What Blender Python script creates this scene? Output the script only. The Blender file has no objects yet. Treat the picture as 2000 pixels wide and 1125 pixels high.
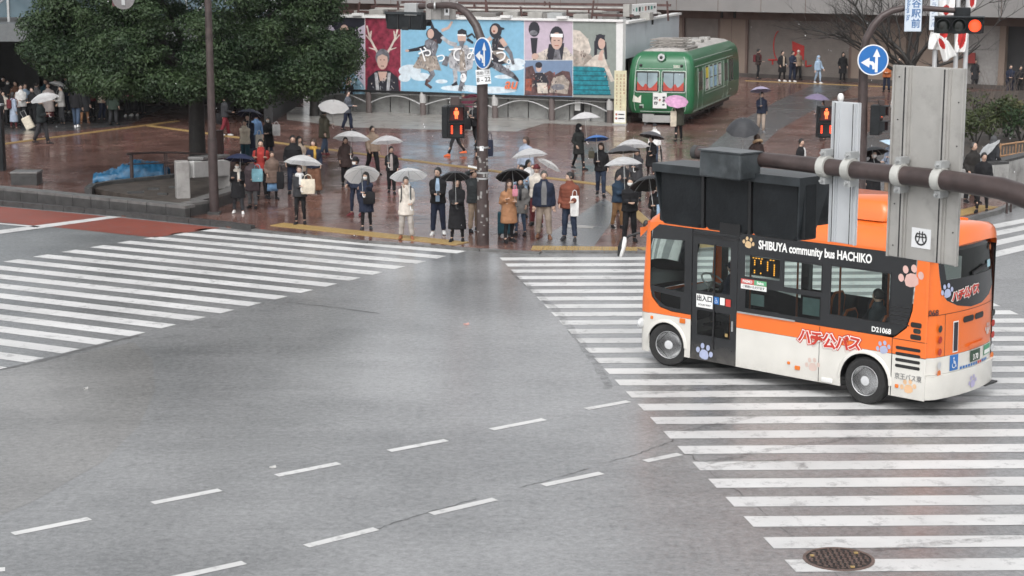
import bpy, bmesh, math, random
import numpy as np
from mathutils import Vector, Matrix, Quaternion, noise
from mathutils.geometry import tessellate_polygon

sc = bpy.context.scene
COL = sc.collection
R = math.radians
rnd = random.Random(11)

# ------------------------------------------------------------------ camera, sky, sun, exposure
CAM_H = 7.3
PITCH = math.atan(642 / 3500)
cd = bpy.data.cameras.new('camera')
cam = bpy.data.objects.new('camera', cd)
COL.objects.link(cam)
cam.location = (0, 0, CAM_H)
cam.rotation_euler = (math.pi / 2 - PITCH, 0, 0)
cd.sensor_width = 36
cd.lens = 63.0
cd.clip_start = 0.2
cd.clip_end = 3000
cd.dof.use_dof = True
cd.dof.focus_distance = 24
cd.dof.aperture_fstop = 5.6
sc.camera = cam

world = bpy.data.worlds.new('World')
sc.world = world
world.use_nodes = True
wn = world.node_tree
wn.nodes.clear()
sky = wn.nodes.new('ShaderNodeTexSky')
sky.sky_type = 'NISHITA'
sky.sun_disc = False
sky.sun_elevation = R(50)
sky.sun_rotation = R(200)
sky.dust_density = 4.0
sky.air_density = 1.0
hs = wn.nodes.new('ShaderNodeHueSaturation')
hs.inputs['Saturation'].default_value = 0.12      # overcast: the blue is nearly gone
bg = wn.nodes.new('ShaderNodeBackground')
bg.inputs['Strength'].default_value = 0.15
wo = wn.nodes.new('ShaderNodeOutputWorld')
wn.links.new(sky.outputs[0], hs.inputs['Color'])
wn.links.new(hs.outputs[0], bg.inputs['Color'])
wn.links.new(bg.outputs[0], wo.inputs['Surface'])

sl = bpy.data.lights.new('sun', 'SUN')
sl.energy = 0.5
sl.angle = R(40)
sl.color = (1, 0.97, 0.93)
sun = bpy.data.objects.new('sun', sl)
COL.objects.link(sun)
sun.rotation_euler = (R(40), 0, R(200 - 180))

sc.view_settings.view_transform = 'Standard'
sc.view_settings.look = 'None'
sc.view_settings.exposure = 0.6
sc.view_settings.gamma = 1
sc.view_settings.use_curve_mapping = False
sc.cycles.max_bounces = 8
sc.cycles.transparent_max_bounces = 24
sc.cycles.use_denoising = True

# ------------------------------------------------------------------ survey: points of the photo taken onto the ground / a height / a distance
_c, _s = math.cos(PITCH), math.sin(PITCH)
def _ray(px, py):
    x = (px - 1000) / 3500; y = -(py - 562.5) / 3500
    return Vector((x, _c + y * _s, -_s + y * _c))
def gp(px, py, z=0.0):
    d = _ray(px, py); t = (z - CAM_H) / d.z
    return Vector((d.x * t, d.y * t, z))
def dp(px, py, Y):
    d = _ray(px, py); t = Y / d.y
    return Vector((d.x * t, Y, CAM_H + d.z * t))
def plane_pt(px, py, p0, n):
    d = _ray(px, py); o = Vector((0, 0, CAM_H))
    return o + d * ((p0 - o).dot(n) / d.dot(n))
# ------------------------------------------------------------------ mesh helpers
def V3(*a): return Vector(a)

class MB:
    def __init__(s): s.v = []; s.f = []; s.m = []
    def add(s, V, F, mi=0):
        o = len(s.v)
        s.v += [tuple(p) for p in V]
        s.f += [tuple(i + o for i in f) for f in F]
        s.m += [mi] * len(F)
        return s
    def box(s, cx, cy, cz, sx, sy, sz, mi=0, M=None):
        x, y, z = sx / 2, sy / 2, sz / 2
        V = [Vector((a * x, b * y, c * z)) for c in (-1, 1) for a, b in ((-1, -1), (1, -1), (1, 1), (-1, 1))]
        if M is not None: V = [M @ p for p in V]
        V = [p + Vector((cx, cy, cz)) for p in V]
        return s.add(V, [(3, 2, 1, 0), (4, 5, 6, 7), (0, 1, 5, 4), (1, 2, 6, 5), (2, 3, 7, 6), (3, 0, 4, 7)], mi)
    def beam(s, a, b, w, h, mi=0, up=(0, 0, 1)):
        a = Vector(a); b = Vector(b); t = (b - a).normalized(); u = Vector(up)
        r = t.cross(u)
        if r.length < 1e-4: r = t.cross(Vector((0, 1, 0)))
        r.normalize(); u = r.cross(t)
        V = [p + r * (i * w / 2) + u * (j * h / 2) for p in (a, b) for i, j in ((-1, -1), (1, -1), (1, 1), (-1, 1))]
        return s.add(V, [(0, 1, 2, 3), (7, 6, 5, 4), (4, 5, 1, 0), (5, 6, 2, 1), (6, 7, 3, 2), (7, 4, 0, 3)], mi)
    def loft(s, rings, cap=True, mi=0, closed=True):
        n = len(rings[0]); V = [p for r in rings for p in r]; F = []
        for k in range(len(rings) - 1):
            for i in range(n if closed else n - 1):
                j = (i + 1) % n
                F.append((k * n + i, k * n + j, (k + 1) * n + j, (k + 1) * n + i))
        if cap:
            F.append(tuple(reversed(range(n))))
            F.append(tuple((len(rings) - 1) * n + i for i in range(n)))
        return s.add(V, F, mi)
    def tube(s, pts, r, n=8, cap=True, mi=0, flat=1.0):
        pts = [Vector(p) for p in pts]
        if not isinstance(r, (list, tuple)): r = [r] * len(pts)
        rings = []; ref = None
        for i, p in enumerate(pts):
            t = (pts[min(i + 1, len(pts) - 1)] - pts[max(i - 1, 0)]).normalized()
            if ref is None:
                ref = Vector((0, 0, 1)) if abs(t.z) < .9 else Vector((0, 1, 0))
            a = (ref - t * ref.dot(t)).normalized(); b = t.cross(a); ref = a
            rings.append([p + (a * math.cos(2 * math.pi * k / n) * flat + b * math.sin(2 * math.pi * k / n)) * r[i] for k in range(n)])
        return s.loft(rings, cap, mi)
    def disc(s, c, axis, r, h, n=20, mi=0):
        c = Vector(c); axis = Vector(axis).normalized()
        return s.tube([c - axis * h / 2, c + axis * h / 2], r, n, True, mi)
    def ball(s, c, rx, ry, rz, nu=12, nv=8, mi=0):
        c = Vector(c); rings = []
        for j in range(1, nv):
            th = math.pi * j / nv - math.pi / 2
            rings.append([c + Vector((rx * math.cos(th) * math.cos(2 * math.pi * i / nu), ry * math.cos(th) * math.sin(2 * math.pi * i / nu), rz * math.sin(th))) for i in range(nu)])
        return s.loft(rings, True, mi)
    def prism(s, poly, z0, z1, mi=0):
        poly = [(p[0], p[1]) for p in poly]
        A = sum(poly[i][0] * poly[(i + 1) % len(poly)][1] - poly[(i + 1) % len(poly)][0] * poly[i][1] for i in range(len(poly)))
        if A < 0: poly = poly[::-1]
        n = len(poly)
        tr = tessellate_polygon([[Vector((p[0], p[1], 0)) for p in poly]])
        V = [(x, y, z1) for x, y in poly] + [(x, y, z0) for x, y in poly]
        F = []
        for t in tr:
            a, b, c = [Vector(poly[i]) for i in t]
            if (b - a).cross(c - a) < 0: t = (t[0], t[2], t[1])
            F.append(tuple(t))
        F += [(n + i, n + (i + 1) % n, (i + 1) % n, i) for i in range(n)]
        return s.add(V, F, mi)
    def sheet(s, pts, mi=0):
        """flat polygon given as 3-D points, facing up or towards its own winding"""
        s.add(pts, [tuple(range(len(pts)))], mi); return s
    def panel(s, outer, holes, fn, mi=0, th=0.0):
        """2-D polygon with holes mapped by fn(u, v) -> 3-D"""
        loops = [[Vector((u, v, 0)) for u, v in outer]] + [[Vector((u, v, 0)) for u, v in h] for h in holes]
        flat = [p for l in loops for p in l]
        tr = tessellate_polygon(loops)
        V = [fn(p.x, p.y) for p in flat]
        F = []
        for t in tr:
            a, b, c = [flat[i] for i in t]
            cr = (b - a).cross(c - a).z
            if abs(cr) < 1e-9: continue
            F.append(tuple(t) if cr > 0 else (t[0], t[2], t[1]))
        return s.add(V, F, mi)
    def mesh(s, name):
        me = bpy.data.meshes.new(name)
        me.from_pydata(s.v, [], s.f)
        return me
    def obj(s, name, mat, parent=None, smooth=None, loc=None, kind=None, label=None):
        me = s.mesh(name)
        mats = list(mat) if isinstance(mat, (list, tuple)) else [mat]
        for m in mats: me.materials.append(m)
        if len(mats) > 1: me.polygons.foreach_set('material_index', s.m)
        if smooth is not None:
            me.polygons.foreach_set('use_smooth', [True] * len(me.polygons))
            if smooth < 180: me.set_sharp_from_angle(angle=R(smooth))
        me.update()
        return link(name, me, parent, loc, kind, label)

def link(name, data, parent=None, loc=None, kind=None, label=None):
    o = bpy.data.objects.new(name, data); COL.objects.link(o)
    if parent is not None: o.parent = parent
    if loc is not None: o.location = loc
    if kind: o['kind'] = kind
    if label: o['label'] = label
    return o

def tag(o, label, cat, group=None):
    o['label'] = label; o['category'] = cat
    if group: o['group'] = group
    return o

def thing(name, label, cat, loc=(0, 0, 0), rz=0.0, group=None):
    o = bpy.data.objects.new(name, None); COL.objects.link(o)
    o.empty_display_size = .1
    o.location = loc; o.rotation_euler = (0, 0, rz)
    return tag(o, label, cat, group)

def bevel(o, w, seg=2):
    m = o.modifiers.new('bevel', 'BEVEL'); m.width = w; m.segments = seg; m.limit_method = 'ANGLE'; m.angle_limit = R(40)
    return o

def text(body, size, mat, parent, o, right, up, name='lettering', align='CENTER', ex=.002, bold=0.0, sx=1.0, shear=0.0, spacing=1.0, line=1.0):
    c = bpy.data.curves.new(name, 'FONT')
    c.body = body; c.size = size; c.align_x = align; c.align_y = 'CENTER'
    c.extrude = ex; c.offset = bold; c.shear = shear; c.space_character = spacing; c.space_line = line
    c.resolution_u = 3
    c.materials.append(mat)
    ob = bpy.data.objects.new(name, c); COL.objects.link(ob)
    r = Vector(right).normalized(); u = Vector(up); u = (u - r * u.dot(r)).normalized(); n = r.cross(u)
    M = Matrix.Identity(4)
    for i in range(3):
        M[i][0] = r[i] * sx; M[i][1] = u[i]; M[i][2] = n[i]; M[i][3] = o[i]
    if parent is not None: ob.parent = parent
    ob.matrix_local = M
    return ob

def circ(cx, cy, r, n=20, ry=None, a0=0, a1=2 * math.pi):
    ry = ry or r
    full = abs(a1 - a0 - 2 * math.pi) < 1e-6
    m = n if full else n + 1
    return [(cx + r * math.cos(a0 + (a1 - a0) * i / n), cy + ry * math.sin(a0 + (a1 - a0) * i / n)) for i in range(m)]

def rrect(x0, y0, x1, y1, r, n=4):
    P = []
    for cx, cy, a in ((x1 - r, y0 + r, -90), (x1 - r, y1 - r, 0), (x0 + r, y1 - r, 90), (x0 + r, y0 + r, 180)):
        P += [(cx + r * math.cos(R(a + 90 * i / n)), cy + r * math.sin(R(a + 90 * i / n))) for i in range(n + 1)]
    return P

# ------------------------------------------------------------------ materials
_M = {}
def nodes_of(name):
    m = bpy.data.materials.new(name); m.use_nodes = True
    nt = m.node_tree
    return m, nt, nt.nodes['Principled BSDF'], nt.nodes['Material Output']

def noise_node(nt, scale, detail=4, rough=.55, coord='Object', vec=None):
    n = nt.nodes.new('ShaderNodeTexNoise'); n.inputs['Scale'].default_value = scale
    n.inputs['Detail'].default_value = detail; n.inputs['Roughness'].default_value = rough
    if vec is None:
        tc = nt.nodes.new('ShaderNodeTexCoord'); vec = tc.outputs[coord]
    nt.links.new(vec, n.inputs['Vector'])
    return n

def ramp(nt, src, stops):
    r = nt.nodes.new('ShaderNodeValToRGB'); cr = r.color_ramp
    while len(cr.elements) < len(stops): cr.elements.new(.5)
    for e, (p, c) in zip(cr.elements, stops):
        e.position = p; e.color = (c[0], c[1], c[2], 1) if isinstance(c, (tuple, list)) else (c, c, c, 1)
    nt.links.new(src, r.inputs['Fac'])
    return r

def mat(name, rgb, rough=.6, metal=0.0, var=.12, scale=6.0, bump=0.0, bscale=40.0, spec=.5, coat=0.0, dirt=0.0, dirtcol=(.05, .045, .04), dscale=2.5, splash=0.0):
    if name in _M: return _M[name]
    m, nt, b, out = nodes_of(name)
    b.inputs['Roughness'].default_value = rough
    b.inputs['Metallic'].default_value = metal
    b.inputs['Specular IOR Level'].default_value = spec
    b.inputs['Coat Weight'].default_value = coat
    b.inputs['Coat Roughness'].default_value = .08
    n = noise_node(nt, scale)
    lo = [max(0, c * (1 - var)) for c in rgb]; hi = [min(1, c * (1 + var)) for c in rgb]
    r = ramp(nt, n.outputs['Fac'], [(.3, lo), (.7, hi)])
    col = r.outputs['Color']
    if dirt:
        n2 = noise_node(nt, dscale, 8, .7)
        r2 = ramp(nt, n2.outputs['Fac'], [(.5, 0.0), (.75, dirt)])
        mx = nt.nodes.new('ShaderNodeMixRGB'); nt.links.new(r2.outputs['Color'], mx.inputs['Fac'])
        nt.links.new(col, mx.inputs['Color1']); mx.inputs['Color2'].default_value = (*dirtcol, 1)
        col = mx.outputs['Color']
    if splash:                                       # road dirt thrown up along the lower edge
        tcs = nt.nodes.new('ShaderNodeTexCoord'); sx = nt.nodes.new('ShaderNodeSeparateXYZ'); nt.links.new(tcs.outputs['Object'], sx.inputs[0])
        mr = nt.nodes.new('ShaderNodeMapRange'); mr.inputs['From Min'].default_value = .62; mr.inputs['From Max'].default_value = .22
        nt.links.new(sx.outputs['Z'], mr.inputs['Value'])
        ns = noise_node(nt, 7, 8, .75); rs_ = ramp(nt, ns.outputs['Fac'], [(.3, .1), (.7, splash)])
        mm = nt.nodes.new('ShaderNodeMath'); mm.operation = 'MULTIPLY'; nt.links.new(mr.outputs[0], mm.inputs[0]); nt.links.new(rs_.outputs['Color'], mm.inputs[1])
        mx3 = nt.nodes.new('ShaderNodeMixRGB'); nt.links.new(mm.outputs[0], mx3.inputs['Fac']); nt.links.new(col, mx3.inputs['Color1']); mx3.inputs['Color2'].default_value = (.16, .145, .125, 1)
        col = mx3.outputs['Color']
    nt.links.new(col, b.inputs['Base Color'])
    if bump:
        n3 = noise_node(nt, bscale, 3)
        bp = nt.nodes.new('ShaderNodeBump'); bp.inputs['Strength'].default_value = bump; bp.inputs['Distance'].default_value = .02
        nt.links.new(n3.outputs['Fac'], bp.inputs['Height']); nt.links.new(bp.outputs['Normal'], b.inputs['Normal'])
    _M[name] = m
    return m

def cloth(name, rgb, var=.18, rough=.85):
    return mat('cloth_' + name, rgb, rough, 0, var, 9, .35, 55, .25)

def emit(name, rgb, strength):
    if name in _M: return _M[name]
    m, nt, b, out = nodes_of(name)
    b.inputs['Base Color'].default_value = (*[c * .3 for c in rgb], 1)
    b.inputs['Emission Color'].default_value = (*rgb, 1)
    b.inputs['Emission Strength'].default_value = strength
    b.inputs['Roughness'].default_value = .3
    _M[name] = m
    return m

def glass(name, tint=(.55, .62, .6), rough=.03, ior=1.45):
    if name in _M: return _M[name]
    m, nt, b, out = nodes_of(name)
    nt.nodes.remove(b)
    tr = nt.nodes.new('ShaderNodeBsdfTransparent'); tr.inputs['Color'].default_value = (*tint, 1)
    gl = nt.nodes.new('ShaderNodeBsdfGlossy'); gl.inputs['Roughness'].default_value = rough
    fr = nt.nodes.new('ShaderNodeFresnel'); fr.inputs['IOR'].default_value = ior
    mx = nt.nodes.new('ShaderNodeMixShader')
    nt.links.new(fr.outputs[0], mx.inputs[0]); nt.links.new(tr.outputs[0], mx.inputs[1]); nt.links.new(gl.outputs[0], mx.inputs[2])
    nt.links.new(mx.outputs[0], out.inputs['Surface'])
    _M[name] = m
    return m

def vinyl(name, rgb, alpha):
    """thin umbrella film: part clear, part milky with a gloss"""
    if name in _M: return _M[name]
    m, nt, b, out = nodes_of(name)
    b.inputs['Base Color'].default_value = (*rgb, 1); b.inputs['Roughness'].default_value = .22
    b.inputs['Specular IOR Level'].default_value = .7
    tl = nt.nodes.new('ShaderNodeBsdfTranslucent'); tl.inputs['Color'].default_value = (*rgb, 1)
    m1 = nt.nodes.new('ShaderNodeMixShader'); m1.inputs[0].default_value = .45
    nt.links.new(b.outputs[0], m1.inputs[1]); nt.links.new(tl.outputs[0], m1.inputs[2])
    tr = nt.nodes.new('ShaderNodeBsdfTransparent'); tr.inputs['Color'].default_value = (.93, .95, .96, 1)
    m2 = nt.nodes.new('ShaderNodeMixShader')
    lw = nt.nodes.new('ShaderNodeFresnel'); lw.inputs['IOR'].default_value = 1.6      # the film whitens where it is seen at a slant
    n = noise_node(nt, 6, 4)
    r = ramp(nt, n.outputs['Fac'], [(.3, max(0, alpha - .12)), (.75, min(1, alpha + .12))])
    ad2 = nt.nodes.new('ShaderNodeMath'); ad2.operation = 'ADD'; ad2.use_clamp = True
    nt.links.new(r.outputs['Color'], ad2.inputs[0]); nt.links.new(lw.outputs[0], ad2.inputs[1])
    nt.links.new(ad2.outputs[0], m2.inputs[0])
    nt.links.new(tr.outputs[0], m2.inputs[1]); nt.links.new(m1.outputs[0], m2.inputs[2])
    nt.links.new(m2.outputs[0], out.inputs['Surface'])
    _M[name] = m
    return m

def asphalt_mat(name, lo, hi, r0, r1, cracks=True):
    m, nt, b, out = nodes_of(name)
    tc = nt.nodes.new('ShaderNodeTexCoord'); vec = tc.outputs['Object']
    big = noise_node(nt, .22, 5, .6, vec=vec)
    mp = nt.nodes.new('ShaderNodeMapping'); nt.links.new(vec, mp.inputs['Vector'])
    mp.inputs['Rotation'].default_value = (0, 0, R(-25)); mp.inputs['Scale'].default_value = (.18, 1.1, 1)
    streak = noise_node(nt, 1.0, 5, .65, vec=mp.outputs[0])
    grain = noise_node(nt, 9, 9, .88, vec=vec)
    a = nt.nodes.new('ShaderNodeMath'); a.operation = 'MULTIPLY_ADD'; a.inputs[1].default_value = .35
    nt.links.new(streak.outputs['Fac'], a.inputs[0]); nt.links.new(big.outputs['Fac'], a.inputs[2])
    a2 = nt.nodes.new('ShaderNodeMath'); a2.operation = 'MULTIPLY_ADD'; a2.inputs[1].default_value = 2.0
    nt.links.new(grain.outputs['Fac'], a2.inputs[0]); nt.links.new(a.outputs[0], a2.inputs[2])
    r = ramp(nt, a2.outputs[0], [(.78, lo), (1.0, hi)])
    r.color_ramp.elements[0].position = .72
    # stretch: sum runs about 0.7..1.7, so bring it to 0..1
    mr = nt.nodes.new('ShaderNodeMapRange'); mr.inputs['From Min'].default_value = 1.3; mr.inputs['From Max'].default_value = 2.05
    nt.links.new(a2.outputs[0], mr.inputs['Value'])
    nt.links.remove(r.inputs['Fac'].links[0]); nt.links.new(mr.outputs[0], r.inputs['Fac'])
    r.color_ramp.elements[0].position = .15; r.color_ramp.elements[1].position = .85
    spots = noise_node(nt, 1.9, 11, .82, vec=vec)
    sr = ramp(nt, spots.outputs['Fac'], [(.55, 0.0), (.66, .5)])
    mx = nt.nodes.new('ShaderNodeMixRGB'); nt.links.new(sr.outputs['Color'], mx.inputs['Fac'])
    nt.links.new(r.outputs['Color'], mx.inputs['Color1']); mx.inputs['Color2'].default_value = (lo[0] * .55, lo[1] * .55, lo[2] * .55, 1)
    nt.links.new(mx.outputs['Color'], b.inputs['Base Color'])
    rr = ramp(nt, a.outputs[0], [(.35, r0), (.95, r1)])
    b.inputs['Coat Weight'].default_value = .85; b.inputs['Coat Roughness'].default_value = .27; b.inputs['Coat IOR'].default_value = 1.5   # film of water
    nt.links.new(rr.outputs['Color'], b.inputs['Roughness'])
    bp = nt.nodes.new('ShaderNodeBump'); bp.inputs['Strength'].default_value = .35; bp.inputs['Distance'].default_value = .03
    nt.links.new(grain.outputs['Fac'], bp.inputs['Height']); nt.links.new(bp.outputs['Normal'], b.inputs['Normal'])
    return m

def brick_mat():
    m, nt, b, out = nodes_of('wet_brick_paving')
    tc = nt.nodes.new('ShaderNodeTexCoord'); vec = tc.outputs['Object']
    mp = nt.nodes.new('ShaderNodeMapping'); nt.links.new(vec, mp.inputs['Vector']); mp.inputs['Rotation'].default_value = (0, 0, R(-14))
    br = nt.nodes.new('ShaderNodeTexBrick'); nt.links.new(mp.outputs[0], br.inputs['Vector'])
    br.inputs['Scale'].default_value = 1.0; br.inputs['Brick Width'].default_value = .42; br.inputs['Row Height'].default_value = .21
    br.inputs['Mortar Size'].default_value = .012
    br.inputs['Color1'].default_value = (.125, .064, .052, 1); br.inputs['Color2'].default_value = (.195, .105, .086, 1)
    br.inputs['Mortar'].default_value = (.085, .055, .045, 1)
    big = noise_node(nt, .35, 6, .65, vec=vec)
    rb = ramp(nt, big.outputs['Fac'], [(.3, .62), (.7, 1.2)])
    mul = nt.nodes.new('ShaderNodeMixRGB'); mul.blend_type = 'MULTIPLY'; mul.inputs['Fac'].default_value = 1
    nt.links.new(br.outputs['Color'], mul.inputs['Color1']); nt.links.new(rb.outputs['Color'], mul.inputs['Color2'])
    nt.links.new(mul.outputs['Color'], b.inputs['Base Color'])
    wet = noise_node(nt, .5, 7, .7, vec=vec)
    rw = ramp(nt, wet.outputs['Fac'], [(.40, .09), (.62, .30)])
    nt.links.new(rw.outputs['Color'], b.inputs['Roughness'])
    fine = noise_node(nt, 2.2, 3, .6, vec=vec)
    ad = nt.nodes.new('ShaderNodeMath'); ad.operation = 'MULTIPLY_ADD'; ad.inputs[1].default_value = -.25
    nt.links.new(br.outputs['Fac'], ad.inputs[0]); nt.links.new(fine.outputs['Fac'], ad.inputs[2])
    bp = nt.nodes.new('ShaderNodeBump'); bp.inputs['Strength'].default_value = .22; bp.inputs['Distance'].default_value = .03
    nt.links.new(ad.outputs[0], bp.inputs['Height']); nt.links.new(bp.outputs['Normal'], b.inputs['Normal'])
    return m

def paint_mat(name, rgb, wear=.5):
    m, nt, b, out = nodes_of(name)
    n = noise_node(nt, 3.0, 10, .78); g = noise_node(nt, 40, 2, .6); l = noise_node(nt, .5, 4)
    r = ramp(nt, n.outputs['Fac'], [(.53, 0.0), (.63, wear)])
    mx = nt.nodes.new('ShaderNodeMixRGB'); nt.links.new(r.outputs['Color'], mx.inputs['Fac'])
    rl = ramp(nt, l.outputs['Fac'], [(.3, [c * .74 for c in rgb]), (.7, rgb)])
    nt.links.new(rl.outputs['Color'], mx.inputs['Color1']); mx.inputs['Color2'].default_value = (.13, .13, .135, 1)
    nt.links.new(mx.outputs['Color'], b.inputs['Base Color'])
    b.inputs['Roughness'].default_value = .5
    bp = nt.nodes.new('ShaderNodeBump'); bp.inputs['Strength'].default_value = .15; bp.inputs['Distance'].default_value = .01
    nt.links.new(g.outputs['Fac'], bp.inputs['Height']); nt.links.new(bp.outputs['Normal'], b.inputs['Normal'])
    return m

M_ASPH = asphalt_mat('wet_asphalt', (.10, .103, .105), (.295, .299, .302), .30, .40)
M_ASPH3 = asphalt_mat('older_asphalt', (.102, .10, .096), (.285, .279, .272), .30, .40)
M_ASPH2 = asphalt_mat('dark_wet_asphalt', (.045, .047, .05), (.085, .087, .09), .16, .34)
M_BRICK = brick_mat()
M_WHITE = paint_mat('white_road_paint', (.66, .66, .655))
M_REDLANE = paint_mat('red_lane_paint', (.24, .062, .042), .55)
M_CONC = mat('pale_concrete', (.30, .29, .28), .45, 0, .18, 1.5, .3, 20, dirt=.6, dirtcol=(.1, .09, .085))
M_CONCWALL = mat('grey_concrete_wall', (.34, .34, .33), .75, 0, .15, 2, .3, 20, dirt=.7, dirtcol=(.08, .075, .07))
M_WETPAD = mat('wet_concrete_pad', (.32, .31, .29), .22, 0, .15, 1.2, .15, 6, dirt=.5, dirtcol=(.12, .1, .09), dscale=1)
M_STONE = mat('dark_wet_granite', (.05, .05, .05), .42, 0, .3, 5, .4, 25, dirt=.5, dirtcol=(.03, .03, .028))
M_STONETOP = mat('grey_granite_top', (.13, .127, .124), .38, 0, .25, 5, .3, 25)
M_SOIL = mat('wet_soil', (.055, .045, .038), .6, 0, .5, 3, .8, 10)
M_YEL = mat('tactile_yellow', (.36, .25, .10), .4, 0, .22, 3, .2, 30, dirt=.5, dirtcol=(.15, .1, .05))
M_BROWN = mat('brown_pole_paint', (.052, .036, .034), .38, 0, .3, 6, .12, 30, dirt=.45, dirtcol=(.11, .09, .085))
M_GREYM = mat('galvanised_grey', (.42, .43, .43), .45, .35, .12, 4, .1, 30, dirt=.3, dirtcol=(.22, .21, .2))
M_DKGREY = mat('dark_grey_housing', (.010, .012, .014), .45, 0, .3, 5, .15, 30, spec=.3, dirt=.10, dirtcol=(.06, .065, .07))
M_BLACK = mat('black_plastic', (.014, .014, .015), .42, 0, .2, 6)
M_RUBBER = mat('tyre_rubber', (.018, .018, .018), .75, 0, .25, 20, .4, 60)
M_CHROME = mat('wheel_steel', (.60, .61, .62), .34, .15, .1, 6)
M_SKIN = [mat('skin_%d' % i, c, .5, 0, .06, 20) for i, c in enumerate(((.56, .38, .29), (.50, .33, .25), (.60, .42, .34)))]
M_WPLAST = mat('white_plastic', (.72, .72, .71), .4, 0, .05, 5)
M_PAPER = mat('white_paper', (.74, .74, .72), .7, 0, .05, 5)
# ------------------------------------------------------------------ the ground
def struct(o): o['kind'] = 'structure'; return o
mb = MB(); mb.sheet([(-900, -300, -.05), (900, -300, -.05), (900, 1500, -.05), (-900, 1500, -.05)])
struct(mb.obj('ground', M_ASPH2))
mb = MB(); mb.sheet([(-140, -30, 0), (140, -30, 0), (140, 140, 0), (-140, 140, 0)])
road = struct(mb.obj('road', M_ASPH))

def xy(px, py): p = gp(px, py); return (p.x, p.y)
PZ = .04
kerb = [(-90, 97), (-40, 68.2)] + [xy(*p) for p in ((0, 402), (215, 421), (430, 443), (520, 455), (700, 474), (900, 488), (1000, 494), (1250, 495), (1420, 487), (1600, 472), (1780, 452), (1870, 440), (1940, 421), (2000, 398))] + [(22, 66), (60, 132)]
plaza_poly = kerb + [(60, 190), (-90, 190)]
mb = MB(); mb.prism(plaza_poly, -.02, PZ)
plaza = struct(mb.obj('plaza_paving', M_BRICK))
kerbs = struct(link('kerb', None))
# kerb stones, one by one: raised on the left, dropped along the crossings
def along(poly, step):
    out = []; carry = 0
    for a, b in zip(poly[:-1], poly[1:]):
        a = Vector((a[0], a[1])); b = Vector((b[0], b[1])); L = (b - a).length; t = carry
        while t < L:
            out.append((a + (b - a) * t / L, (b - a) / L)); t += step
        carry = t - L
    return out
kerb_line = kerb[1:-1]
for k, (p, d) in enumerate(along(kerb_line, .8)):
    if abs(p.x) > 24: continue
    left = p.x < -7.4
    h = .15 if left else (.055 if p.x < 11 else .13)
    mb = MB(); M = Matrix.Rotation(math.atan2(d.y, d.x), 3, 'Z')
    c = p + d * .39 + Vector((-d.y, d.x)) * .06
    mb.box(c.x, c.y, h / 2 - .01, .785, .17, h + .02, M=M)
    mb.obj('kerb_stone', M_STONE if left else M_STONETOP, kerbs)

# ---- sheets of other paving let into the plaza
def patch(name, pts, m, z=PZ + .004, parent=None):
    mb = MB(); P = [gp(*p, z) for p in pts]
    a = sum((P[i].x * P[(i + 1) % len(P)].y - P[(i + 1) % len(P)].x * P[i].y) for i in range(len(P)))
    if a < 0: P = P[::-1]
    mb.sheet(P); return struct(mb.obj(name, m, parent))
patch('concrete_apron', [(560, 234), (690, 249), (1008, 257), (1064, 241), (1195, 247), (1200, 236), (720, 216), (560, 208)], M_WETPAD)
patch('asphalt_path', [(1033, 479), (1085, 449), (1140, 414), (1180, 386), (1206, 405), (1190, 440), (1158, 484)], M_ASPH2)
patch('asphalt_path', [(1375, 296), (1440, 240), (1520, 196), (1590, 164), (1668, 168), (1590, 214), (1520, 254), (1450, 320)], M_ASPH2)
patch('asphalt_path', [(1640, 300), (1720, 240), (1740, 190), (1760, 190), (1800, 260), (1760, 380), (1690, 420)], M_ASPH2)
patch('asphalt_path', [(0, 262), (0, 215), (330, 205), (250, 245), (60, 262)], M_ASPH2)
patch('inspection_cover', [(1100, 438), (1160, 441), (1158, 446), (1096, 443)], M_WETPAD, PZ + .008)

# ---- tactile paving
patch('road_patch', [(-60, 1030), (60, 982), (200, 902), (272, 832), (303, 762), (298, 702), (262, 668), (190, 682), (90, 704), (-60, 735)], M_ASPH3, .002)
tact = struct(link('tactile_paving', None))
def tile_mesh(dots):
    mb = MB(); mb.box(0, 0, .004, .292, .292, .018)
    if dots:
        for i in range(4):
            for j in range(4): mb.box(-.11 + i * .073, -.11 + j * .073, .015, .034, .034, .008)
    else:
        for j in range(4): mb.box(0, -.11 + j * .073, .015, .28, .032, .008)
    me = mb.mesh('tactile_tile'); me.materials.append(M_YEL); return me
T_DOT, T_BAR = tile_mesh(True), tile_mesh(False)
def tactile(a, b, rows, me):
    a = gp(*a, PZ); b = gp(*b, PZ); d = (b - a).normalized(); n = Vector((-d.y, d.x, 0)); L = (b - a).length
    for i in range(int(L / .3)):
        for r in range(rows):
            p = a + d * (.15 + .3 * i) + n * (.15 + .3 * r)
            o = link('tactile_tile', me, tact, (p.x, p.y, PZ + .002 + rnd.uniform(-.001, .002))); o.rotation_euler = (0, 0, math.atan2(d.y, d.x))
tactile((527, 441), (897, 480), 2, T_DOT)
tactile((1037, 488), (1262, 491), 2, T_DOT)
tactile((1262, 491), (1420, 482), 2, T_DOT)
tactile((-5, 284), (358, 236), 1, T_BAR)
tactile((285, 246), (780, 312), 1, T_BAR)
tactile((780, 312), (1170, 362), 1, T_BAR)
tactile((1175, 364), (1268, 449), 1, T_BAR)
tactile((1190, 366), (1320, 372), 1, T_BAR)
tactile((1455, 158), (1755, 171), 1, T_BAR)
tactile((1870, 424), (1955, 404), 2, T_DOT)
tactile((1880, 385), (1935, 372), 1, T_BAR)

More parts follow.
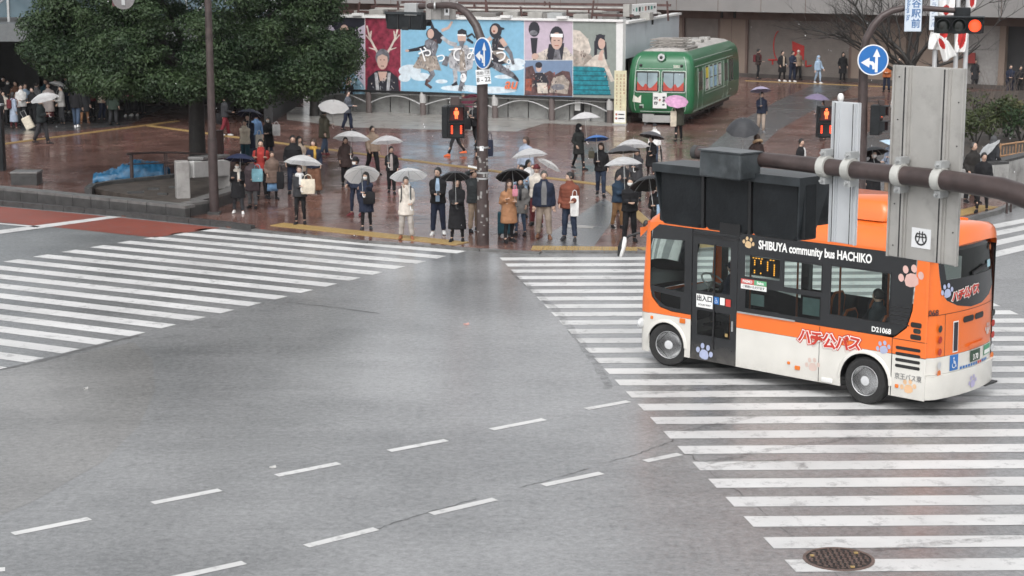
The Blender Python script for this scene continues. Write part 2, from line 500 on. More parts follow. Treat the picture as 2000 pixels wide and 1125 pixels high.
# ------------------------------------------------------------------ road markings
marks = struct(link('road_markings', None))
MZ = .004
def quad_mark(name, a, b, c, d, m=M_WHITE, z=MZ):
    P = [Vector((p[0], p[1], z)) for p in (a, b, c, d)]
    ar = sum(P[i].x * P[(i + 1) % 4].y - P[(i + 1) % 4].x * P[i].y for i in range(4))
    if ar < 0: P = P[::-1]
    # cut into short lengths with slightly ragged edges, as sprayed thermoplastic has
    return MB().sheet(P).obj(name, m, marks)
def v2(p): return Vector((p.x, p.y)) if hasattr(p, 'z') else Vector(p)
def isect(p, d, q, e):
    c = d.x * e.y - d.y * e.x
    t = ((q.x - p.x) * e.y - (q.y - p.y) * e.x) / c
    return p + d * t
# crossing on the right (stripes run left-right in the picture)
A = v2(gp(975.8, 503.3)); B = v2(gp(1490.6, 1049.6)); step = (B - A) / 25
Rr0 = v2(gp(1985, 612)); Rrd = step.normalized()
Rr0 = Rr0 + Vector((0, 0))
sd = Vector((1, .022)).normalized(); sn = Vector((sd.y, -sd.x))
for k in range(0, 32):
    p = A + step * k
    q = p + sn * .45 / abs(sn.dot(Vector((0, -1)))) * 1.0
    q = isect(p + sn * .45, sd, A, step.normalized())
    a2 = isect(p, sd, Rr0, Rrd); b2 = isect(q, sd, Rr0, Rrd)
    quad_mark('crossing_stripe', p, a2, b2, q)
# crossing on the left
L0 = v2(gp(401, 446)); L7 = v2(gp(35, 506.5)); T0 = v2(gp(660, 554)); T1 = v2(gp(19, 716.5))
bd = (v2(gp(905, 490)) - L0).normalized(); st = (L7 - L0) / 7; bn = Vector((bd.y, -bd.x))
if bn.dot(st) < 0: bn = -bn
ld = st.normalized(); td = (T1 - T0).normalized()
for k in range(0, 30):
    p = L0 + st * k; q = p + bn * .45
    p1 = isect(p, bd, T0, td); q1 = isect(q, bd, T0, td); q0 = isect(q, bd, L0, ld)
    quad_mark('crossing_stripe', p, p1, q1, q0)
# crossing leading away on the far right
for k, (x0, y0, x1, y1) in enumerate(((1868, 452, 2000, 427), (1890, 462.5, 2000, 440.5), (1905, 478.5, 2000, 458), (1915, 498, 2000, 478))):
    a = v2(gp(x0, y0)); b = v2(gp(x1, y1)); d = (b - a).normalized(); n = Vector((d.y, -d.x)); b = b + d * 5
    quad_mark('crossing_stripe', a, b, b + n * .45, a + n * .45)
# lane dashes
for x0, y0, x1, y1 in ((25, 1043, 175, 1013), (298, 983, 430, 957), (540, 929, 662, 905), (760, 881, 872, 860), (960, 839, 1063, 819), (1145, 799, 1228, 784),
                       (330, 1131, 477, 1099), (598, 1067, 735, 1033), (842, 1004, 967, 975), (1061, 948, 1175, 924), (1260, 901, 1328, 887), (-60, 1118, 10, 1112)):
    a = v2(gp(x0, y0)); b = v2(gp(x1, y1)); d = (b - a).normalized(); n = Vector((-d.y, d.x)) * .075
    quad_mark('lane_dash', a + n, b + n, b - n, a - n)
# bus lane, stop line
P = [gp(-260, 382, MZ), gp(0, 403.5, MZ), gp(215, 423, MZ), gp(431, 445, MZ), gp(352, 456, MZ), gp(303, 464, MZ), gp(130, 446, MZ), gp(-5, 434, MZ), gp(-260, 406, MZ)]
MB().sheet(P[::-1]).obj('bus_lane', M_REDLANE, marks)
quad_mark('stop_line', xy(-120, 474), xy(236, 424.5), xy(214, 422.5), xy(-120, 465), z=MZ * 2)
quad_mark('lane_line', xy(-100, 428), xy(78, 442.5), xy(74, 444.5), xy(-100, 430), z=MZ * 2)
# dark joints and cracks in the asphalt
def crack(pts, w0, w1, m, name='crack'):
    P = [v2(gp(*p)) for p in pts]; Q = []
    for a, b in zip(P[:-1], P[1:]):
        for i in range(10): Q.append(a + (b - a) * i / 10)
    Q.append(P[-1]); L = []; Rr = []
    for i, p in enumerate(Q):
        d = (Q[min(i + 1, len(Q) - 1)] - Q[max(0, i - 1)]).normalized(); n = Vector((-d.y, d.x))
        j = n * rnd.uniform(-.028, .028); w = rnd.uniform(w0, w1)
        L.append((*(p + j + n * w), .003)); Rr.append((*(p + j - n * w), .003))
    mb = MB(); k = len(Q)
    mb.add(L + Rr, [(k + i, k + i + 1, i + 1, i) for i in range(k - 1)])
    return mb.obj(name, m, road)
M_TAR = mat('crack_tar', (.075, .075, .077), .4, 0, .4, 8)
M_TAR2 = mat('worn_joint', (.10, .10, .10), .45, 0, .4, 8)
for seg in ([(690, 1050), (760, 1024), (840, 1000), (930, 974)], [(1010, 954), (1080, 935), (1150, 915)], [(1190, 903), (1250, 885), (1318, 859)]): crack(seg, .002, .013, M_TAR)
crack([(-20, 727), (80, 705), (190, 676), (270, 655)], .02, .09, M_TAR2)
crack([(560, 590), (650, 600), (740, 612)], .01, .05, M_TAR2)
crack([(1330, 870), (1365, 905), (1440, 960), (1640, 1125)], .002, .012, M_TAR2)
# tyre marks on the right crossing
M_SKID, nt_, b_, out_ = nodes_of('tyre_mark')            # a broken film of rubber
b_.inputs['Base Color'].default_value = (.05, .05, .05, 1)
n_ = noise_node(nt_, 5, 8, .8); r_n = ramp(nt_, n_.outputs['Fac'], [(.42, 0.0), (.75, .55)])
t_n = nt_.nodes.new('ShaderNodeBsdfTransparent'); m_n = nt_.nodes.new('ShaderNodeMixShader')
nt_.links.new(r_n.outputs['Color'], m_n.inputs[0]); nt_.links.new(t_n.outputs[0], m_n.inputs[1]); nt_.links.new(b_.outputs[0], m_n.inputs[2]); nt_.links.new(m_n.outputs[0], out_.inputs['Surface'])
for pts in ([(1390, 914), (1450, 906), (1530, 900)], [(1330, 845), (1400, 830), (1480, 812)], [(1560, 905), (1570, 918)], [(1240, 770), (1330, 765), (1450, 752)], [(1000, 530), (1090, 610), (1170, 720), (1190, 760)], [(1380, 905), (1500, 880), (1700, 850)], [(1700, 1075), (1850, 1060), (2000, 1048)]):
    c = crack(pts, .07, .09, M_SKID, 'tyre_mark'); c.location.z = .005

# manhole cover
c = gp(1638, 1093)
mh = thing('manhole_cover', 'round rusty iron manhole cover with a grid pattern in the road by the crossing', 'manhole cover', (c.x, c.y, 0))
M_IRON = mat('rusty_iron', (.15, .105, .09), .5, .3, .35, 7, .3, 30, dirt=.6, dirtcol=(.14, .12, .1))
MB().tube([(0, 0, -.01), (0, 0, .010)], [.43, .43], 40).obj('cover', mat('dark_iron', (.018, .015, .014), .45, .3, .3, 8), mh)
mb = MB()
ring = lambda r, z: [Vector((r * math.cos(2 * math.pi * i / 40), r * math.sin(2 * math.pi * i / 40), z)) for i in range(40)]
mb.loft([ring(.44, 0), ring(.44, .016), ring(.40, .016), ring(.40, .008)], False); mb.obj('rim', M_IRON, mh)
mb = MB()
for i in range(-5, 6):
    for j in range(-5, 6):
        if math.hypot(i, j) < 5.1: mb.box(i * .069, j * .069, .014, .05 if (i + j) % 2 else .022, .022 if (i + j) % 2 else .05, .012)
mb.obj('tread_pattern', M_IRON, mh)['kind'] = 'stuff'
for a in (40, 160, 290): MB().box(.33 * math.cos(R(a)), .33 * math.sin(R(a)), .016, .05, .05, .014).obj('keyhole_marker', M_YEL, mh)
# litter on the road
def scrap(px, py, w, h, rgb, label):
    c = gp(px, py); mb = MB(); n = 7
    top = [(c.x + w * (.5 + .12 * math.sin(i * 2.3)) * math.cos(2 * math.pi * i / n), c.y + h * math.sin(2 * math.pi * i / n), .02 + .02 * math.sin(i * 1.7)) for i in range(n)]
    mb.add(top + [(p[0], p[1], .003) for p in top], [tuple(range(n))] + [(n + i, n + (i + 1) % n, (i + 1) % n, i) for i in range(n)])
    tag(mb.obj('paper_scrap', mat('scrap_%d' % px, rgb, .6), None), label, 'litter')
scrap(911, 634, .12, .05, (.5, .3, .27), 'crumpled pinkish paper scrap lying in the middle of the road')
scrap(168, 760, .08, .04, (.42, .42, .41), 'white paper scrap lying on the road at the left')
scrap(533, 914, .10, .02, (.42, .42, .41), 'thin white paper scrap lying beside a lane dash')

# ------------------------------------------------------------------ raised planter at the left kerb
pl = thing('planter', 'low dark stone planter wall with soil bed round the tree at left kerb', 'planter', gp(345, 420), 0)
def PL(p): return Vector(p) - pl.location
W = [gp(-700, 322), gp(-200, 372), gp(0, 392), gp(345, 428), gp(372, 424), gp(452, 398), gp(470, 385)]
def wall_run(W, h, thick, cap_w, parent, base, mwall, mcap, step=.75):
    for p, d in along([(q.x, q.y) for q in W], step):
        n = Vector((-d.y, d.x)); M = Matrix.Rotation(math.atan2(d.y, d.x), 3, 'Z')
        c = p + d * step / 2
        if c.x < -21: continue
        MB().box(c.x - base.x, c.y - base.y, h / 2, step - .015, thick, h, M=M).obj('wall_block', mwall, parent)
        c2 = c + n * (cap_w - thick) / 2
        MB().box(c2.x - base.x, c2.y - base.y, h + .04 + rnd.uniform(-.004, .004), step - .02, cap_w, .08, M=M).obj('cap_stone', mcap, parent)
wall_run(W, .34, .2, .42, pl, pl.location, M_STONE, M_STONETOP)
bed = [PL(gp(*p, .36)) for p in ((180, 366), (345, 397), (372, 394), (452, 372), (462, 345), (420, 332), (330, 346), (230, 352))]
MB().prism([(p.x, p.y) for p in bed], 0, .34).obj('soil_bed', M_SOIL, pl)
rim = [gp(*p, .36) for p in ((172, 371), (182, 364), (215, 358), (262, 353), (330, 346), (385, 338), (430, 334))]
for a, b in zip(rim[:-1], rim[1:]):
    k = max(1, round((b - a).length / .7))
    for i in range(k):
        p = a + (b - a) * i / k; q = a + (b - a) * (i + .97) / k
        MB().beam(PL((p.x, p.y, .22)), PL((q.x, q.y, .22)), .22, .44).obj('rim_stone', M_STONE, pl)
# blocks of rubble / leaves in the bed
for px, py, w in ((265, 375, .5), (300, 368, .35), (318, 378, .3), (340, 365, .3)):
    c = PL(gp(px, py, .38)); MB().box(c.x, c.y, .37, w, .12, .06, M=Matrix.Rotation(rnd.uniform(-.3, .3), 3, 'Z')).obj('flat_stone', M_STONE, pl)

# rail round the bed
rl = thing('handrail', 'low brown metal handrail bent round the tree bed', 'railing', gp(258, 355, .05))
def RL(p): return Vector(p) - rl.location
Yr = 57.2
MB().tube([RL(dp(x, y, Yr + dy)) for x, y, dy in ((247, 301, -.3), (258, 300, 0), (300, 298, .5), (340, 298, .8), (400, 301, 1.0), (420, 303, 1.0))], .035, 8).obj('top_rail', M_BROWN, rl, 60)
MB().tube([RL(dp(x, y, Yr + dy)) for x, y, dy in ((250, 321, 0), (300, 319, .5), (350, 318, .8), (415, 320, 1.0))], .022, 6).obj('mid_rail', M_BROWN, rl, 60)
for x, dy, r in ((256, 0, .06), (321, .65, .022), (325, .68, .022), (400, 1.0, .03)):
    t = dp(x, 300, Yr + dy); MB().tube([RL((t.x, t.y, .3)), RL(t)], r, 8).obj('post', M_BROWN, rl, 60)

# blue tarp
tarp_c = gp(255, 350, .2)
mb = MB(); nu, nv = 70, 26
rows = []
for j in range(nv + 1):
    row = []
    for i in range(nu + 1):
        u = i / nu; a = math.pi * j / nv
        hgt = (.28 + .34 * min(1, u * 1.6)) * (1 - .12 * math.sin(u * 9)) * (1 if u < .94 else .75)
        x = -1.22 + 2.4 * u; y = .42 * math.cos(a) + .25 * u
        z = hgt * max(0, math.sin(a)) ** .7
        nn = noise.noise(Vector((x * 3, y * 4, z * 5))) * .09 + noise.noise(Vector((x * 9, y * 9, z * 9))) * .07 + noise.noise(Vector((x * 19, y * 19, z * 17))) * .04
        row.append(Vector((x, y + nn * .5, max(0, z + nn))))
    rows.append(row)
mb.loft(rows, True, closed=False)
tp = mb.obj('blue_tarp', mat('blue_tarp', (.02, .125, .25), .35, 0, .35, 5, .5, 14), None, 40)
tp.location = (tarp_c.x + .0, tarp_c.y + .25, .1); tp.rotation_euler = (0, 0, R(4))
tag(tp, 'crumpled blue tarp covering a pile beside the handrail', 'tarp')

# stone monument with lintel
mo = thing('stone_monument', 'weathered pale stone lintel on two square posts in the tree bed', 'stone monument', gp(358, 398))
def MO(p): return Vector(p) - mo.location
a = gp(358, 401); Ya = a.y
def post(px, pyb, pyt, w, m, parent, org):
    b = gp(px, pyb); z = dp(px, pyt, b.y).z
    bevel(MB().box(b.x - org.x, b.y - org.y, z / 2, w, w, z, M=Matrix.Rotation(R(18), 3, 'Z')).obj('post', m, parent), .03)
    return b, z
b1, z1 = post(358, 408, 314, .40, M_CONC, mo, mo.location)
b2, z2 = post(437, 388, 326, .38, M_CONC, mo, mo.location)
bevel(MB().beam(MO((b1.x + .2, b1.y + .15, z1 - .28)), MO((b2.x + .1, b2.y, z2 - .02)), .3, .5).obj('lintel', mat('pale_weathered_stone', (.42, .42, .41), .4, 0, .25, 2.5, .3, 14, dirt=.6, dirtcol=(.12, .12, .11)), mo), .03)
bevel(MB().beam(MO((b1.x + .3, b1.y + .6, z1 + .0)), MO((b2.x - .1, b2.y + .6, z2 + .28)), .5, .1).obj('capstone', M_STONETOP, mo), .02)
# block on the left, kiosk sign, brown box
c = gp(48, 364)
sb = thing('stone_block', 'dark low stone block with pale top at far left of planter', 'stone block', c)
bevel(MB().box(0, .3, .2, .86, .7, .4).obj('base', M_STONE, sb), .02)
bevel(MB().box(0, .3, .44, .9, .74, .08).obj('cap_stone', M_STONETOP, sb), .02)
c = gp(2, 335)
ks = thing('sign_pillar', 'dark sign pillar with green plate at the left edge', 'sign pillar', c)
bevel(MB().box(-.1, 0, 1.15, .5, .35, 2.3).obj('body', M_DKGREY, ks), .02)
MB().box(.0, -.18, 1.75, .18, .012, .2).obj('green_plate', mat('sign_green', (.03, .16, .09), .4), ks)
MB().box(-.1, 0, 2.33, .54, .39, .06).obj('lid', M_GREYM, ks)
c = gp(431, 330, PZ)
bx = thing('utility_box', 'dark reddish brown utility cabinet behind the street lamp post', 'utility box', c)
bevel(MB().box(0, .0, .72, .24, .3, 1.3).obj('body', mat('box_brown', (.06, .025, .022), .4), bx), .02)
MB().box(0, 0, .04, .3, .36, .08).obj('base', M_STONE, bx)
MB().box(0, -.155, .75, .18, .012, 1.1).obj('door', mat('box_brown2', (.075, .03, .026), .4), bx)

# ------------------------------------------------------------------ planter at the right
pr = thing('planter', 'curved grey stone planter wall with dark cap at the right edge', 'planter', gp(1900, 392))
W = [gp(*p) for p in ((1846, 352), (1880, 385), (1935, 380), (1985, 366), (2080, 340), (2300, 300))]
wall_run(W, .95, .25, .4, pr, pr.location, M_CONCWALL, M_STONE, .62)
pts = [(p.x - pr.location.x, p.y - pr.location.y) for p in W] + [(gp(2300, 190).x - pr.location.x, gp(2300, 190).y - pr.location.y), (gp(1870, 200).x - pr.location.x, gp(1870, 200).y - pr.location.y)]
MB().prism(pts, 0, .55).obj('soil_bed', M_SOIL, pr)
fn = thing('bamboo_fence', 'low tan bamboo fence on the right planter', 'fence', gp(1958, 318, .9))
M_BAM = mat('bamboo', (.34, .2, .11), .5, 0, .25, 8)
f0 = dp(1953, 312, 60.5); f1 = dp(2100, 290, 62.5)
for k in range(2):
    MB().tube([f0 - fn.location + Vector((0, 0, .12 + .38 * k)), f1 - fn.location + Vector((0, 0, .12 + .38 * k))], .035, 7).obj('rail', M_BAM, fn, 60)
for i in range(26):
    p = f0 + (f1 - f0) * i / 25 - fn.location
    if i % 5 == 0: MB().tube([p + Vector((0, 0, -.5)), p + Vector((0, 0, .55))], .035, 6).obj('post', M_BAM, fn, 60)
    else: MB().tube([p + Vector((0, -.03, -.1)), p + Vector((0, -.03, .42))], .016, 5).obj('picket', M_BAM, fn, 60)
for px, py, dx in ((1966, 417, 0), (1974, 414, 1)):
    c = gp(px, py)
    bo = thing('bollard', 'thin dark brown post by the right kerb, %s of the two' % ('left' if dx == 0 else 'right'), 'bollard', c, group='thin posts by the right kerb')
    MB().tube([(0, 0, 0), (0, 0, .82)], .035, 8).obj('post', M_BROWN, bo, 60)
    MB().tube([(0, 0, .82), (0, 0, .86)], [.045, .03], 8).obj('cap', M_BROWN, bo, 60)
# ------------------------------------------------------------------ far station building
M_BEIGE = mat('beige_render', (.225, .175, .142), .7, 0, .12, .6, .1, 10, dirt=.35, dirtcol=(.14, .11, .09), dscale=.6)
M_BAND = mat('grey_fascia', (.235, .228, .222), .6, 0, .08, .8, 0, 10, dirt=.3, dirtcol=(.22, .2, .19), dscale=.8)
M_LINTEL = mat('brown_lintel', (.13, .09, .075), .6, 0, .2, 1)
M_SHUT = mat('roller_shutter', (.205, .18, .163), .5, .1, .1, 2)
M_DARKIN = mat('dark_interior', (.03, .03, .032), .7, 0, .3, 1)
M_PLINTH = mat('plinth', (.07, .06, .055), .5, 0, .2, 2)
M_FAR = mat('upper_facade', (.16, .15, .145), .6, 0, .15, .3)
wA = gp(1330, 145.5); wB = gp(1745, 166)
wd = (wB - wA).normalized(); wn_ = Vector((wd.y, -wd.x, 0))       # facing the plaza
fb = thing('station_building', 'long beige station building with roller shutters behind the plaza', 'building', wA, math.atan2(wd.y, wd.x))
# local frame: x along the wall, -y out towards the plaza
def wx(px):
    """distance along the wall at which the photo column px meets it"""
    q = plane_pt(px, 120, wA, wn_); return (q - wA).dot(wd)
def wz(px, py): return plane_pt(px, py, wA, wn_).z
XL, XR = -34.0, 62.0
z_sh = wz(1560, 41); z_lin = wz(1560, 23)
ops = [(wx(1333), wx(1403)), (wx(1457), wx(1660)), ]
ops2 = [(wx(1768), wx(1790)), (wx(1882), wx(1950)), (wx(1962), wx(2120))]
# wall with openings, 0.3 thick
mb = MB(); xs = [XL]
cuts = sorted(ops + ops2)
for a, b in cuts:
    mb.box((xs[-1] + a) / 2, .2, z_sh / 2, a - xs[-1], .4, z_sh); xs.append(b)
mb.box((xs[-1] + XR) / 2, .2, z_sh / 2, XR - xs[-1], .4, z_sh)
mb.obj('wall', M_BEIGE, fb)
MB().box((XL + XR) / 2, .22, (z_sh + z_lin + .3) / 2, XR - XL, .44, z_lin + .3 - z_sh).obj('lintel', M_LINTEL, fb)
for x in [XL + 4.2 * i for i in range(1, 22)]:
    if any(a - .1 < x < b + .1 for a, b in cuts): continue
    MB().box(x, -.006, z_sh / 2, .03, .012, z_sh - .02).obj('panel_joint', M_LINTEL, fb)
for a, b in ops:
    n = 34; mb = MB()
    for i in range(n):
        z = .05 + (z_sh - .05) * (i + .5) / n
        mb.box((a + b) / 2, .16, z, b - a, .05, (z_sh / n) * .8)
    mb.box((a + b) / 2, .2, z_sh / 2, b - a, .04, z_sh)
    sh = mb.obj('roller_shutter', M_SHUT, fb); sh['kind'] = 'stuff'
    for x in (a, b): MB().box(x, .08, z_sh / 2, .16, .2, z_sh).obj('shutter_guide', M_LINTEL, fb)
for k, (a, b) in enumerate(ops2):
    MB().box((a + b) / 2, .34, z_sh / 2, b - a, .04, z_sh).obj('doorway', (M_LINTEL, mat('pale_grey_wall', (.30, .29, .28), .6), M_DARKIN)[k], fb)
MB().box((XL + XR) / 2, -.02, .14, XR - XL, .05, .28).obj('plinth', M_PLINTH, fb)
mb = MB(); mb.box((XL + XR) / 2, -1.0, z_lin + .85, XR - XL, 2.4, 1.7); mb.obj('fascia', M_BAND, fb)
for x in [XL + 3.1 * i + 1 for i in range(1, 30)]:
    MB().box(x, -2.205, z_lin + .85, .03, .012, 1.66).obj('fascia_joint', M_LINTEL, fb)
MB().box((XL + XR) / 2, -2.15, z_lin + 1.78, XR - XL, .3, .16).obj('fascia_coping', M_LINTEL, fb)
MB().box((XL + XR) / 2, 3.2, 9.0, XR - XL, 6, 8).obj('upper_wall', M_FAR, fb)
M_WINFAR = mat('far_window_glass', (.05, .06, .07), .12, 0, .3, .4)
for r_ in range(2):
    for i in range(22):
        MB().box(XL + 4 + i * 4.2, .19, 8.0 + r_ * 3.2, 2.9, .06, 1.7).obj('window', M_WINFAR, fb)
# hanging lamps/brackets under the fascia and shutter graffiti-like red print
M_REDPR = mat('red_print', (.42, .03, .025), .5)
def onwall(px, py, off=.105):
    q = plane_pt(px, py, wA + wn_ * off, wn_); L = q - wA
    return Vector((L.dot(wd), -off, q.z))
def wall_print(parent, pts, m, off, name):
    P = [onwall(*p, off) for p in pts]
    return MB().sheet(P).obj(name, m, parent)
# red emblem on the big shutter: a tall flag shape, an arc and letter strokes
wall_print(fb, [(1547, 80), (1571, 90), (1570, 118), (1560, 112), (1548, 112)], M_REDPR, -.12, 'red_shutter_print')
mb = MB()
arc = [onwall(1523 + 12 * math.cos(R(a)), 90 + 30 * math.sin(R(a)), -.12) for a in range(100, 262, 12)]
mb.tube(arc, .035, 5)
for a, b in (((1501, 117), (1517, 117)), ((1509, 117), (1509, 126)), ((1560, 122), (1562, 132)), ((1574, 118), (1574, 130)), ((1574, 130), (1585, 128))):
    mb.tube([onwall(*a, -.12), onwall(*b, -.12)], .05, 5)
mb.obj('red_shutter_print', M_REDPR, fb)['kind'] = 'stuff'
for px in (1415, 1440, 1840):
    q = onwall(px, 30, .3); MB().box(q.x, -.6, z_lin - .2, .12, .12, .5).obj('hanging_bracket', M_BLACK, fb)
q = onwall(1893, 113, .02)
MB().box(q.x, -.03, q.z, .75, .05, .6).obj('notice', mat('notice_red', (.25, .04, .035), .5), fb)

# ------------------------------------------------------------------ advertisement board
b0 = gp(718, 222); b1 = gp(1190, 242)
bd_ = (b1 - b0).normalized(); bnrm = Vector((bd_.y, -bd_.x, 0))
BO = b0 + bd_ * 0.0
def bpt(px, py, off=0.0):
    q = plane_pt(px, py, BO + bnrm * off, bnrm); L = q - BO
    return (L.dot(bd_), q.z)
xr, _z = bpt(1205, 100); xl = bpt(600, 100)[0]
z_top = bpt(1100, 41)[1]; z_bot = bpt(1100, 189)[1]
ad = thing('advertising_board', 'wide advertising board of seven coloured poster panels above a concrete wall', 'billboard', BO, math.atan2(bd_.y, bd_.x))
MB().box((xl + xr) / 2, .16, (z_top + z_bot) / 2, xr - xl, .28, z_top - z_bot).obj('backing', M_WPLAST, ad)
MB().box((xl + xr) / 2 + .1, .14, z_top + .05, xr - xl + .4, .42, .1).obj('top_rail', M_WPLAST, ad)
MB().box((xl + xr) / 2, .15, z_bot - .05, xr - xl, .36, .10).obj('bottom_rail', M_BLACK, ad)
MB().box(xr + .14, .16, (z_top + z_bot) / 2 + .02, .28, .34, z_top - z_bot + .14).obj('end_frame', M_WPLAST, ad)
for px in (700, 885, 990, 1100):
    x = bpt(px, 38)[0]
    MB().box(x, -.05, z_top + .16, .5, .3, .12).obj('floodlight', M_WPLAST, ad)

_layer = [0]
class Print:
    """flat print on the board, drawn in the plane of the board (metres along it, height)"""
    def __init__(s): s.mb = MB(); s.mats = []; _layer[0] = 0
    def mi(s, m):
        if m not in s.mats: s.mats.append(m)
        return s.mats.index(m)
    def poly(s, pts, m):
        _layer[0] += 1; y = .017 - .0005 * _layer[0]
        P = [bpt(*p) for p in pts]
        A = sum(P[i][0] * P[(i + 1) % len(P)][1] - P[(i + 1) % len(P)][0] * P[i][1] for i in range(len(P)))
        if A < 0: P = P[::-1]
        s.mb.panel(P, [], lambda u, v: Vector((u, y, v)), s.mi(m))
    def ell(s, cx, cy, rx, ry, m, rot=0, n=14):
        c, q = math.cos(R(rot)), math.sin(R(rot))
        s.poly([(cx + rx * math.cos(t) * c - ry * math.sin(t) * q, cy + rx * math.cos(t) * q + ry * math.sin(t) * c) for t in [2 * math.pi * i / n for i in range(n)]], m)
    def limb(s, pts, w0, w1, m):
        L = []; Q = []; n = len(pts)
        for i, p in enumerate(pts):
            a = pts[max(0, i - 1)]; b = pts[min(n - 1, i + 1)]; d = math.hypot(b[0] - a[0], b[1] - a[1]) or 1
            nx, ny = -(b[1] - a[1]) / d, (b[0] - a[0]) / d; w = (w0 + (w1 - w0) * i / max(1, n - 1)) / 2
            L.append((p[0] + nx * w, p[1] + ny * w)); Q.append((p[0] - nx * w, p[1] - ny * w))
        s.poly(L + Q[::-1], m)
    def tex(s, cx, cy, rx, ry, n, ms, seed=1, w=1.6):
        """short strokes: folds, straps and plaits of a printed costume"""
        r = random.Random(seed)
        for i in range(n):
            a = r.uniform(0, 6.28); q = math.sqrt(r.random()); x = cx + rx * q * math.cos(a); y = cy + ry * q * math.sin(a); t = r.uniform(-.7, .7) + 1.57; L = r.uniform(2, 6)
            s.limb([(x - L * math.cos(t) / 2, y - L * math.sin(t) / 2), (x + L * math.cos(t) / 2, y + L * math.sin(t) / 2)], w * r.uniform(.6, 1.3), w * .4, r.choice(ms))
    def done(s, name, parent): return s.mb.obj(name, s.mats, parent)

def pr(name, rgb, var=.05): return mat('print_' + name, rgb, .35, 0, min(.7, var * 1.5), 4)
SKY_, CLOUD, LAV, MAR, MAUVE, DUSK, SAGE = pr('sky', (.22, .44, .60)), pr('cloud', (.62, .70, .76), .12), pr('lavender', (.50, .45, .54)), pr('maroon', (.22, .03, .055), .35), pr('mauve', (.50, .42, .50)), pr('dusk', (.17, .24, .36)), pr('sage', (.25, .28, .26))
INK, GREY_, GREY2, CREAM, FLESH, TAN, TEAL, TEALD, BRN, WHT, ORG, STEELB, RUST = pr('ink', (.025, .025, .035)), pr('grey', (.16, .16, .18), .4), pr('pale_grey', (.40, .40, .42), .3), pr('cream', (.58, .52, .46), .2), pr('flesh', (.55, .38, .32)), pr('tan', (.36, .31, .27), .3), pr('teal', (.015, .20, .25), .3), pr('dark_teal', (.008, .06, .09)), pr('brown', (.10, .055, .055), .5), pr('white', (.85, .85, .86)), pr('orange', (.75, .19, .08)), pr('steel_blue', (.2, .33, .42), .4), pr('rust', (.30, .09, .06), .3)

def panel_rect(x0, y0t, x1, y1b):
    """photo columns x0..x1; top / bottom follow the board's own edges"""
    def yy(x, z):  # photo row of height z at column x
        q0 = bpt(x, 100); d = None
        lo, hi = -100, 400
        for _ in range(40):
            mid = (lo + hi) / 2
            if bpt(x, mid)[1] > z: lo = mid
            else: hi = mid
        return lo
    zt = z_top if y0t is None else None; zb = z_bot if y1b is None else None
    return [(x0, yy(x0, zt) if zt else y0t), (x1, yy(x1, zt) if zt else y0t), (x1, yy(x1, zb) if zb else y1b), (x0, yy(x0, zb) if zb else y1b)]

p = Print(); p.poly(panel_rect(600, None, 712, None), LAV)
p.poly([(640, 40), (668, 34), (712, 36), (712, 48), (690, 60), (668, 78)], INK); p.ell(672, 62, 9, 14, FLESH); p.limb([(688, 68), (697, 82), (690, 92)], 4, 2, INK)
p.poly([(664, 182), (672, 150), (690, 140), (712, 170), (712, 184)], STEELB); p.ell(681, 160, 6, 9, FLESH); p.poly([(672, 184), (674, 166), (690, 166), (692, 184)], INK)
p.tex(690, 162, 18, 20, 24, (WHT, SKY_, GREY_), 15)
p.done('poster_panel', ad)
p = Print(); p.poly(panel_rect(713, None, 782, None), MAR)
for sgn in (-1, 1):
    p.limb([(747 + 8 * sgn, 106), (747 + 17 * sgn, 90), (747 + 25 * sgn, 74), (747 + 31 * sgn, 50)], 4.5, 3, CREAM)
    p.limb([(747 + 20 * sgn, 84), (747 + 33 * sgn, 68)], 3, 2, CREAM); p.limb([(747 + 24 * sgn, 74), (747 + 22 * sgn, 60)], 3, 2, CREAM)
    p.limb([(747 + 12 * sgn, 98), (747 + 27 * sgn, 93)], 3, 1.5, CREAM)
p.poly([(716, 180), (718, 152), (735, 138), (760, 138), (777, 152), (780, 182)], INK)
p.limb([(734, 142), (738, 182)], 6, 6, GREY2); p.limb([(760, 142), (757, 182)], 6, 6, GREY2); p.poly([(738, 140), (756, 140), (752, 158), (742, 158)], FLESH)
p.tex(747, 165, 24, 14, 26, (GREY2, INK, CREAM, GREY_), 2); p.ell(747, 112, 14, 17, GREY_); p.ell(747, 119, 10.5, 17, FLESH); p.poly([(735, 112), (738, 100), (756, 100), (759, 112), (747, 106)], GREY_)
p.limb([(742, 117), (745, 117)], 1.6, 1.6, BRN); p.limb([(749, 117), (752, 117)], 1.6, 1.6, BRN); p.limb([(744, 129), (750, 129)], 1.5, 1.5, BRN)
p.done('poster_panel', ad)

p = Print(); p.poly(panel_rect(783, None, 1023, None), SKY_)
for cx, cy, rx, ry in ((800, 138, 22, 12), (822, 150, 20, 8), (790, 152, 12, 8), (862, 159, 12, 4), (1010, 122, 16, 8), (1000, 132, 24, 6), (900, 172, 40, 6), (960, 176, 50, 7), (985, 150, 20, 4)): p.ell(cx, cy, rx, ry, CLOUD)
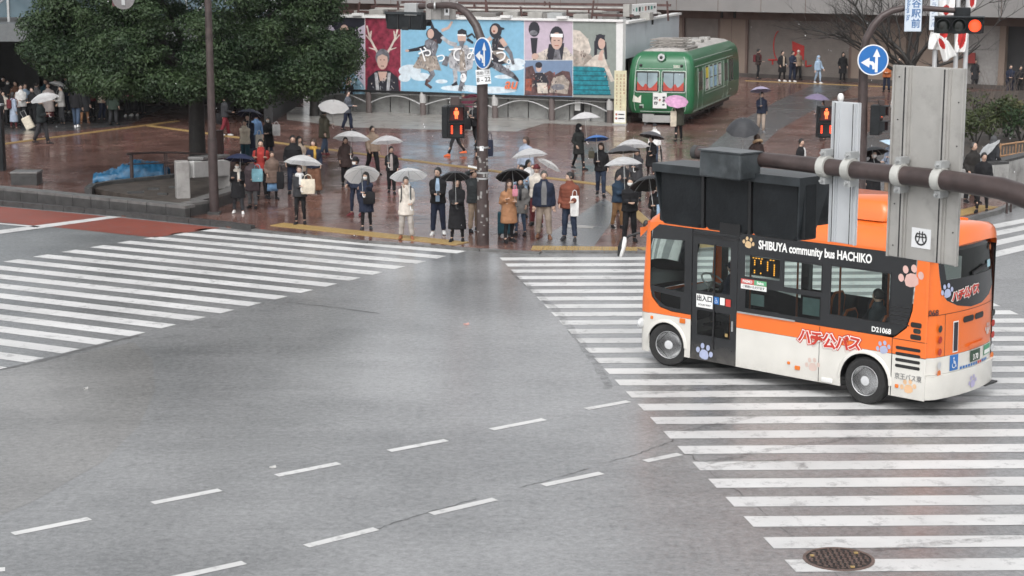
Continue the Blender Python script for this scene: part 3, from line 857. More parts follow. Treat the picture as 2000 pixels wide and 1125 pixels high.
# leaping figure one: shaggy grey costume
p.limb([(838, 130), (845, 146), (836, 158)], 12, 8, GREY_); p.limb([(836, 156), (832, 164), (843, 172)], 9, 5, BRN)
p.poly([(806, 131), (822, 104), (850, 104), (862, 138), (848, 136), (840, 140), (824, 134), (814, 134)], TAN)
p.poly([(826, 108), (830, 80), (840, 74), (852, 76), (856, 90), (850, 110)], GREY_); p.limb([(832, 92), (815, 96), (797, 99)], 9, 5, INK); p.ell(795, 99, 4, 2.5, FLESH)
p.limb([(850, 82), (862, 66)], 13, 10, BRN); p.limb([(862, 60), (876, 54), (883, 42)], 6, 4, FLESH)
p.ell(845, 66, 13, 12, INK); p.limb([(846, 60), (842, 42)], 9, 2, INK); p.ell(841, 66, 6.5, 9.5, FLESH); p.ell(858, 74, 6, 12, INK)
# leaping figure two: pale quilted costume
p.limb([(888, 136), (890, 152), (888, 164)], 9, 6, GREY2); p.poly([(881, 166), (892, 158), (894, 166), (884, 168)], INK)
p.limb([(905, 130), (906, 150), (898, 178)], 15, 7, GREY_); p.ell(905, 152, 6, 9, WHT)
p.poly([(878, 132), (874, 112), (888, 90), (912, 88), (926, 110), (922, 134), (902, 142)], GREY2); p.limb([(902, 96), (904, 138)], 9, 12, TAN)
p.limb([(892, 88), (878, 84), (862, 72)], 9, 6, GREY2); p.limb([(868, 128), (874, 110)], 12, 8, GREY_)
p.ell(902, 74, 8.5, 12, FLESH); p.poly([(893, 70), (894, 60), (902, 56), (911, 60), (912, 72), (903, 66)], INK); p.limb([(893, 68), (910, 69)], 3, 3, WHT); p.limb([(912, 72), (922, 66), (928, 74)], 5, 3, INK); p.limb([(912, 76), (924, 84)], 6, 4, INK); p.poly([(896, 80), (908, 80), (904, 92), (898, 90)], GREY_)
# leaping figure three: dark armour
p.limb([(962, 122), (978, 134), (1000, 146), (1011, 156)], 18, 6, GREY_); p.limb([(1004, 148), (1013, 158)], 6, 3, INK)
p.limb([(962, 122), (948, 132), (940, 140)], 13, 8, INK)
p.poly([(956, 118), (962, 76), (978, 70), (986, 84), (982, 104), (992, 122), (980, 126)], INK); p.limb([(978, 76), (988, 90)], 10, 9, FLESH); p.limb([(988, 92), (997, 104), (1003, 126)], 10, 5, GREY_); p.limb([(960, 74), (948, 82)], 8, 6, FLESH)
p.poly([(958, 100), (980, 98), (996, 116), (990, 124), (976, 116)], TAN)
p.ell(968, 60, 12, 15, INK); p.limb([(975, 56), (985, 56)], 8, 3, INK); p.ell(966, 58, 6.5, 8.5, FLESH); p.ell(965, 61, 2.5, 2, RUST)
p.tex(834, 122, 22, 14, 30, (CREAM, GREY_, BRN), 3); p.tex(840, 92, 10, 14, 16, (INK, GREY2), 4); p.tex(900, 112, 20, 22, 34, (WHT, GREY_, INK, TAN), 5); p.tex(972, 96, 12, 22, 20, (GREY_, BRN, GREY2), 6); p.tex(985, 132, 18, 10, 16, (INK, GREY2, BRN), 7); p.tex(905, 160, 5, 14, 8, (INK, GREY2), 8)
p.done('poster_panel', ad)
def _unused(): pass
def board_text(body, px, py, size_px, m, bold=0.0, shear=0.0, sx=1.0):
    x, z = bpt(px, py); s = size_px * abs(bpt(px, py)[1] - bpt(px, py + 1)[1])
    return text(body, s, m, ad, Vector((x, -.062, z)), (1, 0, 0), (0, 0, 1), bold=bold, shear=shear, sx=sx)
for ch, px, py, sz in (('や', 831, 108, 33), ('っ', 862, 112, 25), ('て', 890, 108, 33), ('み', 925, 107, 31), ('よ', 955, 108, 30), ('う', 980, 109, 33), ('。', 1003, 114, 30)):
    board_text(ch, px, py, sz, WHT, bold=.006)
board_text('au', 998, 164, 30, ORG, bold=.012, shear=.3)

p = Print(); p.poly(panel_rect(1024, None, 1118, 117), MAUVE)
p.poly([(1036, 117), (1050, 104), (1074, 92), (1106, 92), (1119, 110), (1119, 117)], CREAM); p.poly([(1066, 117), (1072, 86), (1102, 84), (1098, 117)], INK); p.poly([(1080, 117), (1084, 96), (1092, 96), (1096, 117)], GREY_)
p.ell(1087, 72, 14, 21, INK); p.ell(1087, 80, 11, 17, FLESH); p.poly([(1075, 66), (1099, 66), (1099, 73), (1075, 72)], WHT)
p.limb([(1081, 79), (1085, 79)], 1.8, 1.8, BRN); p.limb([(1089, 79), (1093, 79)], 1.8, 1.8, BRN); p.limb([(1083, 89), (1091, 89)], 1.6, 1.6, RUST)
p.ell(1043, 57, 11, 15, INK); p.limb([(1043, 74), (1043, 100), (1044, 117)], 14, 5, INK); p.ell(1045, 110, 7, 6, FLESH); p.ell(1042, 64, 8, 5, GREY_)
p.tex(1060, 108, 14, 8, 10, (TAN, GREY_), 9); p.tex(1108, 106, 8, 9, 8, (TAN, GREY_), 10)
p.done('poster_panel', ad)
p = Print(); p.poly(panel_rect(1024, 118, 1118, None), DUSK)
p.poly([(1024, 186), (1026, 132), (1040, 128), (1048, 150), (1074, 138), (1084, 146), (1098, 138), (1112, 140), (1118, 170), (1118, 188)], BRN); p.poly([(1072, 180), (1080, 152), (1100, 146), (1112, 160), (1108, 184)], TAN)
p.poly([(1040, 168), (1046, 142), (1062, 142), (1072, 160), (1068, 176)], INK); p.ell(1052, 133, 5.5, 8, FLESH); p.ell(1052, 127, 7, 6, INK)
p.poly([(1048, 162), (1068, 162), (1070, 182), (1050, 182)], CREAM); p.poly([(1026, 154), (1038, 154), (1038, 178), (1026, 176)], RUST); p.ell(1090, 170, 14, 6, GREY_)
p.tex(1072, 162, 42, 20, 46, (INK, TAN, CREAM, RUST, GREY_), 11, 2.2)
p.done('poster_panel', ad)
p = Print(); p.poly(panel_rect(1119, None, 1203, None), SAGE)
p.poly([(1119, 58), (1132, 60), (1148, 76), (1154, 96), (1152, 104), (1119, 94)], CREAM); p.poly([(1119, 92), (1152, 104), (1164, 124), (1160, 130), (1119, 128)], TAN); p.limb([(1119, 94), (1152, 104)], 4, 4, CREAM)
for i in range(6):
    y = 134 + i * 9.2
    p.limb([(1119, y), (1150, y + .8), (1182 + i * 2, y + 1)], 8.6, 8, TEAL); p.limb([(1119, y + 4.6), (1184 + i * 2, y + 5.4)], 1.6, 1.6, TEALD)
p.ell(1172, 82, 10, 16, INK); p.limb([(1164, 80), (1163, 112)], 7, 5, INK); p.limb([(1181, 82), (1184, 116)], 6, 4, INK)
p.poly([(1140, 128), (1162, 108), (1178, 104), (1186, 126), (1200, 158), (1193, 160), (1180, 132)], CREAM); p.ell(1175, 85, 7, 11, FLESH); p.limb([(1172, 118), (1174, 104), (1178, 98)], 9, 5, FLESH)
p.poly([(1164, 68), (1182, 68), (1180, 78), (1172, 74), (1166, 80)], INK)
p.tex(1134, 80, 15, 16, 12, (TAN, CREAM), 12); p.tex(1140, 112, 18, 12, 14, (CREAM, BRN, SAGE), 13); p.tex(1186, 140, 8, 16, 10, (TAN, FLESH), 14)
p.done('poster_panel', ad)

# wall, posts and curved rails below the board
cw = thing('concrete_wall', 'grey ribbed concrete wall under the advertising board', 'wall', BO, math.atan2(bd_.y, bd_.x))
x = xl
while x < xr - .2:
    w = min(1.02, xr - x); MB().box(x + w / 2, .85 + rnd.uniform(-.008, .008), .5, w - .03, .25, 1.0).obj('panel', M_CONCWALL, cw); x += 1.05
MB().box((xl + xr) / 2, .92, .49, xr - xl, .2, .96).obj('core', M_DARKIN, cw)
MB().box((xl + xr) / 2, .82, 1.03, xr - xl, .36, .07).obj('coping', M_STONETOP, cw)
for px, kind in ((718, 0), (824, 1), (965, 1), (1076, 0), (1190, 1)):
    x = bpt(px, 200)[0]
    po = thing('board_post', {718: 'plain brown post under the maroon poster panel', 824: 'brown post with pale wrap under the leaping figures', 965: 'brown post with pale wrap beside the crossing signal pole', 1076: 'plain brown post under the brown poster panel', 1190: 'brown post with pale wrap at the right end of the board'}[px], 'post', BO + bd_ * x, math.atan2(bd_.y, bd_.x), 'posts holding up the advertising board')
    MB().tube([(0, .12, PZ), (0, .12, z_bot)], .15, 12).obj('shaft', mat('post_brown', (.13, .105, .10), .45), po, 60)
    if kind: MB().tube([(0, .12, .62), (0, .12, 1.12)], .165, 12).obj('pale_wrap', mat('post_wrap', (.45, .44, .43), .5), po, 60)
rlg = thing('curved_railing', 'white arched railing in front of the concrete wall', 'railing', BO, math.atan2(bd_.y, bd_.x))
M_RAIL = mat('white_rail', (.5, .5, .5), .4)
xsr = [bpt(px, 200)[0] for px in (610, 718, 824, 965, 1076, 1190)]
for a, b in zip(xsr[:-1], xsr[1:]):
    MB().tube([(a + (b - a) * i / 12, .1, .48 + .42 * math.sin(math.pi * i / 12)) for i in range(13)], .03, 6).obj('arch', M_RAIL, rlg, 60)
MB().tube([(xl, .1, .98), (xr, .1, .98)], .025, 6).obj('top_rail', M_RAIL, rlg, 60)
x = bpt(1121, 215)[0]
nb = thing('notice_box', 'small dark notice box with pale sheet on the wall under the board', 'notice box', BO + bd_ * x - bnrm * .55, math.atan2(bd_.y, bd_.x))
MB().box(0, .0, .8, .42, .2, 1.1).obj('box', M_BLACK, nb); MB().box(-.02, -.105, .75, .28, .012, .5).obj('sheet', M_PAPER, nb)

# ------------------------------------------------------------------ low kiosk building behind the board
M_KWALL = mat('kiosk_white_panel', (.50, .54, .58), .45, 0, .05, 1, dirt=.25, dirtcol=(.3, .32, .34), dscale=.6)
kA = BO + bd_ * (xr + .3) - bnrm * .35
kB = dp(1327, 60, kA.y + 13.5); kB = Vector((kB.x, kB.y, 0)); kA = Vector((kA.x, kA.y, 0))
kd = (kB - kA).normalized(); kl = (kB - kA).length
ki = thing('kiosk_building', 'white panelled low kiosk building behind the green train carriage', 'building', kA, math.atan2(kd.y, kd.x))
zk0 = plane_pt(1250, 108, kA, Vector((kd.y, -kd.x, 0))).z; zk1 = plane_pt(1250, 42, kA, Vector((kd.y, -kd.x, 0))).z
# local x runs back along the white side wall; +y is behind it (to the left in the photo)
for i in range(6):
    MB().box(kl * (i + .5) / 6, .12, (zk0 + zk1) / 2, kl / 6 - .02, .2, zk1 - zk0).obj('panel', M_KWALL, ki)
MB().box(kl / 2, .16, (zk0 + zk1) / 2, kl, .16, zk1 - zk0 - .02).obj('panel_backing', M_GREYM, ki)
MB().box(kl / 2, .1, zk1 + .05, kl + .1, .4, .1).obj('coping', M_WPLAST, ki)
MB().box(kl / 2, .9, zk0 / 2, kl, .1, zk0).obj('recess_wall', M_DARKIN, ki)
for x in (1.4, 2.6, 4.6):
    MB().box(x, .7, zk0 / 2, .5, .2, zk0 - .3).obj('door', M_CONCWALL, ki)
M_ROOF = mat('wet_roof', (.20, .19, .18), .35, 0, .3, .5, dirt=.4, dscale=.7)
rp = [(0, .2), (kl, .2)]
bl = Matrix.Rotation(-math.atan2(kd.y, kd.x), 4, 'Z')
def KL(p): return bl @ (Vector(p) - kA)
q0 = KL(BO + bd_ * xl - bnrm * .4); q1 = KL(BO + bd_ * xl - bnrm * 14)
MB().prism([(0.1, .3), (kl, .3), (q1.x, q1.y), (q0.x, q0.y)], zk1 - .5, zk1 - .12).obj('roof', M_ROOF, ki)
bm_ = MB(); e0 = KL(BO + bd_ * xl - bnrm * 14); e1 = Vector((kl, .3, 0))
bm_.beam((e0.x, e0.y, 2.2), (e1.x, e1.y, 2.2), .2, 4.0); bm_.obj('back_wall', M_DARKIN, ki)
# roof clutter: pipes, ducts, joists, units
M_STEELBR = mat('rust_brown_steel', (.10, .055, .05), .5, 0, .3, 3)
M_DUCT = mat('pale_duct', (.34, .33, .31), .5, 0, .25, 2)
def roofpt(px, back, z): q = BO + bd_ * bpt(px, 40)[0] - bnrm * back; return KL((q.x, q.y, z))
for k in range(3):
    MB().beam(roofpt(600, 3 + 3.2 * k, zk1 + .28 + .16 * k), roofpt(1188 - 12 * k, 3 + 3.2 * k, zk1 + .28 + .16 * k), .12, .12).obj('roof_beam', M_STEELBR, ki)
for px in range(610, 1190, 34):
    back = rnd.uniform(1.5, 9)
    MB().beam(roofpt(px, back, zk1 - .1), roofpt(px + rnd.uniform(-6, 6), back, zk1 + rnd.uniform(.4, 1.0)), .07, .07).obj('roof_strut', M_STEELBR, ki)
for px in (640, 700, 735, 760, 900, 930, 965, 1010, 1040, 1060, 1100, 1130, 1160, 1180):
    q = roofpt(px, rnd.uniform(1.5, 5), zk1); s = rnd.uniform(.4, 1.1)
    MB().box(q.x, q.y, zk1 + .2, s, .7, rnd.uniform(.25, .5)).obj('roof_unit', rnd.choice((M_DUCT, M_ROOF, M_GREYM)), ki)
for k, back in enumerate((1.2, 3.1, 5.6, 8.2)):
    MB().tube([roofpt(620, back, zk1 + .15 + .1 * k), roofpt(1000 + 40 * k, back, zk1 + .15 + .1 * k), roofpt(1010 + 40 * k, back + 2, zk1 + .15)], .07, 6).obj('pipe', rnd.choice((M_DUCT, M_BLACK)), ki, 60)
# small sign on the roof
s0 = dp(1232, 22, kA.y + 3); s1 = dp(1283, 15, kA.y + 6.2)
sgd = (s1 - s0); sgd.z = 0; sL = sgd.length; sgd.normalize()
sg = thing('roof_sign', 'white direction sign with green and red marks on kiosk roof', 'sign', (s0.x, s0.y, 0), math.atan2(sgd.y, sgd.x))
zt = dp(1232, 9, s0.y).z; zb = dp(1232, 31, s0.y).z
bevel(MB().box(sL / 2, .1, (zt + zb) / 2, sL, .2, zt - zb).obj('panel', M_WPLAST, sg), .02)
MB().box(sL / 2, .1, zb - .06, sL + .05, .26, .1).obj('bottom_rail', M_BROWN, sg)
MB().box(-.18, .1, (zt + zb) / 2, .34, .3, zt - zb + .05).obj('side_box', M_DUCT, sg)
for x in (.3, sL - .3): MB().box(x, .1, (zb + zk1 - .2) / 2, .08, .08, zb - zk1 + .3).obj('leg', M_BLACK, sg)
zc = (zt + zb) / 2
for i, (w, h, m) in enumerate(((.1, .12, INK), (.2, .26, pr('green', (.02, .25, .2))), (.3, .3, INK), (.1, .26, pr('green', (.02, .25, .2))), (.22, .28, RUST), (.24, .26, INK), (.28, .24, pr('green', (.02, .25, .2))), (.26, .14, INK))):
    MB().box(sL * (.1 + .115 * i), -.005, zc + .01 * i, w * .8, .008, h * .7).obj('print', m, sg)   # too small to read in the photo

# ------------------------------------------------------------------ left: station entrance under a canopy
c0 = gp(0, 215)
ce = thing('station_entrance', 'dark station entrance under a glass and steel canopy at far left', 'building', (-26, 84, 0))
zc = dp(30, 72, 78).z
MB().box(0, 1.2, zc + .25, 30, 15, .5).obj('canopy', mat('canopy_grey', (.09, .095, .10), .5), ce)
MB().box(0, -6.4, zc + .2, 30, .3, .75).obj('canopy_edge', mat('canopy_edge', (.12, .13, .135), .45), ce)
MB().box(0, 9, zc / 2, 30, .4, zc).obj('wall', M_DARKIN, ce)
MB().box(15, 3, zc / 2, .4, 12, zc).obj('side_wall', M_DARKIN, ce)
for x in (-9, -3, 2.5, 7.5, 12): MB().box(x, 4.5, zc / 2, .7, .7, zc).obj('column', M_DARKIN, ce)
for x in (-7.5, -2, 4.2, 9.4):
    MB().box(x, 8.7, 1.4, 2.2, .1, 2.2).obj('doorway', mat('dim_shop', (.05, .04, .035), .4), ce)
gl_ = mat('canopy_glass', (.10, .15, .18), .1, 0, .6, .25)
for i in range(10):
    for r_ in range(3): MB().box(-13.4 + 3 * i, -1.5, zc + 1.7 + 2.1 * r_, 2.9, .1, 2.0).obj('glass_pane', gl_, ce)
for i in range(11):
    MB().box(-14.9 + 3 * i, -1.56, zc + 3.8, .1, .14, 6.6).obj('mullion', M_GREYM, ce)
    x = -14.9 + 3 * i
    MB().tube([(x, -6.2, zc + .6), (x + 1.0, -1.6, zc + 2.6)], .05, 6).obj('stay_rod', M_GREYM, ce, 60)
    MB().tube([(x, -6.2, zc + .6), (x - 1.0, -1.6, zc + 2.6)], .05, 6).obj('stay_rod', M_GREYM, ce, 60)
MB().box(0, 3, zc + 5.5, 30, 9, 5).obj('upper_wall', M_FAR, ce)

# ------------------------------------------------------------------ green train carriage
tc = Vector((6.58, 79.9, 0))
tdir = Vector((-3.6, -12.3, 0)).normalized()
tr = thing('train_carriage', 'old green train carriage with rounded front standing on the plaza', 'train', tc, math.atan2(tdir.y, tdir.x))
TG = mat('train_green', (.013, .120, .046), .32, 0, .12, 2, dirt=.3, dirtcol=(.05, .13, .07), coat=.3)
TGD = mat('train_green_dark', (.012, .10, .04), .35, 0, .12, 2)
TSIL = mat('train_trim', (.42, .50, .44), .4, .2, .1, 3)
LEN = 12.7
PROF = [(.55, 1.38, .10), (.75, 1.47, .03), (1.1, 1.50, 0), (2.0, 1.49, .05), (2.5, 1.46, .12), (2.85, 1.40, .22), (3.0, 1.34, .30), (3.14, 1.22, .42), (3.26, 1.0, .62)]
def tprof(z):
    for (z0, w0, f0), (z1, w1, f1) in zip(PROF[:-1], PROF[1:]):
        if z <= z1: t = (z - z0) / (z1 - z0); return w0 + (w1 - w0) * t, f0 + (f1 - f0) * t
    return PROF[-1][1:]
def tring(z, w, f, x_end=-LEN, infl=0.0):
    r = .30; P = []
    hw = w + infl
    for i in range(7):
        a = R(-90 + 90 * i / 6); P.append(Vector((-f + infl - r + r * math.cos(a) - 0.0, -hw + r + r * math.sin(a), z)))
    for i in range(7):
        a = R(90 * i / 6); P.append(Vector((-f + infl - r + r * math.cos(a), hw - r + r * math.sin(a), z)))
    r2 = .2
    for i in range(4):
        a = R(90 + 90 * i / 3); P.append(Vector((x_end + f * .6 + r2 + r2 * math.cos(a), hw - r2 + r2 * math.sin(a), z)))
    for i in range(4):
        a = R(180 + 90 * i / 3); P.append(Vector((x_end + f * .6 + r2 + r2 * math.cos(a), -hw + r2 + r2 * math.sin(a), z)))
    return P
def tfront(y, z, off=0.0):
    w, f = tprof(z); e = max(0, abs(y) - (w - .30)); x = -f - .30 + math.sqrt(max(0, .30 ** 2 - min(e, .295) ** 2))
    return Vector((x + off, y, z))
def tside(x, z, off=0.0, s=1):
    w, f = tprof(z); return Vector((x, s * (w + off), z))
zs = [.55, .65, .75, .9, 1.1, 1.5, 1.9, 2.15, 2.35, 2.55, 2.75, 2.85, 2.95, 3.05, 3.12, 3.2, 3.26]
mb = MB(); mb.loft([tring(z, *tprof(z)) for z in zs]); mb.obj('body', TG, tr, 50)
mb = MB(); mb.loft([tring(3.26, .98, .62), tring(3.34, .80, .8), tring(3.39, .45, 1.0)]); mb.obj('roof', mat('train_roof', (.40, .38, .36), .6, 0, .2, 2, dirt=.5, dirtcol=(.2, .18, .17)), tr, 50)
def tline(pts, r, fn, name='trim_line', m=None): return MB().tube([fn(*q) for q in pts], r, 5).obj(name, m or TSIL, tr, 60)
ff = lambda y, z: tfront(y, z, .012)
fs = lambda x, z: tside(x, z, .012)
tline([(y * .1, .62) for y in range(-9, 10)], .018, ff); tline([(y * .1 * 1.1, 2.52) for y in range(-9, 10)], .014, ff)
for s in (-1, 1): tline([(s * (tprof(z)[0] - .32), z) for z in zs[1:14]], .014, ff)
tline([(-.6 - .5 * i, 2.6) for i in range(21)], .014, fs); tline([(-.6 - .5 * i, 2.9) for i in range(21)], .014, fs); tline([(-3 - .5 * i, 1.25) for i in range(12)], .012, fs)
tline([(-.5 - .5 * i, .64) for i in range(21)], .014, fs)
M_TWIN = mat('train_window', (.26, .33, .36), .15, 0, .25, 1.2)
M_TWIND = mat('train_window_dark', (.035, .04, .04), .12, 0, .25, 2)
M_TRED = mat('train_curtain_red', (.42, .06, .045), .6, 0, .2, 3)
for s in (-1, 1):
    P = rrect(.07, 1.5, 1.12, 2.42, .1) if s > 0 else [(-u, v) for u, v in rrect(.07, 1.5, 1.12, 2.42, .1)][::-1]
    def tess(P, off, m, name, nx=10):
        mb = MB(); mb.panel(P, [], lambda u, v: tfront(u, v, off)); return mb.obj(name, m, tr)
    # strips so that the pane follows the rounded corner
    mb = MB()
    for i in range(10):
        a = .07 + 1.05 * i / 10; b = .07 + 1.05 * (i + 1) / 10
        V = [tfront(s * a, 1.5, .012), tfront(s * b, 1.5, .012), tfront(s * b, 2.4, .012), tfront(s * a, 2.4, .012)]
        mb.add(V, [(0, 1, 2, 3)] if s > 0 else [(3, 2, 1, 0)])
    wf = mb.obj('windscreen', M_TWIND, tr)
    mb = MB()
    for i in range(10):
        a = .14 + .91 * i / 10; b = .14 + .91 * (i + 1) / 10
        V = [tfront(s * a, 1.56, .018), tfront(s * b, 1.56, .018), tfront(s * b, 2.33, .018), tfront(s * a, 2.33, .018)]
        mb.add(V, [(0, 1, 2, 3)] if s > 0 else [(3, 2, 1, 0)])
    mb.obj('pane', M_TWIN, wf)
    mb = MB(); hh = [.42, .3, .2, .12, .1, .26, .3, .14, .2, .3, .4]
    for i in range(10):
        a = .14 + .91 * i / 10; b = .14 + .91 * (i + 1) / 10
        V = [tfront(s * a, 1.56, .024), tfront(s * b, 1.56, .024), tfront(s * b, 1.56 + hh[i + 1], .024), tfront(s * a, 1.56 + hh[i], .024)]
        mb.add(V, [(0, 1, 2, 3)] if s > 0 else [(3, 2, 1, 0)])
    mb.obj('red_display', M_TRED, wf)
    MB().tube([tfront(s * .59, 1.54, .03), tfront(s * .59, 2.36, .03)], .014, 5).obj('bar', M_BLACK, wf)
    fr_ = [(s * u, v) for u, v in rrect(.05, 1.48, 1.14, 2.42, .08)]
    tline(fr_ + fr_[:1], .024, ff, 'window_frame')
    MB().ball(tfront(s * .92, 2.66, .02), .05, .07, .07).obj('marker_lamp', M_BLACK, tr, 60)
    MB().box(*tfront(s * .86, .82, .02), .05, .16, .1).obj('tail_lamp', M_BLACK, tr)
c = tfront(0, 3.02, .06)
MB().tube([c + Vector((-.3, 0, 0)), c + Vector((.1, 0, 0))], [.2, .19], 16).obj('headlamp_housing', TG, tr, 60)
hl = MB().tube([c + Vector((.09, 0, 0)), c + Vector((.13, 0, 0))], [.17, .15], 16).obj('headlamp', M_CHROME, tr, 60)
MB().ball(c + Vector((.12, 0, 0)), .05, .08, .08).obj('bulb', M_TWIND, hl, 60)
def ttext(body, size, m, y, z, bold=.0, off=.03):
    n = Vector((1, 0, .2)); return text(body, size, m, tr, tfront(y, z, off), (0, 1, 0), (-.1, 0, 1), bold=bold)
ttext('5001', .17, pr('ivory', (.72, .7, .62)), .72, 2.62, .002)
MB().box(*tfront(-.0, 1.12, .03), .03, .62, .68).obj('destination_board', M_WPLAST, tr)
for ch, y, z, sz, m in (('渋', -.18, 1.24, .2, INK), ('谷', -.18, 1.02, .2, INK), ('桜', .19, 1.28, .15, INK), ('木', .19, 1.12, .15, INK), ('町', .19, .96, .15, INK), ('●', .01, 1.14, .12, RUST)):
    ttext(ch, sz, m, y, z, .006, .055)
MB().sheet([tfront(-1.24, 1.05, .02), tfront(-.86, 1.0, .02), tfront(-.86, 1.35, .02), tfront(-1.0, 1.22, .02), tfront(-1.2, 1.36, .02)]).obj('white_emblem', pr('ivory', (.72, .7, .62)), tr)
MB().sheet([tfront(-.92, .78, .02), tfront(-.74, .78, .02), tfront(-.74, .94, .02), tfront(-.92, .94, .02)]).obj('plate', TSIL, tr)
# side: doors and windows
for x0, x1 in ((-1.15, -2.35), (-7.95, -9.1)):
    d = MB()
    d.sheet([tside(x0, .7, .012), tside(x1, .7, .012), tside(x1, 2.5, .012), tside(x0, 2.5, .012)][::-1]); do = d.obj('door', TGD, tr)
    for a in (x0 - .12, x0 - .66):
        MB().sheet([tside(a, 1.5, .02), tside(a - .42, 1.5, .02), tside(a - .42, 2.35, .02), tside(a, 2.35, .02)][::-1]).obj('door_pane', M_TWIND, do)
    tline([(x0, .7), (x0, 1.6), (x0, 2.5)], .02, fs, 'door_edge'); tline([(x1, .7), (x1, 1.6), (x1, 2.5)], .02, fs, 'door_edge')
PCOL = [pr('poster_yellow', (.72, .6, .08)), pr('poster_blue', (.42, .6, .72), .3), pr('poster_sky', (.3, .5, .68), .3), pr('poster_mixed', (.6, .56, .55), .4)]
for i, x0 in enumerate((-2.95, -4.05, -5.15, -6.3)):
    x1 = x0 - .82
    w_ = MB().sheet([tside(x0, 1.4, .012), tside(x1, 1.4, .012), tside(x1, 2.46, .012), tside(x0, 2.46, .012)][::-1]).obj('side_window', M_TWIND, tr)
    MB().sheet([tside(x0 - .08, 1.95, .02), tside(x1 + .08, 1.95, .02), tside(x1 + .08, 2.42, .02), tside(x0 - .08, 2.42, .02)][::-1]).obj('poster', PCOL[i], w_)
    MB().sheet([tside(x0 - .08, 1.45, .02), tside(x1 + .08, 1.45, .02), tside(x1 + .08, 1.9, .02), tside(x0 - .08, 1.9, .02)][::-1]).obj('poster', PCOL[1 + (i + 2) % 3], w_)
    fr_ = [(x0 + .03, 1.37), (x1 - .03, 1.37), (x1 - .03, 2.5), (x0 + .03, 2.5), (x0 + .03, 1.37)]
    tline(fr_, .018, fs, 'window_frame')
for i, x0 in enumerate((-9.55, -10.2)):
    MB().sheet([tside(x0, 1.4, .012), tside(x0 - .5, 1.4, .012), tside(x0 - .5, 2.46, .012), tside(x0, 2.46, .012)][::-1]).obj('side_window', M_TWIND, tr)
# underframe, bogies, rails
MB().box(-LEN / 2, 0, .45, LEN - .8, 2.1, .34).obj('underframe', M_BLACK, tr)
for xb in (-2.6, -8.6):
    MB().box(xb, 0, .42, 2.4, 2.0, .3).obj('bogie', M_DKGREY, tr)
    for dx in (-.85, .85):
        MB().tube([(xb + dx, -.85, .42), (xb + dx, .85, .42)], .42, 18).obj('wheelset', M_DKGREY, tr, 50)
for i in range(6): MB().box(-4.0 - .55 * i, 1.0, .55, .4, .3, .36).obj('equipment_box', M_DKGREY, tr)
MB().box(-.35, -.55, .32, .5, .5, .36).obj('coupler_box', M_CONCWALL, tr); MB().box(-.15, .2, .3, .4, 1.1, .3).obj('buffer_beam', M_CONCWALL, tr)
for y in (-.6, .6): MB().box(-LEN / 2, y, .07, LEN + .6, .09, .14).obj('rail', M_STONE, tr)
# roof gear: folded pantograph, vents, walkway
M_PAN = mat('weathered_pantograph', (.30, .28, .26), .5, .3, .3, 8)
mb = MB(); rr_ = random.Random(3)
for k in range(3):
    z = 3.5 + .12 * k
    for y in (-.75 + .1 * k, .75 - .1 * k): mb.tube([(-1.3 - .1 * k, y, z), (-3.4 + .1 * k, y, z)], .035, 5)
    for x in (-1.3, -1.8, -2.35, -2.9, -3.4): mb.tube([(x, -.75, z), (x, .75, z)], .03, 5)
    mb.tube([(-1.3, -.7, z), (-2.3, .7, z + .05)], .025, 5); mb.tube([(-3.4, -.7, z), (-2.4, .7, z + .05)], .025, 5)
for x in (-1.6, -3.1):
    for y in (-.5, .5): mb.tube([(x, y, 3.3), (x, y, 3.55)], .07, 6)
mb.obj('pantograph', M_PAN, tr, 50)
for x, y, s in ((-4.6, .35, .8), (-5.8, -.3, .9), (-7.2, .25, .9), (-8.6, -.2, .8), (-9.7, .2, .7)):
    bevel(MB().box(x, y, 3.44, s, s * .7, .2).obj('roof_vent', M_DUCT, tr), .05)
mb = MB(); mb.box(-2.5, .82, 3.36, 2.6, .28, .05)
for i in range(9): mb.box(-1.3 - .3 * i, .82, 3.28, .05, .3, .2)
mb.obj('roof_walkway', M_PAN, tr)
for i in range(5): MB().tube([(-.9 - .3 * i, -.7 + .2 * i, 3.34), (-.95 - .3 * i, -.4 + .2 * i, 3.5)], .03, 5).obj('conduit', M_PAN, tr)
# pale banner sign standing beside the train
c = gp(1211, 246)
bs = thing('banner_sign', 'tall pale yellow banner sign with red vertical writing beside the train', 'sign', c, R(-14))
zt = dp(1213, 138, c.y).z
MB().box(0, 0, .1 + (zt - .1) / 2, .54, .1, zt - .1).obj('panel', mat('banner_yellow', (.62, .58, .40), .5), bs)
MB().box(0, -.053, .42, .5, .012, .52).obj('white_foot', M_PAPER, bs); MB().box(0, 0, .06, .62, .4, .1).obj('base', M_GREYM, bs)
for col, n_, m in ((-.15, 9, pr('brown_ink', (.3, .16, .1))), (.02, 12, pr('brown_ink', (.3, .16, .1))), (.17, 6, RUST)):
    mb = MB()                                   # writing too small to read in the photo: one stroke block per character
    for i in range(n_):
        mb.box(col, -.053, zt - .24 - .155 * i, .075, .006, .02); mb.box(col + rnd.uniform(-.015, .015), -.053, zt - .2 - .155 * i, .02, .006, .08); mb.box(col, -.053, zt - .18 - .155 * i, .06, .006, .018)
    mb.obj('print', m, bs)
for z in (.52, .34):
    MB().disc((-.16, -.06, z), (0, 1, 0), .05, .01).obj('red_dot', RUST, bs)
for z in (.52, .34): MB().box(.06, -.062, z, .26, .006, .05).obj('print', INK, bs)
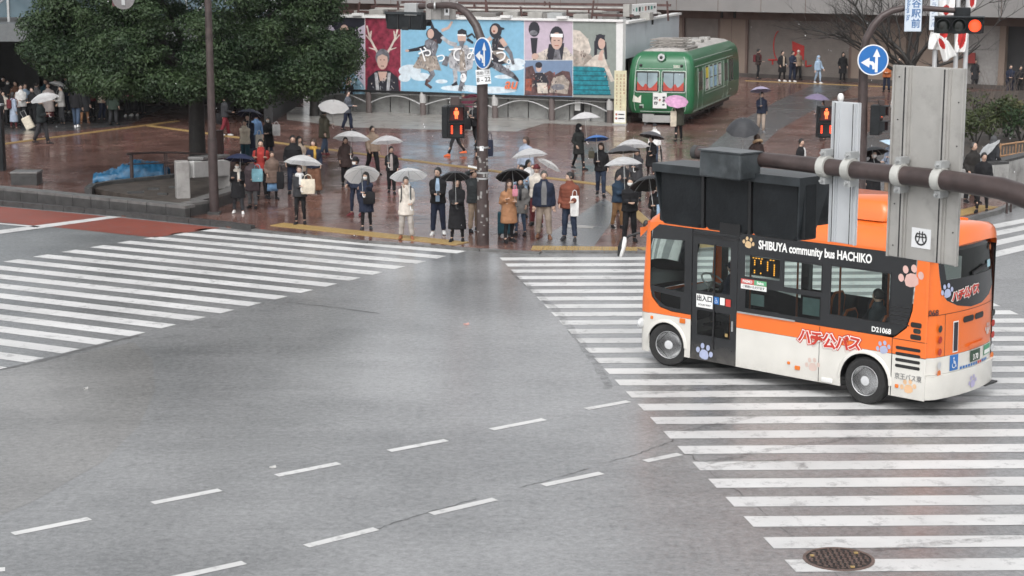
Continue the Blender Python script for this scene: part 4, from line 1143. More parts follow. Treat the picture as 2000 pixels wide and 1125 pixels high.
# ------------------------------------------------------------------ signals, poles, signs
M_BLUE = mat('sign_blue', (.012, .13, .40), .35, 0, .05, 3)
M_SIGNW = mat('sign_white', (.74, .75, .76), .4, 0, .04, 3)
M_LENS = mat('dark_lens', (.03, .035, .032), .15, 0, .3, 20)
M_RED = emit('lit_red', (1.0, .06, .018), 1.7)
M_REDMAN = emit('lit_red_man', (1.0, .13, .04), 2.2)
M_EMBER = mat('dark_red_lens', (.09, .012, .01), .3)

def frame(o, right, up=(0, 0, 1)):
    r = Vector(right).normalized(); u = Vector(up); n = r.cross(u).normalized(); u = n.cross(r)
    M = Matrix.Identity(4)
    for i in range(3): M[i][0] = r[i]; M[i][1] = u[i]; M[i][2] = n[i]; M[i][3] = o[i]
    return M                      # local x right, y up, z towards the face

M_HOOD = mat('signal_hood', (.028, .033, .037), .4, 0, .3, 6, .1, 30, spec=.4, dirt=.3, dirtcol=(.07, .078, .083))
def vehicle_signal(label, o, right, w=1.25, h=.44, lit=None, up=(0, 0, 1)):
    """horizontal three-lamp signal; +z is the lamp side. o = centre of the housing"""
    t = thing('traffic_signal', label, 'traffic light')
    t.matrix_world = frame(o, right, up)
    m = w / 3
    for i in (-1, 0, 1):
        bk = MB()
        bk.loft([[Vector((i * m + x * sc_, y * sc_, z)) for x, y in rrect(-m / 2 + .012, -h / 2, m / 2 - .012, h / 2, .05)] for z, sc_ in ((-.13, .93), (-.11, 1), (.06, 1))])
        bk.obj('lamp_housing', M_DKGREY, t, 40)
        vz = MB(); n = 20; r0 = m * .46
        A_ = [R(-35 + 250 * k / n) for k in range(n + 1)]
        out = [[Vector((i * m + r0 * math.cos(a), r0 * math.sin(a) - .0, z)) for a in A_] for z in (.05, .30)]
        inn = [[Vector((i * m + (r0 - .012) * math.cos(a), (r0 - .012) * math.sin(a), z)) for a in A_] for z in (.30, .05)]
        vz.loft(out + inn, False, closed=False); vz.obj('visor', M_DKGREY, t, 60)
        MB().ball((i * m, 0, .05), m * .42, m * .42, .035, 18, 8).obj('lens', M_RED if lit == i else M_LENS, t, 90)
    bevel(MB().box(0, 0, -.03, w + .06, h * .94, .14).obj('back_frame', M_DKGREY, t), .015)
    hd = MB(); hd.box(0, h / 2 + .025, .01, w + .07, .03, .37); hd.box(0, h / 2 - .004, -.168, w + .07, .045, .015)
    hd.obj('rain_hood', M_HOOD, t)
    for s in (-1, 1):
        sp = MB(); xo = w / 2 + .03; xb = w / 2 - .02
        q = [(xo, h / 2 + .01, -.165), (xo, h / 2 + .01, .2), (xb, -h / 2 * .92, .06), (xb, -h / 2 * .92, -.12)]
        V = [(s * x, y, z) for x, y, z in q] + [(s * (x - .014), y, z) for x, y, z in q]
        sp.add(V, [(0, 1, 2, 3), (7, 6, 5, 4), (0, 3, 7, 4), (1, 5, 6, 2), (0, 4, 5, 1), (3, 2, 6, 7)])
        sp.obj('side_plate', M_HOOD, t)
    MB().box(-.05, -h / 2 + .03, -.138, .22, .09, .006).obj('rating_plate', M_BLACK, t)
    for i in (-.5, .5): MB().box(i * m, 0, -.125, .03, h * .96, .03).obj('clamp_strip', M_BLACK, t)
    return t

def ped_signal(label, o, right, h=.9, w=.44):
    t = thing('pedestrian_signal', label, 'pedestrian signal'); t.matrix_world = frame(o, right)
    bevel(MB().box(0, 0, -.1, w, h, .26).obj('housing', M_DKGREY, t), .02)
    for s in (1, -1):
        y = s * h * .25
        MB().box(0, y, .035, w * .82, h * .4, .012).obj('face_plate', M_EMBER if s > 0 else M_BLACK, t)
        hd = MB(); hd.box(0, y + h * .215, .12, w * .92, .015, .2)
        for q in (-1, 1): hd.box(q * w * .45, y + h * .05, .1, .015, h * .33, .15)
        hd.obj('visor', M_DKGREY, t)
    man = MB(); y = h * .25
    man.panel(circ(0, y + .115, .034, 10), [], lambda u, v: Vector((u, v, .046)))
    man.panel([(-.062, y + .07), (-.062, y - .02), (-.036, y - .03), (-.036, y - .13), (-.008, y - .13), (-.004, y - .05), (.004, y - .05), (.008, y - .13), (.036, y - .13), (.036, y - .03), (.062, y - .02), (.062, y + .07)], [], lambda u, v: Vector((u, v, .046)))
    man.obj('red_man', M_REDMAN, t)
    for q in (-1, 1):
        for k in range(4): MB().box(q * w * .28, -h * .33 + k * .055, .046, .045, .045, .006).obj('countdown_bar', M_RED, t)
    return t

def round_sign(label, o, right, r=.4, arrows=True, up=(0, 0, 1)):
    t = thing('direction_sign', label, 'road sign'); t.matrix_world = frame(o, right, up)
    fn = lambda z: (lambda u, v: Vector((u, v, z)))
    MB().tube([(0, 0, -.012), (0, 0, .012)], r, 40).obj('plate', M_SIGNW, t, 40)
    MB().panel(circ(0, 0, r * .925, 40), [], fn(.016)).obj('blue_field', M_BLUE, t)
    a = MB(); k = r / .4
    up_ = [(.055, -.32), (.125, -.32), (.125, .08), (.185, .08), (.09, .29), (-.005, .08), (.055, .08)]
    a.panel([(x * k, y * k) for x, y in up_], [], fn(.02))
    lf = [(.05, -.24), (.05, -.1), (.0, -.04), (-.09, -.03), (-.09, .06), (-.31, -.07), (-.09, -.2), (-.09, -.115), (-.04, -.125), (-.012, -.16), (-.012, -.24)]
    a.panel([(x * k, y * k) for x, y in lf], [], fn(.0205))
    a.obj('white_arrows', M_SIGNW, t)
    return t

def sign_back(label, o, right, w, h, m, up=(0, 0, 1), emblem=None, ch=(-.28, .28)):
    """rear of an aluminium sign: sheet, two stiffening channels; +z faces the viewer"""
    t = thing('sign_panel', label, 'road sign'); t.matrix_world = frame(o, right, up)
    bevel(MB().box(0, 0, 0, w, h, .012).obj('sheet', m, t), .004, 1)
    for c in ch:
        x = c * w
        cw = min(.05, w * .11); cb = MB(); cb.box(x, 0, .022, cw, h * .985, .03)
        for q in (-1, 1): cb.box(x + q * cw * .64, 0, .012, cw * .3, h * .99, .012)
        cb.obj('channel', m, t)
        MB().box(x, 0, .0385, cw * .2, h * .985, .003).obj('channel_slot', M_BLACK, t)
    for q in (-1, 1): MB().box(q * (w / 2 - .008), 0, .014, .014, h, .02).obj('flange', m, t)
    for i in range(9):
        MB().disc((w * (.42 if i % 2 else -.42), h * (-.44 + .11 * i), .008), (0, 0, 1), .005, .006, 8).obj('rivet', M_BLACK, t)
    return t

def clamp(parent_mw, p, axis, r, m, parent):
    pass

# ---- centre pole with the left-hand arm
c = gp(943, 481)
zb = 5.2
cp = thing('signal_pole', 'brown signal pole at the kerb, arm bent to the left', 'pole', c)
path = [Vector((0, 0, 0)), Vector((0, 0, 2.5)), Vector((0, 0, 4.6))]
def CP(p): return Vector(p) - c
pe = [dp(944, 110, c.y), dp(940, 78, c.y), dp(930, 50, c.y + .2), dp(914, 27, c.y + .4), dp(895, 13, c.y + .6), dp(878, 10, c.y + .8), dp(840, 11.5, c.y + 1.2), dp(795, 13, c.y + 1.7)]
path += [CP(p) for p in pe]
MB().tube(path, [.15, .145, .14, .135, .12, .11, .10, .09, .085, .08, .075, .07][:len(path)], 14).obj('shaft', M_BROWN, cp, 60)
MB().tube([(0, 0, 0), (0, 0, 1.2)], [.165, .163], 14).obj('sleeve', M_BROWN, cp, 60)
for z in (1.75, 2.55, 1.9): MB().tube([(0, 0, z), (0, 0, z + .04)], .16, 14).obj('steel_band', M_GREYM, cp, 60)
rw_ = random.Random(5)
mb = MB()
for i in range(26):     # torn sticker remains on the pole
    a = rw_.uniform(-2.4, -.7); z = rw_.uniform(.3, 2.4); mb.box(.16 * math.cos(a), .16 * math.sin(a), z, .05, .012, rw_.uniform(.02, .1), M=Matrix.Rotation(a + math.pi / 2, 3, 'Z'))
st_ = mb.obj('sticker_remains', M_CONC, cp); st_['kind'] = 'stuff'
MB().box(-.02, -.15, 2.55, .1, .012, .12).obj('number_plate', M_SIGNW, cp)
o = dp(795, 42, c.y + 1.7)
ar = (dp(840, 11.5, c.y + 1.2) - dp(795, 13, c.y + 1.7)); ar.z = 0
vehicle_signal('dark traffic light seen from behind on the bent arm over the poster board', o, Vector((-.80, .60, 0)), 1.2, .42, up=(.05, 0, 1))
hb = MB().box(0, 0, 0, .42, .3, .32, M=Matrix.Rotation(R(-37), 3, 'Z')).obj('hanger_box', M_GREYM, cp); hb.location = CP(dp(808, 18, c.y + 1.55)); bevel(hb, .02)
# sign backs on that arm
sg1 = sign_back('grey sign backs hanging behind the bent arm above the posters', dp(861, 6, c.y + 1.15), Vector((1, -.1, 0)), .78, .85, mat('sign_back_grey', (.30, .29, .28), .5, .3, .15, 4, dirt=.5), ch=(-.3, .02, .3))
MB().box(.16, -.22, .042, .13, .19, .006).obj('white_plate', M_SIGNW, sg1); MB().box(.16, -.20, .047, .06, .09, .004).obj('dark_mark', M_BLACK, sg1)
for px in (849, 872, 893):
    q = CP(dp(px, 11.5, c.y + 1.05)); MB().tube([q + Vector((-.02, 0, 0)), q + Vector((.02, 0, 0))], .10, 12).obj('clamp_band', M_GREYM, cp, 60)
round_sign('blue oval looking round sign turned obliquely on the central pole', dp(943, 104, c.y - .25), Vector((.55, -.80, 0)).normalized(), .40)
pl_ = thing('plate_sign', 'white plate reading 8 - 22 below the blue sign on central pole', 'road sign'); pl_.matrix_world = frame(dp(944, 150, c.y - .25), Vector((.93, .0, .08)))
pw, ph = .37, .37
MB().box(0, 0, 0, pw, ph, .015).obj('plate', M_SIGNW, pl_)
text('8 - 22', .155, M_BLACK, pl_, Vector((0, -.075, .009)), (1, 0, 0), (0, 1, 0), bold=.003, sx=.95)
text('路線バス', .105, M_BLACK, pl_, Vector((0, .09, .009)), (1, 0, 0), (0, 1, 0), sx=.8)
MB().box(0, .02, .01, .33, .006, .004).obj('rule', M_BLACK, pl_)
MB().tube([CP(dp(944, 100, c.y)) + Vector((0, -.14, -.2)), CP(dp(944, 100, c.y)) + Vector((0, -.23, -.2))], .04, 8).obj('sign_bracket', M_GREYM, cp, 60)
# pedestrian signals on the pole
o = dp(891, 238, c.y - .2)
ped_signal('lit red man pedestrian signal facing us on the central pole', o, Vector((.98, .16, 0)), .84, .42)
o2 = dp(882, 238, c.y + .34)
ped_signal('pedestrian signal seen edge on with orange glow, left of the central pole', o2, Vector((.12, .99, 0)), .82, .38)
MB().beam(CP(dp(884, 196, c.y)), CP(dp(936, 193, c.y)), .05, .07).obj('bracket_arm', M_BROWN, cp)
MB().beam(CP(dp(884, 204, c.y)), CP(dp(936, 205, c.y)), .04, .05).obj('bracket_arm', M_BROWN, cp)
MB().box(*CP(dp(889, 198, c.y - .1)), .22, .22, .24).obj('joint_box', M_BROWN, cp)

# ---- street lamp post on the left
c = gp(419, 421)
lp = thing('street_lamp', 'tall plain brown lamp post standing in front of the tree', 'street lamp', c)
MB().tube([(0, 0, 0), (0, 0, 2.3), (0, 0, 8.2), (-.25, 0, 8.9), (-.9, 0, 9.3), (-2.0, 0, 9.45)], [.125, .115, .09, .085, .075, .06], 12).obj('shaft', M_BROWN, lp, 60)
MB().tube([(0, 0, 0), (0, 0, 2.25)], [.14, .135], 12).obj('sleeve', mat('brown_sleeve', (.05, .035, .034), .5, 0, .3, 6), lp, 60)
MB().tube([(-2.0, 0, 9.45), (-2.3, 0, 9.47), (-2.9, 0, 9.42), (-3.0, 0, 9.4)], [.09, .15, .15, .06], 12, flat=.5).obj('lamp_head', M_GREYM, lp, 60)
MB().box(.0, -.02, .06, .34, .34, .12).obj('base', M_STONE, lp)
MB().tube([(0, 0, 7.65), (-2.66, -.1, 7.70)], [.05, .04], 8).obj('sign_arm', M_BROWN, lp, 60)
o = dp(241, -4, c.y - .15)
t = thing('round_sign_back', 'grey back of a round sign hanging before the tree top', 'road sign'); t.matrix_world = frame(o, (1, 0, 0))
MB().tube([(0, 0, -.012), (0, 0, .012)], .32, 32).obj('plate', mat('dull_plate', (.17, .16, .16), .5, .2), t, 40)
mb = MB(); mb.box(0, .05, .025, .1, .5, .03); mb.box(0, .08, .03, .34, .06, .02); mb.obj('bracket', M_GREYM, t)
MB().box(-.08, .02, -.05, .5, .5, .03).obj('second_plate', mat('maroon_plate', (.10, .03, .035), .4), t)

# ---- right pole behind the big sign
Yp = 48.0
c0 = dp(1686, 200, Yp); c = Vector((c0.x, Yp, 0))
rp_ = thing('signal_pole', 'brown signal pole beyond the bus, arm bent to the right', 'pole', c)
def RP(p): return Vector(p) - c
pe = [dp(1686, 150, Yp), dp(1687, 100, Yp), dp(1693, 74, Yp), dp(1706, 50, Yp), dp(1722, 32, Yp), dp(1742, 21, Yp), dp(1765, 16, Yp), dp(1790, 15, Yp), dp(1830, 18, Yp), dp(1868, 21, Yp)]
MB().tube([Vector((0, 0, 0)), Vector((0, 0, 2.5))] + [RP(p) for p in pe], [.15, .14, .125, .11, .10, .10, .095, .09, .085, .08, .075, .07], 14).obj('shaft', M_BROWN, rp_, 60)
round_sign('blue round sign with ahead and left arrows facing us on the right pole', dp(1705, 117, Yp - .4), Vector((.98, -.1, 0)), .405)
MB().beam(RP(dp(1690, 117, Yp)), RP(dp(1705, 117, Yp - .36)), .05, .05).obj('sign_bracket', M_GREYM, rp_)
vehicle_signal('traffic light showing red at the right end on the bent arm', dp(1873, 50, Yp - .1), Vector((.96, -.22, 0)), 1.22, .42, lit=1, up=(-.03, 0, 1))
hb = MB().box(0, 0, 0, .4, .25, .26).obj('hanger_box', M_DKGREY, rp_); hb.location = RP(dp(1879, 24, Yp)); bevel(hb, .02)
np_ = thing('name_plate', 'pale blue vertical station name plate hung from the right signal arm', 'sign'); np_.matrix_world = frame(dp(1784, 18, Yp - .2), (1, -.05, 0))
MB().box(0, 0, 0, .44, 1.16, .04).obj('panel', mat('plate_blue', (.50, .57, .66), .35, 0, .06, 3), np_)
MB().box(0, 0, .021, .40, 1.12, .006).obj('field', mat('plate_blue2', (.58, .64, .71), .35, 0, .06, 3), np_)
M_PBLUE = mat('letter_blue', (.08, .17, .34), .4)
for i, ch in enumerate('渋谷駅前'): text(ch, .25, M_PBLUE, np_, Vector((.07, .40 - .262 * i, .026)), (1, 0, 0), (0, 1, 0), bold=.006)
text('Shibuya Sta.', .125, M_PBLUE, np_, Vector((-.135, -.02, .026)), (0, -1, 0), (1, 0, 0), bold=.003)
# pedestrian signals on brackets
MB().beam(RP(dp(1615, 199, Yp)), RP(dp(1728, 190, Yp)), .05, .07).obj('bracket_arm', M_BROWN, rp_)
MB().beam(RP(dp(1690, 197, Yp)), RP(dp(1728, 200, Yp)), .04, .05).obj('bracket_arm', M_BROWN, rp_)
ped_signal('lit red man pedestrian signal beside the narrow white sign back', dp(1613, 238, Yp - .1), Vector((.99, .08, 0)), .85, .43)
ped_signal('pedestrian signal turned right between the two sign backs, red glow at edge', dp(1719, 234, Yp - .1), Vector((.42, .90, 0)), .80, .38)
for px in (1616, 1721): MB().box(*RP(dp(px, 203, Yp - .05)), .14, .16, .2).obj('joint_box', M_BROWN, rp_)
MB().ball(RP(dp(1642, 191, Yp)), .09, .09, .13).obj('camera_dome', M_WPLAST, rp_, 60)

# ---- flag poles and flags
M_FLAG = mat('flag_white', (.74, .74, .73), .75, 0, .06, 3)
M_FRED = mat('flag_red', (.45, .02, .018), .75)
M_POLEW = mat('pole_white', (.52, .53, .54), .4, .2, .06, 3)
Yf = 60.0
for px, lab in ((1822, 'pale flag pole carrying the narrow banner, leftmost of the three'), (1863, 'pale flag pole in the middle of the three'), (1882, 'pale flag pole at the right of the three, under the red light')):
    g = dp(px, 200, Yf); f = thing('flag_pole', lab, 'flag pole', (g.x, Yf, 0), group='flag poles on the plaza')
    MB().tube([(0, 0, 0), (0, 0, 11)], [.085, .07], 12).obj('shaft', M_POLEW, f, 60)
    MB().tube([(0, 0, 0), (0, 0, .25)], [.2, .16], 12).obj('base', M_STONE, f, 60)
    for z in (5.2, 6.9): MB().tube([(0, 0, z), (0, 0, z + .05)], .10, 12).obj('band', M_GREYM, f, 60)
def flag(label, px0, py0, px1, py1, px2, py2, px3, py3, cu, cv, Y, fold=.12, rad=.27, ru=1.0):
    """hanging flag given by its four corners; (cu, cv) centre of the red disc"""
    P = [dp(px0, py0, Y), dp(px1, py1, Y), dp(px2, py2, Y), dp(px3, py3, Y)]
    o = P[0].copy(); mb = MB(); N = 22; V = []
    for j in range(N + 1):
        for i in range(N + 1):
            u, v = i / N, j / N
            p = (P[0] * (1 - u) + P[1] * u) * (1 - v) + (P[3] * (1 - u) + P[2] * u) * v
            p = p + Vector((0, fold * math.sin(u * 9 + v * 2.5), 0)) - o
            V.append(p)
    F = []; mi = []
    for j in range(N):
        for i in range(N):
            F.append((j * N + j + i, j * N + j + i + N + 1, j * N + j + i + N + 2, j * N + j + i + 1))
            mi.append(1 if math.hypot((i + .5) / N - cu, ((j + .5) / N - cv) * ru) < rad else 0)
    mb.add(V, F); mb.m = mi
    t = mb.obj('flag', [M_FLAG, M_FRED], None, 90); t.location = o
    s = t.modifiers.new('thickness', 'SOLIDIFY'); s.thickness = .006
    return tag(t, label, 'flag')
flag('white flag with red disc hanging slack left of the red light', 1818, 62, 1852, 64, 1840, 98, 1813, 96, .75, .12, Yf - .2, .1)
flag('white flag with a red disc fold, twisted and hanging lowest', 1828, 64, 1852, 80, 1868, 108, 1843, 122, .28, .34, Yf - .35, .08, .2)
flag('white flag with large red disc under the red lamp', 1869, 66, 1890, 64, 1884, 102, 1864, 103, .55, .18, Yf - .2, .06, .38, .6)
flag('white flag with red disc at the top above the traffic light', 1832, -12, 1866, -12, 1862, 30, 1834, 30, .5, .75, Yf - .1, .08, .25)
flag('small white flag with red disc right of the traffic light top', 1892, -14, 1908, -8, 1904, 14, 1892, 22, .5, .55, Yf - .1, .05, .34)
bn = thing('banner', 'narrow pale banner with blue vertical writing on the left flag pole', 'banner'); bn.matrix_world = frame(dp(1824, 18, Yf - .2), (1, 0, 0))
MB().box(0, 0, 0, .26, 1.36, .02).obj('cloth', mat('banner_pale', (.60, .65, .70), .6), bn)
for i, ch in enumerate('スクランブル'): text(ch, .19, M_PBLUE, bn, Vector((0, .56 - .215 * i, .012)), (1, 0, 0), (0, 1, 0))

# ------------------------------------------------------------------ foreground: mast arm with signal and sign backs (stands beside the road, just out of frame on the right)
ZA = 5.77
a0 = gp(1360, 297, ZA); a1 = gp(1850, 352, ZA)
ad_ = (a1 - a0).normalized()
back = Vector((-ad_.y, ad_.x, 0))
def on_arm(px, py=0):
    q = plane_pt(px, 297 + (px - 1360) * 55 / 490, a0, back); q.z = ZA; return q
foot = a1 + ad_ * 2.2; foot.z = 0
fp = thing('mast_arm_pole', 'thick brown mast arm crossing in front of the bus at right', 'pole', foot)
def FP(p): return Vector(p) - foot
bend = [a1 + ad_ * t + Vector((0, 0, -dz)) for t, dz in ((.45, .015), (.9, .10), (1.3, .26), (1.65, .50), (1.92, .82), (2.1, 1.2), (2.18, 1.6), (2.2, 2.1))]
MB().tube([FP(p) for p in [a0, a0.lerp(a1, .35), a0.lerp(a1, .7), a1] + bend] + [Vector((0, 0, 1.5)), Vector((0, 0, 0))],
          [.052, .058, .066, .072, .078, .084, .09, .095, .10, .105, .108, .11, .12, .125], 20).obj('arm', M_BROWN, fp, 60)
MB().tube([FP(a0) - ad_ * .02, FP(a0) + ad_ * .03], .056, 20).obj('end_cap', M_STONE, fp, 60)
MB().tube([(0, 0, 0), (0, 0, .05)], .26, 20).obj('base_plate', M_GREYM, fp, 60)
# signal seen from behind
sp0 = a0 + back * .10
S0 = plane_pt(1303, 432, sp0, back); S1 = plane_pt(1588, 471, sp0, back)
sdv = (S1 - S0).normalized(); so = (S0 + S1) / 2 + Vector((0, 0, .23))
vehicle_signal('large dark traffic light seen from behind in front of the bus', so, -sdv, (S1 - S0).length - .06, .46, up=(0, 0, 1))
M_BOXG = mat('weathered_box', (.05, .058, .063), .35, .1, .45, 7, .15, 20, dirt=.7, dirtcol=(.11, .118, .125), dscale=5)
bp0 = a0 - back * .13
hb0 = plane_pt(1386, 318, bp0, back); hb1 = plane_pt(1466, 328, bp0, back); hc = (hb0 + hb1) / 2; hc.z = plane_pt(1425, 321, bp0, back).z
Mh = Matrix.Rotation(math.atan2(ad_.y, ad_.x), 3, 'Z')
hb = MB().box(0, 0, 0, Vector((hb1.x - hb0.x, hb1.y - hb0.y)).length, .24, .205, M=Mh).obj('hanger_box', M_BOXG, fp); hb.location = FP(hc); bevel(hb, .015)
hb2 = MB().box(0, 0, 0, Vector((hb1.x - hb0.x, hb1.y - hb0.y)).length + .02, .255, .012, M=Mh).obj('hanger_lid', M_BOXG, fp); hb2.location = FP(hc + Vector((0, 0, .107)))
# sign backs
back = Vector((-ad_.y, ad_.x, 0))
if back.y < 0: back = -back
def clamps(px, w_, m):
    p = on_arm(px, 338 + (px - 1650) * .085) ; q = FP(p)
    MB().tube([q - ad_ * .035, q + ad_ * .035], .083, 18).obj('clamp_band', m, fp, 60)
    for s in (-1, 1):
        MB().box(*(q + back * .02 + Vector((0, 0, s * .105))), .05, .1, .05, M=Matrix.Rotation(R(-48), 3, 'Z')).obj('clamp_lug', M_GREYM, fp)
        MB().tube([q + back * .1 + Vector((0, 0, s * .105)), q - back * .06 + Vector((0, 0, s * .105))], .011, 7).obj('clamp_bolt', M_GREYM, fp, 60)
M_BAND_ = mat('band_cream', (.50, .50, .47), .45, .2, .15, 6, dirt=.4)
for px in (1612, 1660): clamps(px, .1, M_BAND_)
for px in (1758, 1836): clamps(px, .1, M_BAND_)
M_SBW = mat('sign_back_white', (.56, .58, .60), .42, .2, .06, 3, dirt=.25, dirtcol=(.35, .36, .37), dscale=4)
M_SBG = mat('sign_back_aluminium', (.40, .39, .37), .5, .15, .14, 2.2, dirt=.6, dirtcol=(.17, .16, .15), dscale=3.5)
def arm_panel(label, pxl, pxr, py, tops, bots, m, ch, off):
    p0 = on_arm((pxl + pxr) / 2, py) + back * off
    top = plane_pt(*tops, p0, back); bot = plane_pt(*bots, p0, back)
    w = (plane_pt(pxr, py + 3, p0, back) - plane_pt(pxl, py - 3, p0, back)); w.z = 0
    return sign_back(label, (top + bot) / 2, ad_, w.length, (top - bot).length, m, up=(top - bot), ch=ch), (top - bot)
arm_panel('narrow white sign back clamped to the mast arm before the bus roof', 1627, 1680, 335, (1663, 200), (1639, 474), M_SBW, (-.33, .33), .10)
big, upv = arm_panel('large weathered grey sign back with a round emblem sticker', 1741, 1880, 355, (1825, 131), (1793, 508), M_SBG, (-.30, .25), .11)
MB().box(-.01, -upv.length / 2 + .165, .0085, .17, .145, .003).obj('sticker', M_SIGNW, big)
e = MB(); cx, cy, z = -.01, -upv.length / 2 + .165, .0125
def ring2(cx, cy, r0, r1, a0, a1, n=20):
    P = [(cx + r1 * math.cos(R(a0 + (a1 - a0) * i / n)), cy + r1 * math.sin(R(a0 + (a1 - a0) * i / n))) for i in range(n + 1)]
    Q = [(cx + r0 * math.cos(R(a0 + (a1 - a0) * i / n)), cy + r0 * math.sin(R(a0 + (a1 - a0) * i / n))) for i in range(n + 1)]
    return P, Q
def ringadd(mb, cx, cy, r0, r1, a0, a1, z, n=20):
    P, Q = ring2(cx, cy, r0, r1, a0, a1, n)
    V = [(*p, z) for p in P] + [(*p, z) for p in Q]
    mb.add(V, [(i, i + 1, n + 2 + i, n + 1 + i) for i in range(n)])
ringadd(e, cx, cy, .041, .053, 128, 412, z)
for a, b in (((-.013, .052), (-.013, .006)), ((.013, .052), (.013, .006)), ((-.047, .010), (.047, .010)), ((-.034, .032), (.034, .032)), ((-.013, .008), (-.017, -.016)), ((-.017, -.016), (-.030, -.034)), ((.013, .008), (.017, -.016)), ((.017, -.016), (.030, -.034))):
    e.beam((cx + a[0], cy + a[1], z + .001), (cx + b[0], cy + b[1], z + .001), .008, .001, up=(0, 0, 1))
e.obj('emblem', M_BLACK, big)
# ------------------------------------------------------------------ the bus (local x forward, y to its left = towards us, z up)
BU = Vector((-0.73288, 0.68036, 0)); BN = Vector((-0.68036, -0.73288, 0)); BO_ = Vector((6.5667, 29.8006, 0))
bus = thing('minibus', 'orange white and black community minibus turning across the crossing', 'bus', BO_, math.atan2(BU.y, BU.x))
BW = mat('bus_white', (.66, .645, .60), .3, 0, .04, 2, coat=.5, dirt=.1, dirtcol=(.4, .38, .34), splash=.28)
BOR = mat('bus_orange', (.78, .16, .022), .28, 0, .04, 2, coat=.6)
BBK = mat('bus_black', (.012, .013, .015), .22, 0, .2, 2, coat=.5, splash=.5)
BGL = glass('bus_glass', (.80, .87, .84), .03, 1.45)
BGD = glass('bus_glass_dark', (.42, .47, .45), .03, 1.5)
M_SEAT = mat('seat_fabric', (.05, .055, .06), .8, 0, .3, 6)
M_ORTRIM = mat('seat_orange', (.45, .12, .03), .5)
YL, YR = 1.04, -1.14
WB = 4.17
XF0, XR0 = 4.56, -1.13       # where the flat side ends, front and rear
SIDE = lambda off: (lambda x, z: Vector((x, YL + off, z)))
def cover(outer, holes, m, name, off=0.0, parent=None):
    """left-hand side panel; mirrored in x so that its normal points out"""
    mb = MB()
    fl = lambda P: [(-x, z) for x, z in P]
    mb.panel(fl(outer), [fl(h) for h in holes], lambda u, v: Vector((-u, YL + off, v)))
    return mb.obj(name, m, parent or bus)
arch = lambda cx, r, a0=180, a1=0, n=16: [(cx + r * math.cos(R(a0 + (a1 - a0) * i / n)), .40 + r * math.sin(R(a0 + (a1 - a0) * i / n))) for i in range(n + 1)]
SK = .24
# lower white panels with wheel arches
cover([(XF0, SK)] + [(XF0, .95)] + [(3.62, .95), (3.62, SK), (3.755, SK)] + arch(WB, .42) + [(4.545, SK)][:0] , [], BW, 'front_fender')
cover([(2.62, SK), (2.62, .94), (-.5, .94), (-.5, SK), (-.46, SK)] + arch(0, .47) + [(.46, SK)], [], BW, 'lower_panel')
cover([(-.508, SK), (-.508, .94), (XR0, .94), (XR0, SK)], [], BW, 'rear_lower_panel')
cover([(2.62, .945), (2.62, 1.21), (-.5, 1.21), (-.5, .945)], [], BOR, 'orange_stripe')
# rear orange quarter with the black window field cut out of it
blk = [(2.62, 1.215), (-.28, 1.215), (-.55, 1.26), (-.74, 1.42), (-.83, 1.7), (-.87, 2.2), (-.89, 2.62), (2.62, 2.62)]
cover([(-.5, .945), (-.5, 1.205), (-.56, 1.24), (-.76, 1.41), (-.85, 1.7), (-.89, 2.2), (-.91, 2.64), (XR0, 2.64), (XR0, .945)], [], BOR, 'rear_quarter')
w_up = [(1.64, 1.79), (.90, 1.79), (.90, 2.24), (1.64, 2.24)]
w_low = [(2.44, 1.31), (.90, 1.31), (.90, 1.70), (2.44, 1.70)]
w_led = [(2.46, 1.88), (1.74, 1.88), (1.74, 2.25), (2.46, 2.25)]
w_rear = [(.70, 1.45), (-.42, 1.45), (-.42, 2.26), (.70, 2.26)]
cover(blk, [w_up, w_low, w_led, w_rear], BBK, 'window_band')
def pane(P, m, name='window_pane', off=-.012): return cover(P, [], m, name, off)
pane(w_up, BGL); pane(w_low, BGD); pane(w_led, BGD, 'display_pane'); pane(w_rear, BGL)
for x in (1.14, ): MB().box(x, YL - .03, 2.015, .04, .03, .45).obj('window_bar', BBK, bus)
for P, t in ((w_rear, .02), (w_up, .018)):
    xs_ = [p[0] for p in P]; zs_ = [p[1] for p in P]
    cover([(max(xs_) + t, min(zs_) - t), (min(xs_) - t, min(zs_) - t), (min(xs_) - t, max(zs_) + t), (max(xs_) + t, max(zs_) + t)], [P], M_BLACK, 'window_seal', .004)
# front: driver's quarter window in black, orange A-pillar
fw_o = [(3.62, 1.04), (4.05, 1.045), (4.32, 1.10), (4.50, 1.26), (4.56, 1.45), (4.56, 2.2), (4.50, 2.50), (4.36, 2.60), (3.62, 2.60)]
fw_w = [(3.78, 1.42), (4.54, 1.47), (4.54, 2.2), (4.5, 2.33), (3.78, 2.36)]
fw_l = [(3.86, 1.10), (4.2, 1.12), (4.42, 1.24), (4.46, 1.36), (3.86, 1.32)]
cover(fw_o, [fw_w, fw_l], BBK, 'front_window_frame')
pane(fw_w, BGL, 'quarter_window'); pane(fw_l, BGD, 'quarter_window')
cover([(3.62, .955), (XF0, .955), (XF0, 1.44), (4.515, 1.25), (4.33, 1.085), (4.05, 1.033), (3.62, 1.03)][::-1], [], BOR, 'orange_stripe')
